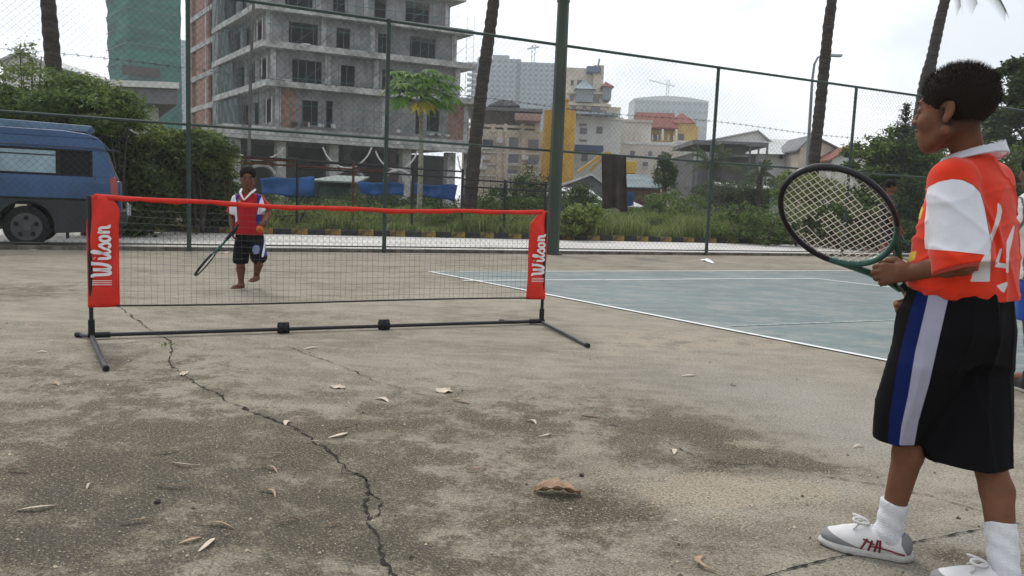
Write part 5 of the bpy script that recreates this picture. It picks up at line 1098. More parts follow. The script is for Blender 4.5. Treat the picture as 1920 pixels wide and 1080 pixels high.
# creeping weed in the crack
r_=np.random.default_rng(5); c=G(316,651); C=np.array([(c.x+r_.normal()*.03,c.y+r_.normal()*.02,.012+abs(r_.normal())*.01) for _ in range(22)])
tag(link('crack_weed',leaves_mesh('crack_weed',C,.022,r_,.45),MLG['light']),'little green weed growing in the crack by the net base tube','weed',kind='stuff')
# ================================================================== people: smooth bodies grown from a distance field
def nz(v): v=np.asarray(v,float); return v/np.linalg.norm(v)
class Vox:
    def __init__(s,lo,hi,h):
        s.h=h; s.lo=np.floor(np.array(lo,float)/h)*h; s.n=(np.ceil((np.array(hi)-s.lo)/h)+1).astype(int); s.g=np.full(s.n,.05,np.float32)
    def like(s):
        q=Vox.__new__(Vox); q.h=s.h; q.lo=s.lo.copy(); q.n=s.n.copy(); q.g=np.full(s.n,.05,np.float32); return q
    def blk(s,lo,hi):
        a=np.clip(np.floor((np.array(lo)-s.lo)/s.h).astype(int),0,s.n); b=np.clip(np.ceil((np.array(hi)-s.lo)/s.h).astype(int)+1,0,s.n)
        sl=tuple(slice(a[i],b[i]) for i in range(3)); ax=[(s.lo[i]+np.arange(a[i],b[i])*s.h).astype(np.float32) for i in range(3)]
        return sl,ax[0][:,None,None],ax[1][None,:,None],ax[2][None,None,:]
    def comb(s,sl,d,k,mode='u'):
        a=s.g[sl]
        if a.size==0: return
        if mode=='u':
            if k<=0: s.g[sl]=np.minimum(a,d); return
            h=np.clip(.5+.5*(a-d)/k,0,1); s.g[sl]=a+(d-a)*h-k*h*(1-h)
        else:
            k=max(k,1e-4); h=np.clip(.5-.5*(a+d)/k,0,1); s.g[sl]=a+(-d-a)*h+k*h*(1-h)
    def cap(s,a,b,ra,rb,k=.01,mode='u'):
        a=np.array(a,float);b=np.array(b,float); m=max(ra,rb)+k+.02; sl,X,Y,Z=s.blk(np.minimum(a,b)-m,np.maximum(a,b)+m); ab=b-a; L=float(ab@ab)+1e-9
        t=np.clip(((X-a[0])*ab[0]+(Y-a[1])*ab[1]+(Z-a[2])*ab[2])/L,0,1)
        d=np.sqrt((X-a[0]-ab[0]*t)**2+(Y-a[1]-ab[1]*t)**2+(Z-a[2]-ab[2]*t)**2)-(ra+(rb-ra)*t); s.comb(sl,d,k,mode)
    def chain(s,pts,rs,k=.01):
        for i in range(len(pts)-1): s.cap(pts[i],pts[i+1],rs[i],rs[i+1],k)
    def ell(s,c,r,ax=None,k=.01,mode='u'):
        c=np.array(c,float); r=np.array(r,float); ax=np.eye(3) if ax is None else np.array(ax,float); m=r.max()+k+.02; sl,X,Y,Z=s.blk(c-m,c+m)
        q=[(X-c[0])*ax[i][0]+(Y-c[1])*ax[i][1]+(Z-c[2])*ax[i][2] for i in range(3)]
        k0=np.sqrt((q[0]/r[0])**2+(q[1]/r[1])**2+(q[2]/r[2])**2); k1=np.sqrt((q[0]/r[0]**2)**2+(q[1]/r[1]**2)**2+(q[2]/r[2]**2)**2)+1e-6
        s.comb(sl,k0*(k0-1)/k1,k,mode)
    def loft(s,zs,cx,cy,a,b,f,k=.01,p=2.2,mode='u',wr=None):
        """stack of superellipses; a across (left), b along f; f=(fx,fy)"""
        zs=np.array(zs,float); o=np.argsort(zs); zs=zs[o]; cx,cy,a,b=[np.array(v,float)[o] for v in (cx,cy,a,b)]
        m=max(a.max(),b.max())+k+.03; sl,X,Y,Z=s.blk((cx.min()-m,cy.min()-m,zs[0]-k-.03),(cx.max()+m,cy.max()+m,zs[-1]+k+.03))
        CX,CY,Aa,Bb=[np.interp(Z.ravel(),zs,v)[None,None,:] for v in (cx,cy,a,b)]
        dx,dy=X-CX,Y-CY; v=dx*f[0]+dy*f[1]; u=-dx*f[1]+dy*f[0]
        q=((np.abs(u)/Aa)**p+(np.abs(v)/Bb)**p)**(1/p); d=(q-1)*np.minimum(Aa,Bb)
        if wr is not None: d=d+wr(X,Y,Z,np.arctan2(u/Aa,v/Bb))
        dz=np.maximum(zs[0]-Z,Z-zs[-1]); d=np.maximum(d,dz); s.comb(sl,d.astype(np.float32),k,mode)
    def disp(s,fn):
        sl,X,Y,Z=s.blk(s.lo,s.lo+s.n*s.h); s.g+=fn(X,Y,Z).astype(np.float32)
    def keep(s,p,n_):   # cut away the half space on the n side of p
        sl,X,Y,Z=s.blk(s.lo,s.lo+s.n*s.h); s.g=np.maximum(s.g,((X-p[0])*n_[0]+(Y-p[1])*n_[1]+(Z-p[2])*n_[2]).astype(np.float32))
    def mesh(s,name):
        g=vdb.FloatGrid(background=float(.05)); s.g[[0,-1]]=.05; s.g[:,[0,-1]]=.05; s.g[:,:,[0,-1]]=.05
        g.copyFromArray(np.ascontiguousarray(s.g)); g.transform=vdb.createLinearTransform(s.h)
        P,Q=g.convertToQuads(isovalue=0.0); P=np.array(P,float)+s.lo; Q=np.array(Q)
        a,b,c=P[Q[:,0]],P[Q[:,1]],P[Q[:,2]]; ctr=P.mean(0)
        if np.einsum('ij,ij->i',a-ctr,np.cross(b-a,c-a)).sum()<0: Q=Q[:,::-1]
        me=mesh_np(name,P,Q); return me,P
def poly_sd(x,y,poly):
    """signed distance (negative inside) of points to a polygon, in pixels"""
    poly=np.array(poly,float); d=np.full(x.shape,1e9); ins=np.zeros(x.shape,bool)
    for i in range(len(poly)):
        a,b=poly[i],poly[(i+1)%len(poly)]; e=b-a; wx,wy=x-a[0],y-a[1]; t=np.clip((wx*e[0]+wy*e[1])/(e@e+1e-9),0,1); d=np.minimum(d,np.hypot(wx-e[0]*t,wy-e[1]*t))
        c=((a[1]>y)!=(b[1]>y))&(x<(b[0]-a[0])*(y-a[1])/(b[1]-a[1]+1e-12)+a[0]); ins^=c
    return np.where(ins,-d,d)
def vnormals(me):
    n=np.empty(len(me.vertices)*3,np.float32); me.vertices.foreach_get('normal',n); return n.reshape(-1,3)
def patchmat(name,base,patches,rough=.85,weave=900,soft=.6,sheen=.15,bump=.12,foldscale=14):
    """cloth whose printed panels are bounded by distance attributes stored on the mesh"""
    m,n,l,b=newmat(name); prev=None
    rgb=n.new('ShaderNodeRGB'); rgb.outputs[0].default_value=(*base,1); prev=rgb.outputs[0]
    for at_,col in patches:
        a_=n.new('ShaderNodeAttribute'); a_.attribute_name=at_; mr_=n.new('ShaderNodeMapRange'); mr_.inputs[1].default_value=soft; mr_.inputs[2].default_value=-soft; l.new(a_.outputs['Fac'],mr_.inputs[0])
        x=n.new('ShaderNodeMix'); x.data_type='RGBA'; l.new(mr_.outputs[0],x.inputs[0]); l.new(prev,x.inputs[6]); x.inputs[7].default_value=(*col,1); prev=x.outputs[2]
    t=n.new('ShaderNodeTexCoord'); no=n.new('ShaderNodeTexNoise'); no.inputs['Scale'].default_value=30; no.inputs['Detail'].default_value=4; l.new(t.outputs['Object'],no.inputs[0])
    hs=n.new('ShaderNodeHueSaturation'); mr2=n.new('ShaderNodeMapRange'); mr2.inputs[3].default_value=.88; mr2.inputs[4].default_value=1.10; l.new(no.outputs['Fac'],mr2.inputs[0]); l.new(mr2.outputs[0],hs.inputs['Value']); l.new(prev,hs.inputs['Color'])
    l.new(hs.outputs[0],b.inputs['Base Color']); b.inputs['Roughness'].default_value=rough; b.inputs['Specular IOR Level'].default_value=.08; b.inputs['Sheen Weight'].default_value=sheen
    wv=n.new('ShaderNodeTexNoise'); wv.inputs['Scale'].default_value=900; l.new(t.outputs['Object'],wv.inputs[0])
    n2=n.new('ShaderNodeTexNoise'); n2.inputs['Scale'].default_value=foldscale; n2.inputs['Detail'].default_value=3; l.new(t.outputs['Object'],n2.inputs[0])
    bp=n.new('ShaderNodeBump'); bp.inputs['Strength'].default_value=bump; bp.inputs['Distance'].default_value=.03; l.new(n2.outputs['Fac'],bp.inputs['Height']); l.new(bp.outputs[0],b.inputs['Normal'])
    return m
MT['skin']=M('brown_skin',(.160,.070,.040),.62,.14,14,.10,60,spec=.16)
MT['skin_far']=M('dark_brown_skin',(.15,.066,.04),.62,.12,14,.05,90,spec=.15)
MT['hair']=leafmat('black_brown_hair',(.004,.0035,.003),(.020,.013,.009),.2,.8)
MT['eye']=M('eye_white',(.35,.33,.31),.2,.05,5,0); MT['iris']=M('dark_iris',(.01,.007,.005),.1,.1,5,0,spec=.8); MT['lip']=M('brown_lip',(.12,.045,.035),.45,.1,40,.05,80)
MT['sock']=M('white_cotton_sock',(.62,.63,.66),.95,.08,60,.3,300); MT['shoe_white']=M('worn_white_shoe',(.62,.61,.60),.6,.12,20,.1,80); MT['shoe_grey']=M('grey_suede_patch',(.24,.24,.25),.8,.15,20,.1,120); MT['shoe_red']=M('dark_red_stripe',(.15,.008,.018),.5,.1,20,0)
MT['sole']=M('off_white_sole',(.45,.44,.42),.7,.15,30,.1,100)
def head_frame(fwd,up=(0,0,1)):
    f=nz(fwd); up=nz(np.array(up)-f*(np.array(up)@f)) if abs(np.array(up)@f)>1e-6 else nz(up); l=np.cross(up,f); return f,l,up
def head(v,C,fr,s=1.0,neck=None,detail=True):
    f,l,u=fr; C=np.array(C,float); W=lambda x,y,z: C+(f*x+l*y+u*z)*s; ax=[f,l,u]; r=lambda *q: np.array(q)*s
    v.ell(W(-.008,0,.042),r(.089,.073,.079),ax,.0)
    v.ell(W(.034,0,-.012),r(.052,.058,.074),ax,.02*s)
    v.ell(W(.060,0,-.088),r(.022,.024,.017),ax,.018*s)
    for q in (-1,1): v.cap(W(.0,q*.052,-.050),W(.052,q*.020,-.088),.019*s,.013*s,.02*s)
    v.ell(W(.055,0,-.062),r(.034,.036,.03),ax,.015*s)
    for q in (-1,1): v.ell(W(.052,q*.034,-.024),r(.030,.022,.026),ax,.014*s)
    v.cap(W(.079,-.026,.028),W(.079,.026,.028),.0095*s,.0095*s,.012*s)
    if detail:
        for q in (-1,1):
            v.ell(W(.092,q*.031,.008),r(.012,.015,.011),ax,.010*s,'s'); v.ell(W(.073,q*.031,.008),r(.0135,.015,.012),ax,.004*s)
    v.cap(W(.083,0,.012),W(.1005,0,-.017),.0065*s,.0095*s,.010*s)
    for q in (-1,1): v.ell(W(.094,q*.011,-.022),r(.010,.0075,.007),ax,.006*s)
    v.ell(W(.086,0,-.0435),r(.0115,.020,.0062),ax,.004*s); v.ell(W(.084,0,-.0555),r(.0115,.017,.0068),ax,.004*s)
    v.cap(W(.097,-.016,-.0495),W(.097,.016,-.0495),.0022*s,.0022*s,.003*s,'s')
    v.ell(W(.079,0,-.069),r(.008,.016,.004),ax,.008*s,'s')
    for q in (-1,1):   # ears
        v.ell(W(-.010,q*.074,.000),r(.0135,.006,.025),[nz(f*.97-l*q*.22+u*.15),nz(l*q+f*.22),u],.005*s)
        v.ell(W(-.004,q*.0805,.003),r(.0080,.0075,.0165),ax,.004*s,'s'); v.ell(W(-.002,q*.074,-.022),r(.008,.006,.011),ax,.004*s)
    if neck is not None: v.cap(W(-.024,0,-.035),neck,.039*s,.043*s,.02*s)
    return W
def hair_shell(W,fr,s,h,name='hair',fringe=.078,top=.010,seed=1,n=2600,ln=.016):
    """cropped hair: a shell round the skull plus short strands"""
    f,l,u=fr; c=W(0,0,0); v=Vox(c-.16*s,c+.20*s,h); ax=[f,l,u]
    v.ell(W(-.010,0,.046),np.array([.089+top*.8,.074+top*.7,.079+top])*s,ax,0)
    # cut the face side away: plane from fringe top down in front of the ear, then behind the ear
    v.ell(W(.127,0,.014),np.array([.060,.12,.078])*s,ax,.008,'s'); v.ell(W(.06,0,-.075),np.array([.085,.12,.068])*s,ax,.008,'s'); v.ell(W(-.002,0,-.100),np.array([.085,.14,.075])*s,ax,.010,'s')
    for q in (-1,1): v.ell(W(-.002,q*.085,-.004),np.array([.026,.035,.032])*s,ax,.006,'s')
    rr=np.random.default_rng(seed); v.disp(lambda X,Y,Z:.0018*np.sin(X*420+np.sin(Z*300)*2)*np.sin(Y*380+Z*90)*np.sin(Z*410))
    me,P=v.mesh(name); N_=vnormals(me); idx=rr.integers(0,len(P),n); b=P[idx]; d=N_[idx]*.8+u*.35-f*.15*0+rr.normal(size=(n,3))*.25; d/=np.linalg.norm(d,axis=1)[:,None]
    sd_=np.cross(d,rr.normal(size=(n,3))); sd_/=np.linalg.norm(sd_,axis=1)[:,None]; L=(ln*rr.uniform(.3,1.15,n))[:,None]*(.25+.75*np.clip((b[:,2:3]-c[2])/(.11*s),0,1)); w_=.0005*s
    V2=np.stack([b-sd_*w_-d*.003,b+sd_*w_-d*.003,b+d*L+sd_*w_*.2,b+d*L-sd_*w_*.2],1).reshape(-1,3); Fq=np.arange(4*n).reshape(-1,4)+len(P)
    Q=np.array([p.vertices[:] for p in me.polygons]); me2=mesh_np(name,np.concatenate([P,V2]),np.concatenate([Q,Fq])); return me2
def hand(v,wr,d,n_,s=1.0,curl=(.9,1.0,.7),flip=1,spread=.08,thumb=(.5,.7),k=.004):
    """wr wrist, d towards the knuckles, n_ out of the palm; flip +1: index on the d x n side"""
    wr=np.array(wr,float); d=nz(d); n_=nz(np.array(n_)-d*(np.array(n_)@d)); wd=np.cross(d,n_)*flip
    v.cap(wr,wr+d*.03*s,.019*s,.021*s,.01)
    for o in (-.020,-.007,.007,.020): v.cap(wr+d*.012*s+wd*o*.6*s,wr+d*.068*s+wd*o*s,.0125*s,.0108*s,.007)
    L=[(.0235,.066,.030,.020,.016),(.008,.070,.033,.022,.017),(-.008,.067,.030,.020,.016),(-.0235,.060,.024,.016,.014)]
    for o,b0,l1,l2,l3 in L:
        p=wr+d*b0*s+wd*o*s; ang=0; r=.0084 if o>-.015 else .0074
        for j,(ll,c) in enumerate(zip((l1,l2,l3),curl)):
            ang+=c; q=p+(d*math.cos(ang)+n_*math.sin(ang)+wd*spread*o*20*.3)*ll*s; v.cap(p,q,r*s*(1-.07*j),r*s*(.94-.07*j),min(k,.002) if j else .004); p=q
    p=wr+d*.018*s+wd*.017*s; a,c=thumb; q=p+nz(d*.55+wd*.75+n_*a)*.034*s; v.cap(p,q,.0125*s,.0105*s,.008); q2=q+nz(d*.8+wd*.15+n_*(a+c))*.028*s; v.cap(q,q2,.0100*s,.0090*s,.004); q3=q2+nz(d*.7+n_*(a+c+.5))*.018*s; v.cap(q2,q3,.0088*s,.0070*s,.003)
def foot_bare(v,ank,dirn,s=1.0):
    a=np.array(ank,float); d=nz((dirn[0],dirn[1],0)); sd_=np.array([-d[1],d[0],0]); g=a[2]
    z0=a[2]-.062*s
    v.cap(a,a+[0,0,-.035*s]-d*.022*s,.030*s,.028*s,.015); v.cap(a+[0,0,-.02*s],np.array([*(a+d*.095*s)[:2],z0+.022*s]),.030*s,.020*s,.02)
    v.cap(np.array([*(a+d*.02*s)[:2],z0+.02*s]),np.array([*(a+d*.11*s)[:2],z0+.018*s]),.026*s,.024*s,.015)
    for i,o in enumerate((-.026,-.013,0,.012,.025)): b=a+d*.11*s+sd_*o*s; v.cap(np.array([b[0],b[1],z0+.013*s]),np.array([*(b+d*(.026+.004*i)*s)[:2],z0+.010*s]),.010*s,.0075*s,.004)
def P3(v): return np.array(v[:],float)
def limb(v,a,b,r0,r1,bulge=None,k=.012):
    """tapering limb with a muscle bulge (position, radius)"""
    if bulge is None: v.cap(a,b,r0,r1,k); return
    t,rb,off=bulge; a,b=np.array(a,float),np.array(b,float); m=a+(b-a)*t+np.array(off); v.cap(a,m,r0,rb,k); v.cap(m,b,rb,r1,k)

# ------------------------------------------------------------------ the near boy
HR=nz((-math.cos(R(46)),math.sin(R(46)),0)); BF=nz((-math.cos(R(52)),math.sin(R(52)),0)); BL=np.array([BF[1],-BF[0],0])*1.0; BL=np.cross([0,0,1],BF)
boy=thing('person','boy at right in red and white numbered jersey and black shorts holding a racket','person',G(1730,1060))
hC=P3(A(1790,213,2.05)); hf=head_frame(HR,(0,0,1)); 
nb_=P3(A(1818,306,2.08)); shc=P3(A(1822,338,2.08)); shL=shc+BL*.120; shR=shc-BL*.112
elL=P3(A(1806,492,1.93)); wrL=P3(A(1709,511,2.02)); elR=P3(A(1800,500,2.28)); wrR=P3(A(1722,566,2.17))
pel=P3(A(1806,585,2.05)); hipL=pel+BL*.075+[0,0,-.03]; hipR=pel-BL*.075+[0,0,-.03]
w0_=np.array([-.91,.41,0]); knL=P3(A(1706,792,2.02)); anL=P3(A(1665,996,2.03)); knR=P3(A(1849,852,1.94)); anR=P3(A(1888,1120,1.80))
print('ANKLE Z',anL[2],anR[2],'knee',knL[2],knR[2],'pel',pel[2],'crown',hC[2]+.123)
allp=np.stack([hC,shL,shR,elL,wrL,elR,wrR,anL,anR,knL,pel,wrL+BF*.15])
v=Vox(allp.min(0)-[.14,.12,.10],allp.max(0)+[.14,.12,.16],.0034)
W=head(v,hC,hf,.95,nb_)
v.ell(shc+[0,0,-.05],(.055,.11,.05),[BF,BL,(0,0,1)],.03); v.cap(nb_+[0,0,-.01],shL,.030,.036,.02); v.cap(nb_+[0,0,-.01],shR,.030,.036,.02)
v.loft([shc[2]-.30,shc[2]-.15,shc[2]],[pel[0],(pel[0]+shc[0])/2,shc[0]],[pel[1],(pel[1]+shc[1])/2,shc[1]],[.09,.10,.10],[.065,.065,.06],BF[:2],.02)
v.cap(pel,pel+[0,0,.08],.10,.09,.03)
limb(v,shL,elL,.040,.030); limb(v,elL,wrL,.031,.0205,(.3,.032,(0,0,0))); limb(v,shR,elR,.040,.030); limb(v,elR,wrR,.031,.020,(.3,.031,(0,0,0)))
hand(v,wrL,nz(np.array([-1,.30,-.12])),(.25,1,-.25),.94,curl=(.75,1.05,.8),flip=-1,thumb=(.6,.6))
hand(v,wrR,nz(np.array([-.8,-.1,-.35])),(.2,-.9,.1),.90,curl=(1.0,1.1,.9),flip=1)
limb(v,hipL,knL,.055,.040); limb(v,knL,anL,.038,.024,(.28,.038,(.010,-.004,0))); limb(v,hipR,knR,.055,.040); limb(v,knR,anR,.038,.024,(.26,.038,(.012,-.004,0))); v.ell(knL+nz(w0_)*.030,(.016,.022,.022),None,.02); v.ell(knR+nz(w0_)*.030,(.016,.022,.022),None,.02)
v.cap(anL,anL+[-.05,.03,-.04],.03,.025,.01); v.cap(anR,anR+[-.05,.03,-.04],.03,.025,.01)
me,P=v.mesh('body'); q_=P-np.array(hC); lx,ly,lz=q_@hf[0]/.95,q_@hf[1]/.95,q_@hf[2]/.95
fade=np.clip((lz+.085)/.06,0,1)*np.clip((.028-lx)/.02,0,1)*(np.abs(ly)<.082)*(lz>-.09)*np.where((np.abs(ly)>.066)&(lz<.03)&(lx>-.03),0,1); fattr(me,'fade',fade)
ms=MT['skin'].copy(); ms.name='skin_with_stubble'; n_=ms.node_tree.nodes; bb=n_['Principled BSDF']; lk=bb.inputs['Base Color'].links[0]; src=lk.from_socket; x_=n_.new('ShaderNodeMix'); x_.data_type='RGBA'; a_=n_.new('ShaderNodeAttribute'); a_.attribute_name='fade'; m9=n_.new('ShaderNodeMath'); m9.operation='MULTIPLY'; m9.inputs[1].default_value=.8
ms.node_tree.links.new(a_.outputs['Fac'],m9.inputs[0]); ms.node_tree.links.new(m9.outputs[0],x_.inputs[0]); ms.node_tree.links.new(src,x_.inputs[6]); x_.inputs[7].default_value=(.012,.008,.006,1); ms.node_tree.links.new(x_.outputs[2],bb.inputs['Base Color'])
body=link('body',me,ms,boy,smooth=True)
link('hair',hair_shell(W,hf,.95,.003,seed=4,n=16000,ln=.013,top=.007),MT['hair'],boy,smooth=False)
for q in (-1,1):
    bm=bmesh.new(); bmesh.ops.create_uvsphere(bm,u_segments=16,v_segments=10,radius=.0115); me=bpy.data.meshes.new('eye'); bm.to_mesh(me); bm.free()
    for vv_ in me.vertices: vv_.co+=Vector(W(.0735,q*.031,.008))
    e_=link('eye',me,MT['eye'],boy,smooth=True); MB().tube([W(.083,q*.031,.007),W(.0856,q*.031,.007)],.0056,14).build('iris',MT['iris'],e_)
    MB().tube([W(.083,q*.018,.0295),W(.0875,q*.030,.033),W(.080,q*.046,.0285)],[.002,.0032,.0015],5).build('eyebrow',MT['hair'],boy)
# shirt
def rdg(t,p=5): return (1-np.abs(np.sin(t)))**p
def fold(X,Y,Z,th=0): return .004-.0075*rdg(Z*13+X*17+np.sin(Y*9+Z*6)*1.1)-.006*rdg(X*24-Z*9+np.sin(Z*11+Y*5)*1.3)*np.clip((1.15-Z)*4,0,1)-.004*rdg(Z*31-X*14+Y*12)
rows=[(298,1820,1810,.060,.052,2.08),(318,1820,0,.098,.066,2.08),(340,1822,0,.130,.082,2.08),(370,1820,0,.142,.094,2.08),(410,1815,0,.146,.104,2.08),(455,1812,0,.148,.112,2.07),(500,1806,0,.154,.121,2.06),(538,1803,0,.158,.122,2.05),(556,1808,0,.156,.116,2.05)]
cz=[A(r[1],r[0],r[5]) for r in rows]
v=Vox((min(c.x for c in cz)-.26,1.70,cz[-1].z-.06),(max(c.x for c in cz)+.24,2.36,cz[0].z+.08),.0038)
v.loft([c.z for c in cz],[c.x for c in cz],[c.y for c in cz],[r[3] for r in rows],[r[4] for r in rows],BF[:2],.0,2.3,wr=fold)
v.cap(nb_+[0,0,-.012],shL+[0,0,-.012],.05,.052,.03); v.cap(nb_+[0,0,-.012],shR+[0,0,-.012],.05,.052,.03)
slE=elL+nz(elL-shL)*.025; dsl=nz(slE-shL)
sl_=v.like()
sl_.cap(shL+[0,0,-.005],slE,.057,.075,0); sl_.disp(lambda X,Y,Z:.002-.0045*rdg(X*22+Z*14+np.sin(Z*14)*.8,3)-.003*rdg(Z*24-X*20+1.0+np.sin(X*18),3)); cutp=P3(A(1792,508,1.93)); cutn=nz(dsl+np.array([.10,0,0])); sl_.keep(cutp,cutn)
slm=sl_.g.copy(); h_=np.clip(.5+.5*(v.g-sl_.g)/.009,0,1); v.g=v.g+(sl_.g-v.g)*h_-.009*h_*(1-h_)
# right sleeve
slR=v.like(); dR=nz(elR-shR); slR.cap(shR,elR+dR*.0,.057,.072,0); slR.keep(elR-dR*.01,dR); h_=np.clip(.5+.5*(v.g-slR.g)/.022,0,1); v.g=v.g+(slR.g-v.g)*h_-.022*h_*(1-h_)
# hollow cuffs and neck opening
v.cap(elR-dR*.04,elR+dR*.05,.055,.06,.004,'s')
me,P=v.mesh('shirt'); px,py=proj(P); N_=vnormals(me); toc=(N_*(np.array([0,0,HC])-P)).sum(1)>-.02
sleeve_side=P@BL>(shL@BL)-.075
big=60.
wpoly=[(1728,366),(1742,350),(1760,341),(1785,336),(1805,338),(1824,347),(1838,362),(1846,390),(1852,425),(1858,455),(1854,478),(1790,471),(1752,468),(1722,466),(1718,440),(1720,400)]
ab_=slE-shL; tt_=np.clip(((P-shL)@ab_)/(ab_@ab_),0,1); dax=np.linalg.norm(P-shL-tt_[:,None]*ab_,axis=1)-(.057+.018*tt_)
sdw=np.where(toc&(P[:,1]<2.06),np.maximum(poly_sd(px,py,wpoly),(dax-.016)*600),big)
def sc2(pts): return [(1640+x/3.375,260+y/3.375) for x,y in pts]
num=[sc2([(778,402),(800,425),(806,460),(797,510),(770,580),(745,640),(735,700),(733,800),(728,905),(600,905),(615,880),(618,840),(655,838),(665,790),(690,745),(712,705),(716,640),(740,590),(760,530),(775,470)]),
     sc2([(765,785),(832,790),(830,820),(762,812)]),sc2([(762,790),(795,690),(806,700),(783,792)]),sc2([(835,650),(880,545),(886,560),(872,640),(852,720),(846,850),(832,850)]),sc2([(770,930),(838,905),(842,920),(820,975),(800,965)])]
sdn=np.full(len(P),big)
for q in num: sdn=np.minimum(sdn,np.where(toc,poly_sd(px,py,q),big))
yel=[[(1720,398),(1728,384),(1731,392),(1725,412),(1721,410)],[(1700,474),(1722,470),(1720,482),(1706,492),(1700,486)]]
sdy=np.full(len(P),big)
for q in yel: sdy=np.minimum(sdy,poly_sd(px,py,q)+np.where(P@BF>(shc@BF)+.06,0,big))
fattr(me,'seam',np.abs(sdw-1.2)-.55); fattr(me,'white_panel',sdw); fattr(me,'number',sdn); fattr(me,'emblem',sdy)
shirt=link('shirt',me,patchmat('red_jersey',(.60,.035,.012),[('number',(.58,.56,.57)),('emblem',(.62,.42,.03)),('white_panel',(.60,.61,.66)),('seam',(.16,.010,.008))]),boy,smooth=True)
# collar: a band standing off the neck, open to the back
cc=P3(A(1818,283,2.08)); v=Vox(cc-[.14,.14,.08],cc+[.14,.14,.09],.0026)
tl=nz(np.array([-.18,.08,1])); bx=np.cross(tl,BL); 
v.loft([cc[2]-.030,cc[2]-.004,cc[2]+.027],[cc[0]+.006,cc[0]+.012,cc[0]+.016],[cc[1]]*3,[.092,.074,.060],[.086,.072,.060],BF[:2],.004,2.0)
v.loft([cc[2]-.05,cc[2]+.004,cc[2]+.06],[cc[0]+.006,cc[0]+.012,cc[0]+.016],[cc[1]]*3,[.088,.070,.054],[.082,.068,.054],BF[:2],.002,2.0,'s')
me,P=v.mesh('collar'); P2=P.copy(); P2[:,2]-=.30*((P-cc)@BF)+.0; me.vertices.foreach_set('co',P2.astype(np.float32).ravel()); me.update(); fattr(me,'trim',(cc[2]+.022-P[:,2])*700); link('collar',me,patchmat('white_collar',(.55,.56,.62),[('trim',(.35,.01,.02))]),shirt,smooth=True)
# shorts
def foldS(X,Y,Z,th=0): return .003-.009*rdg(X*17+Z*3+np.sin(Z*7)*.8,4)-.005*rdg(X*30+Y*20-Z*5)
v=Vox((.90,1.66,.18),(1.46,2.40,.90),.0038)
def lf_(rows,k):
    c=[A(r[1],r[0],r[2]) for r in rows]; v.loft([q.z for q in c],[q.x for q in c],[q.y for q in c],[r[3] for r in rows],[r[4] for r in rows],BF[:2],k,2.3,wr=foldS)
lf_([(520,1802,2.05,.130,.106),(560,1799,2.05,.140,.114),(620,1793,2.045,.140,.118),(665,1794,2.04,.125,.105)],0)
lf_([(560,1782,2.0,.060,.075),(610,1768,2.0,.085,.095),(680,1738,2.0,.090,.092),(760,1704,2.015,.086,.080),(822,1688,2.02,.082,.062)],.05)
lf_([(560,1830,2.10,.060,.075),(610,1828,2.08,.084,.092),(680,1826,2.05,.092,.092),(770,1822,2.01,.098,.096),(862,1814,1.97,.103,.100)],.05)
me,P=v.mesh('shorts'); px,py=proj(P); N_=vnormals(me); toc=(N_*(np.array([0,0,HC])-P)).sum(1)>-.02
sp=[(1748,520),(1783,522),(1778,560),(1762,630),(1742,720),(1722,790),(1714,835),(1686,835),(1690,800),(1703,740),(1716,660),(1735,580)]
bp_=[(1728,520),(1750,520),(1735,580),(1716,660),(1703,740),(1690,800),(1686,835),(1664,835),(1668,780),(1680,700),(1692,640),(1708,580)]
fattr(me,'stripe',np.where(toc,poly_sd(px,py,sp),big)); fattr(me,'blue',np.where(toc,poly_sd(px,py,bp_),big))
link('shorts',me,patchmat('black_shorts',(.005,.005,.006),[('blue',(.005,.013,.075)),('stripe',(.30,.30,.38))],sheen=.0),boy,smooth=True)
# socks and shoes
def sock(an,top,wt,r0,r1,r2,name='sock'):
    v=Vox(np.minimum(an,top)-.10,np.maximum(an,top)+.08,.003); v.cap(top,an,r0,r1,0); v.cap(an,an+np.array([0,0,-.03])-wt*.012,r1,r2,.012); v.cap(an+[0,0,-.01],an+wt*.06+[0,0,-.045],r1*.95,.026,.012)
    v.keep(top+[0,0,0],nz(top-an)); v.disp(lambda X,Y,Z:.0007*np.sin(Z*900)+.0012*np.sin(Z*150+X*80)); me,P=v.mesh(name); return link(name,me,MT['sock'],boy,smooth=True),P
tpL=P3(A(1680,938,2.035)); tpR=P3(A(1878,980,1.872))
def onleg(kn,an,t,off,z):
    m=kn+(an-kn)*t+np.array(off); return m+(an-m)*((z-m[2])/(an[2]-m[2]))
tpL=onleg(knL,anL,.28,(.010,-.004,0),tpL[2]); tpR=onleg(knR,anR,.26,(.012,-.004,0),tpR[2])
w1=nz(np.array([-.91,.41,0])); w2=nz(np.array([-.93,.36,0]))
s1,_=sock(anL+[0,0,.0],tpL,w1,.037,.033,.032); s2,P=sock(anR,tpR,w2,.037,.033,.033)
MB().add([],[])
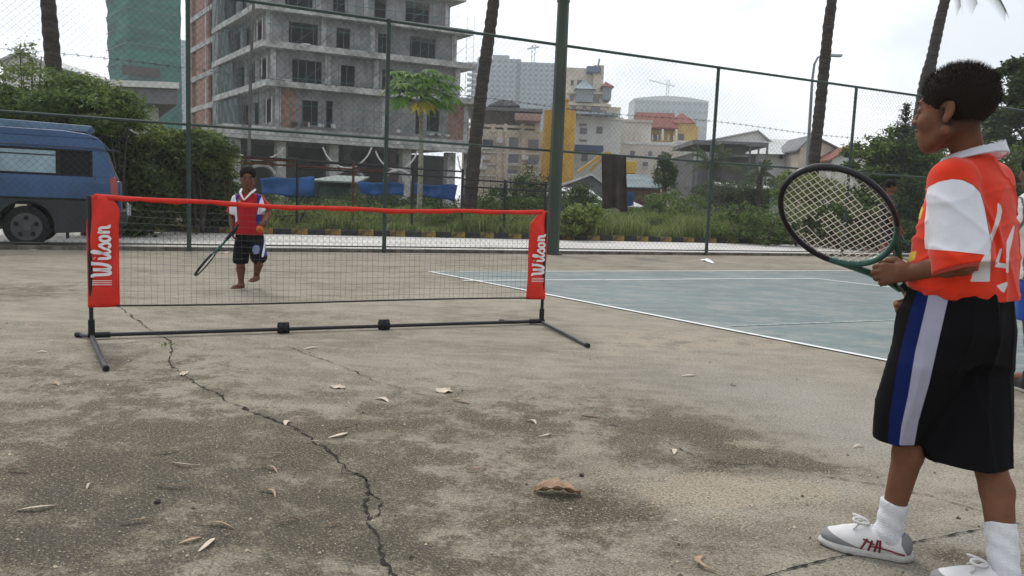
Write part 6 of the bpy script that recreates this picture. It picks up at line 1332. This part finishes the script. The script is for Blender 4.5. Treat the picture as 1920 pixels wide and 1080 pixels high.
def shoe(an,wt,zg,name='shoe',tilt=0,stripes=True):
    f=nz(wt); l=np.cross([0,0,1],f); u=np.array([0,0,1.]); c=np.array([an[0],an[1],zg])+nz(wt)*.012; W_=lambda x,y,z: c+f*x+l*y+u*z; ax=[f,l,u]
    v=Vox(c-[.22,.16,.02],c+[.22,.18,.15],.0026)
    v.ell(W_(.095,0,.030),(.062,.039,.026),ax,0); v.cap(W_(.085,0,.034),W_(.02,0,.046),.030,.034,.02); v.cap(W_(.06,0,.030),W_(-.035,0,.032),.036,.032,.02); v.ell(W_(-.045,0,.040),(.030,.031,.036),ax,.015)
    v.cap(W_(-.012,0,.07),W_(-.012,0,.12),.034,.034,.006,'s'); v.ell(W_(-.012,0,.083),(.040,.028,.022),ax,.006,'s'); v.keep(W_(0,0,.016),(0,0,-1))
    me,P=v.mesh(name); q=(P-c); x=q@f; y=q@l; z=q[:,2]
    fattr(me,'toe',np.maximum(.050-x,z-(.020+.30*(x-.045)))*600); fattr(me,'heel',(x+.045+.6*np.maximum(0,.05-z))*600)
    near=y>0; 
    o=link(name,me,patchmat('shoe_upper',(.60,.59,.59),[('toe',(.22,.22,.225)),('heel',(.20,.20,.21))],bump=.05,sheen=0),boy,smooth=True)
    v=Vox(c-[.22,.16,.02],c+[.22,.18,.05],.0026); v.ell(W_(.085,0,.012),(.078,.045,.022),ax,0); v.cap(W_(.08,0,.012),W_(-.03,0,.012),.041,.036,.02); v.ell(W_(-.045,0,.012),(.036,.036,.022),ax,.012); v.keep(W_(0,0,.021),(0,0,1)); v.keep(W_(0,0,.001),(0,0,-1))
    me2,_=v.mesh('sole'); link('sole',me2,MT['sole'],o,smooth=True)
    if stripes:
        mb=MB()   # dark red crossing stripes on the outer side
        def on(x,z,e=.0): 
            yy=.030; k=(np.abs(x-P@f+c@f)<.004)&(np.abs(z+c[2]-P[:,2])<.005)&(y>0)
            if k.any(): yy=y[k].max()
            return W_(x,yy+.0012+e,z)
        for (x0,z0,x1,z1,w_) in [(.052,.022,.038,.052,.0035),(.034,.020,.026,.050,.0035),(.018,.020,.012,.054,.0035),(.006,.020,.006,.054,.0035),(.048,.050,.020,.040,.003),(.028,.034,.0,.034,.003),(.0,.032,-.055,.024,.003)]:
            mb.tube([on(x0+(x1-x0)*t,z0+(z1-z0)*t) for t in np.linspace(0,1,6)],w_*.8,5)
        mb.build('stripe',MT['shoe_red'],o)
    mb=MB(); rr=random.Random(3)
    for i in range(5):
        x=.030+.013*i; zt=.079-.0075*i; mb.tube([W_(x,.020,zt-.010),W_(x+.004,0,zt),W_(x,-.020,zt-.010)],.0028,5)
    for e in (-1,1): mb.tube([W_(.037+.022*(1-math.cos(q_))*.9,.020*e*math.sin(q_*.5)+.010*e*math.sin(q_),.083+.010*math.sin(q_*.5)-.004*math.sin(q_)) for q_ in np.linspace(0,2*math.pi,13)],.0034,6); mb.tube([W_(.037,0,.085),W_(.050,.010*e,.086),W_(.064,.018*e,.078),W_(.074,.026*e,.066)],.0028,6)
    mb.ell=None; mb.build('lace',MT['shoe_white'],o,smooth=True)
    return o
shoe(anL,w1,.0); shoe(anR,w2,.0)
# ------------------------------------------------------------------ racket
MT['frame_black']=M('black_racket_frame',(.010,.010,.012),.4,.1,20,0,spec=.3); MT['frame_green']=M('green_racket_frame',(.01,.085,.065),.35,.15,20,0,spec=.6); MT['string']=M('pale_string',(.80,.74,.66),.5,.05,50,0)
def racket(name,label,C,U,Vv,a=.158,b=.132,grip_len=.50,strings=True,stencil=None,handle_to=None,group=None):
    """C head centre, U unit towards the handle, Vv unit across"""
    C,U,Vv=Vector(C),Vector(U).normalized(),Vector(Vv).normalized(); Nn=U.cross(Vv).normalized()
    t=thing(name,label,'tennis racket',C,group); pt=lambda s,c,n_=0: C+U*s+Vv*c+Nn*n_
    def rim(t0,t1,k,rw_,rh,mat,nm):
        vs=[];fs=[]
        for i in range(k+1):
            th=t0+(t1-t0)*i/k; p=(a*math.cos(th),b*math.sin(th)); nx_,ny_=math.cos(th)/a,math.sin(th)/b; L=math.hypot(nx_,ny_); nx_/=L; ny_/=L
            for j in range(8):
                an=2*math.pi*j/8+.39; vs.append(pt(p[0]+nx_*rw_*math.cos(an),p[1]+ny_*rw_*math.cos(an),rh*math.sin(an)))
            if i: b0=(i-1)*8; fs+=[(b0+j,b0+(j+1)%8,b0+8+(j+1)%8,b0+8+j) for j in range(8)]
        return MB().add(vs,fs).build(nm,mat,t,smooth=True)
    f1=rim(.95,2*math.pi-.95,56,.0078,.012,MT['frame_black'],'hoop'); rim(-.96,.96,26,.0078,.012,MT['frame_green'],'throat_bridge')
    for e in (-1,1):
        th=.78*e; p0=pt(a*math.cos(th),b*math.sin(th)); MB().tube([p0,pt(a*1.16,b*.36*e),pt(a*1.50,.020*e),pt(a*1.75,.010*e)],[.009,.010,.0105,.011],8).build('throat',MT['frame_green'],t,smooth=True)
    MB().tube([pt(a*1.6,0),pt(a+grip_len*.45,0)],.0135,8).build('shaft',MT['frame_green'],t); gp=MB().tube([pt(a+grip_len*.40,0),pt(a+grip_len,0)],.0165,8).build('grip',MT['rubber'],t); MB().tube([pt(a+grip_len-.012,0),pt(a+grip_len+.006,0)],.0195,8).build('butt_cap',MT['frame_black'],gp)
    if strings:
        mb=MB(); mat2=0
        def st(c0,c1,n_,w):
            for i in range(n_):
                f=i/n_; g=(i+1)/n_; p=(c0[0]+(c1[0]-c0[0])*f,c0[1]+(c1[1]-c0[1])*f); q=(c0[0]+(c1[0]-c0[0])*g,c0[1]+(c1[1]-c0[1])*g); P_,Q_=pt(*p,w),pt(*q,w); mb.mi=0
                if stencil:
                    m_=(P_+Q_)/2; x_,y_=proj(np.array([m_[:]])); 
                    if any(poly_sd(x_,y_,s_)[0]<0 for s_ in stencil): mb.mi=1
                mb.tube([P_,Q_],.0012,4,cap=False)
        for i in range(16):
            c=-b*.93+2*b*.93*(i+.5)/16; s=a*math.sqrt(max(0,1-(c/b)**2))*.97; st((-s,c),(s,c),46,.0008)
        for i in range(20):
            s_=-a*.93+2*a*.93*(i+.5)/20; c=b*math.sqrt(max(0,1-(s_/a)**2))*.97; st((s_,-c),(s_,c),40,-.0008)
        mb.build('strings',[MT['string'],MT['frame_black']],t)
    return t
sten=lambda pts:[(1460+x/5.4,310+y/5.4) for x,y in pts]
stencil=[sten([(690,250),(770,220),(860,230),(900,290),(940,340),(1000,410),(940,440),(880,460),(820,380),(770,320),(740,270),(700,262)]),
 sten([(380,500),(400,440),(450,395),(560,375),(640,395),(700,470),(745,555),(700,590),(640,560),(590,500),(520,455),(450,470),(400,515)]),
 sten([(80,640),(160,590),(250,560),(320,520),(380,560),(510,700),(440,750),(380,690),(300,620),(250,600),(180,650),(120,690)]),sten([(240,640),(300,640),(350,680),(330,700),(260,690)])]
rc=A(1573,408,2.06); hp=A(1700,546,2.17); 
up_=A(1573+72,408+77,2.06+.068)-rc; Ur=up_.normalized(); vp=A(1573+80.5,408-46,2.06-.067)-rc; Vr=(vp-Ur*vp.dot(Ur)).normalized(); print('racket',up_.length,vp.length)
racket('tennis_racket','large tennis racket with pale strings and green throat held out by the near boy',rc,Ur,Vr,a=up_.length,b=vp.length,grip_len=.40,stencil=stencil)
# ------------------------------------------------------------------ generic smaller figures
def figure(label,J,hs,h,shirt,shorts,skin=None,hair_ln=.01,face=True,name='person',hair_top=.012,barefoot=True,hands=None,shoes=None,kids=True):
    """J: dictionary of joints as arrays; f facing"""
    f=nz(J['f']); l=np.cross([0,0,1],f); t=thing(name,label,'person',(J['pel'][0],J['pel'][1],0)); skin=skin or MT['skin_far']; s=J.get('s',1.0)
    pts=np.stack([np.array(x,float) for k_,x in J.items() if k_ in ('head','shL','shR','elL','elR','wrL','wrR','knL','knR','anL','anR','pel')])
    v=Vox(pts.min(0)-[.18,.18,.10],pts.max(0)+[.18,.18,.20],h); fr=head_frame(J.get('hf',f),J.get('hu',(0,0,1)))
    W=head(v,J['head'],fr,hs,np.array(J['neck']),detail=face)
    shc=(np.array(J['shL'])+J['shR'])/2; pel=np.array(J['pel'],float)
    v.ell(shc-[0,0,.06*s],(.08*s,.15*s,.07*s),[f,l,(0,0,1)],.03)
    for a in ('L','R'): v.cap(J['neck'],J['sh'+a],.035*s,.042*s,.03)
    v.loft([pel[2],(pel[2]+shc[2])/2,shc[2]],[pel[0],(pel[0]+shc[0])/2,shc[0]],[pel[1],(pel[1]+shc[1])/2,shc[1]],[.115*s,.11*s,.13*s],[.08*s,.08*s,.085*s],f[:2],.02)
    v.cap(pel,pel+[0,0,.06],.105*s,.09*s,.03)
    for a in ('L','R'):
        limb(v,J['sh'+a],J['el'+a],.042*s,.031*s); limb(v,J['el'+a],J['wr'+a],.031*s,.021*s,(.3,.033*s,(0,0,0)))
        hd,hn,fl=(hands or {}).get(a,((nz(np.array(J['wr'+a])-J['el'+a])),(l if a=='L' else -l)*-1,1)); hand(v,J['wr'+a],hd,hn,.95*s,curl=(.5,.6,.5),flip=fl)
        hip=pel+l*(.075*s if a=='L' else -.075*s)-[0,0,.04*s]; limb(v,hip,J['kn'+a],.074*s,.047*s); limb(v,J['kn'+a],J['an'+a],.046*s,.029*s,(.3,.050*s,tuple(-f*.01)))
        foot_bare(v,J['an'+a],J.get('foot'+a,f),s)
    me,P=v.mesh('body'); link('body',me,skin,t,smooth=True)
    link('hair',hair_shell(W,fr,hs,h*.8,n=1500,ln=hair_ln,top=hair_top,seed=2),MT['hair'],t)
    if face:
        for q in (-1,1):
            MB().tube([W(.076,q*.031-.011,.006),W(.083,q*.031,.0075),W(.076,q*.031+.011,.006)],[.003*hs,.0058*hs,.003*hs],6).build('eye',MT['iris'],t)
            MB().tube([W(.080,q*.016,.026),W(.086,q*.032,.031),W(.076,q*.048,.026)],.0034*hs,5).build('eyebrow',MT['hair'],t)
        MB().tube([W(.094,-.014,-.0495),W(.098,0,-.0495),W(.094,.014,-.0495)],.0028,5).build('mouth',MT['lip'],t)
    # shirt
    hem=pel[2]-.02*s; v=Vox(pts.min(0)-[.2,.2,0],pts.max(0)+[.2,.2,.05],h)
    wr_=lambda X,Y,Z,th=0:.005*s*np.sin(X*30+Z*28+np.sin(Z*19))+.004*s*np.sin(th*6+Z*20)
    v.loft([hem,(hem+shc[2])/2,shc[2]-.03*s,shc[2]+.035*s],[pel[0],(pel[0]+shc[0])/2,shc[0],shc[0]],[pel[1],(pel[1]+shc[1])/2,shc[1],shc[1]],[.155*s,.150*s,.155*s,.07*s],[.118*s,.115*s,.11*s,.065*s],f[:2],0,2.3,wr=wr_)
    for a in ('L','R'):
        sh=np.array(J['sh'+a]); el=np.array(J['el'+a]); q=v.like(); d=nz(el-sh); e2=sh+d*np.linalg.norm(el-sh)*shirt.get('len',.95)
        q.cap(sh,e2,.055*s,.072*s,0); q.keep(e2,d); hh=np.clip(.5+.5*(v.g-q.g)/.02,0,1); v.g=v.g+(q.g-v.g)*hh-.02*hh*(1-hh); v.cap(np.array(J['neck'])-[0,0,.012],sh,.045*s,.05*s,.02)
    me,P=v.mesh('shirt')
    for nm,fn in shirt['attr'].items(): fattr(me,nm,fn(P,vnormals(me),J))
    sh_=link('shirt',me,shirt['mat'],t,smooth=True)
    # shorts
    v=Vox(pts.min(0)-[.2,.2,0],pts.max(0)+[.2,.2,0],h); wt=pel[2]+.05*s
    v.loft([pel[2]-.09*s,wt],[pel[0]]*2,[pel[1]]*2,[.145*s,.125*s],[.115*s,.10*s],f[:2],0)
    for a in ('L','R'):
        hip=pel+l*(.072*s if a=='L' else -.072*s)-[0,0,.05*s]; kn=np.array(J['kn'+a]); e2=hip+(kn-hip)*shorts.get('len',.95); v.cap(hip,e2,.085*s,shorts.get('r',.085)*s,.02)
    v.disp(lambda X,Y,Z:.004*s*np.sin(X*40+Z*12)); zc=shorts['z']; v.keep((0,0,zc),(0,0,-1))
    me,P=v.mesh('shorts')
    for nm,fn in shorts['attr'].items(): fattr(me,nm,fn(P,vnormals(me),J))
    link('shorts',me,shorts['mat'],t,smooth=True)
    return t,W,sh_
# ------------------------------------------------------------------ boy behind the net
Yb=7.40; q=lambda x,y,d=0: P3(A(x,y,Yb+d))
fb=nz((.22,-1,0)); lb=np.cross([0,0,1],fb)
J=dict(f=fb,hf=(.25,-1,-.10),head=q(465,335),neck=q(466,362,.03),shL=q(487,374,.02),shR=q(444,374,.02),elL=q(503,400,.0),wrL=q(497,415,-.17),elR=q(434,405,.03),wrR=q(436,434,-.04),
  pel=q(468,437),knL=q(486,487,-.12),knR=q(451,494,-.03),anL=q(481,517,.04),anR=q(452,531,0),footR=(-.55,-1,0),footL=(-.2,-1,0),s=.82)
print('far boy ankle z',J['anL'][2],J['anR'][2],J['head'][2]+.12)
def pxpoly(pl,front=True): 
    return lambda P,N_,J_: np.where((N_*(np.array([0,0,HC])-P)).sum(1)>-.05,poly_sd(*proj(P),pl),60.)
mx_=lambda *f: (lambda P,N_,J_: np.minimum.reduce([g(P,N_,J_) for g in f]))
shirt=dict(len=.86,mat=patchmat('red_polo_blue_panels',(.33,.014,.018),[('blue',(.03,.03,.20)),('white',(.62,.63,.68)),('emblem',(.5,.25,.05)),('red_top',(.45,.02,.02))],soft=.4),
  attr=dict(blue=mx_(pxpoly([(481,357),(488,362),(491,368),(486,380),(483,398),(481,385)]),pxpoly([(449,358),(443,366),(442,390),(447,392),(448,372)]),pxpoly([(480,398),(492,400),(488,425),(480,420)])),
    white=mx_(pxpoly([(487,376),(491,368),(501,402),(482,402)]),pxpoly([(430,362),(440,360),(443,380),(445,415),(430,420)])),
    emblem=pxpoly([(447,376),(451,376),(451,382),(447,382)]),red_top=pxpoly([(430,404),(500,404),(500,403.9),(430,403.9)])))
shorts=dict(len=.86,r=.092,z=min(J['knL'][2],J['knR'][2])+.0,mat=patchmat('black_shorts_far',(.010,.010,.013),[('blue',(.05,.05,.22)),('white',(.6,.6,.66)),('badge',(.16,.18,.28))],soft=.4,sheen=0),
  attr=dict(blue=pxpoly([(496,420),(506,420),(503,480),(492,480)]),white=pxpoly([(500,420),(504,420),(500,455),(494,482),(490,482),(496,452)]),badge=pxpoly([(474,463),(479,459),(486,461),(488,468),(484,476),(477,477),(473,470)])))
tb,Wb,shb=figure('boy in a red polo shirt standing barefoot behind the net with his racket lowered',J,.94,.008,shirt,shorts,hair_ln=.010,hair_top=.010,hands={'L':(nz((-.45,-.6,-.6)),(-.7,.2,-.5),1)})
# white piped collar
nk=J['neck']; 
MB().tube([nk+[-.065,.0,.035],nk+[-.05,-.085,-.0],nk+[-.005,-.12,-.065]],[.010,.012,.006],6).build('collar',MT['white_print'],shb); MB().tube([nk+[.065,.0,.035],nk+[.05,-.085,-.0],nk+[.0,-.12,-.065]],[.010,.012,.006],6).build('collar',MT['white_print'],shb)
r0=A(436,436,Yb-.10); r1=A(366,516,Yb-.30); U_=(r0-r1).normalized(); side=U_.cross(Vector((0,1,0))).normalized(); Vv_=(Vector((0,1,0))*.97+side*.12).normalized()
racket('tennis_racket','racket seen edge on hanging from the hand of the boy behind the net',r1+U_*.145,U_,(Vv_-U_*Vv_.dot(U_)),a=.145,b=.112,grip_len=.36)
bm=bmesh.new(); bmesh.ops.create_icosphere(bm,subdivisions=3,radius=.033); me=bpy.data.meshes.new('ball'); bm.to_mesh(me); bm.free(); o=link('ball',me,M('orange_felt',(.50,.13,.03),.95,.15,60,.4,200),smooth=True); o.location=A(487,430,Yb-.22); tag(o,'orange foam ball in the hand of the boy behind the net','ball')
# ------------------------------------------------------------------ man in dark clothes behind the racket
Yb=13.6; fb=nz((.75,.35,0)); q=lambda x,y,d=0: P3(A(x,y,Yb+d))
J=dict(f=fb,hf=(.9,-.1,-.1),head=q(1670,350),neck=q(1668,366),shL=q(1664,382,.16),shR=q(1668,382,-.16),elL=q(1676,410,.24),wrL=q(1690,430,.2),elR=q(1672,414,-.22),wrR=q(1690,440,-.15),pel=q(1666,428),knL=q(1680,462,.1),knR=q(1656,464,-.1),anL=q(1681,494,.1),anR=q(1650,494,-.1),s=1.0)
dk=lambda nm,c: patchmat(nm,c,[('none',c)])
none=dict(none=lambda P,N_,J_:np.full(len(P),60.))
figure('man in dark clothes half hidden behind the racket head, facing right',J,1.0,.012,dict(len=.8,mat=dk('dark_shirt',(.015,.014,.016)),attr=none),dict(len=.95,z=.50,mat=dk('dark_shorts',(.02,.02,.03)),attr=none),face=False)
r0=A(1690,470,13.5); racket('tennis_racket','faint racket held by the man in dark clothes',A(1697,470,13.4),(A(1688,440,13.45)-A(1697,470,13.4)).normalized(),Vector((1,0,.1)),a=.16,b=.125,grip_len=.36,strings=False)
# ------------------------------------------------------------------ player cut by the right edge
Yb=4.15; fb=nz((-.15,.98,0)); q=lambda x,y,d=0: P3(A(x+10,y,Yb+d))
J=dict(f=fb,hf=fb,head=q(1938,322),neck=q(1940,352),shL=q(1916,380),shR=q(1972,380),elL=q(1918,440),wrL=q(1925,490,.05),elR=q(1990,440),wrR=q(1985,500,.05),pel=q(1944,520),knL=q(1925,618),knR=q(1966,625),anL=q(1924,700),anR=q(1965,710),s=.86)
shirt=dict(len=.9,mat=patchmat('white_striped_shirt',(.58,.59,.56),[('stripe',(.10,.11,.12))],soft=.3),attr=dict(stripe=lambda P,N_,J_: (np.abs(((P[:,0]*1/.035)%1)-.5)-.08)*14))
tb,Wb,_=figure('player in a white striped shirt and blue shorts cut off by the right edge',J,1.0,.010,shirt,dict(len=.8,r=.10,z=J['knL'][2]+.05,mat=patchmat('blue_shorts',(.02,.07,.32),[('none',(.02,.07,.32))]),attr=none),face=False)
for k_,a in (('L',J['anL']),('R',J['anR'])):
    c=Vector((a[0],a[1],0)); v=Vox(np.array(c)-[.12,.2,.02],np.array(c)+[.12,.25,.14],.006); v.cap(P3(c)+fb*.13+[0,0,.03],P3(c)-fb*.05+[0,0,.035],.042,.045,0); v.cap(P3(c)+[0,0,.04],P3(c)+[0,0,.10],.045,.042,.02); v.keep((0,0,.0),(0,0,-1))
    me,P=v.mesh('shoe'); fattr(me,'w',(P[:,2]-.022)*900); link('shoe',me,patchmat('black_shoe_white_sole',(.012,.012,.012),[('w',(.6,.6,.6))]),tb,smooth=True)
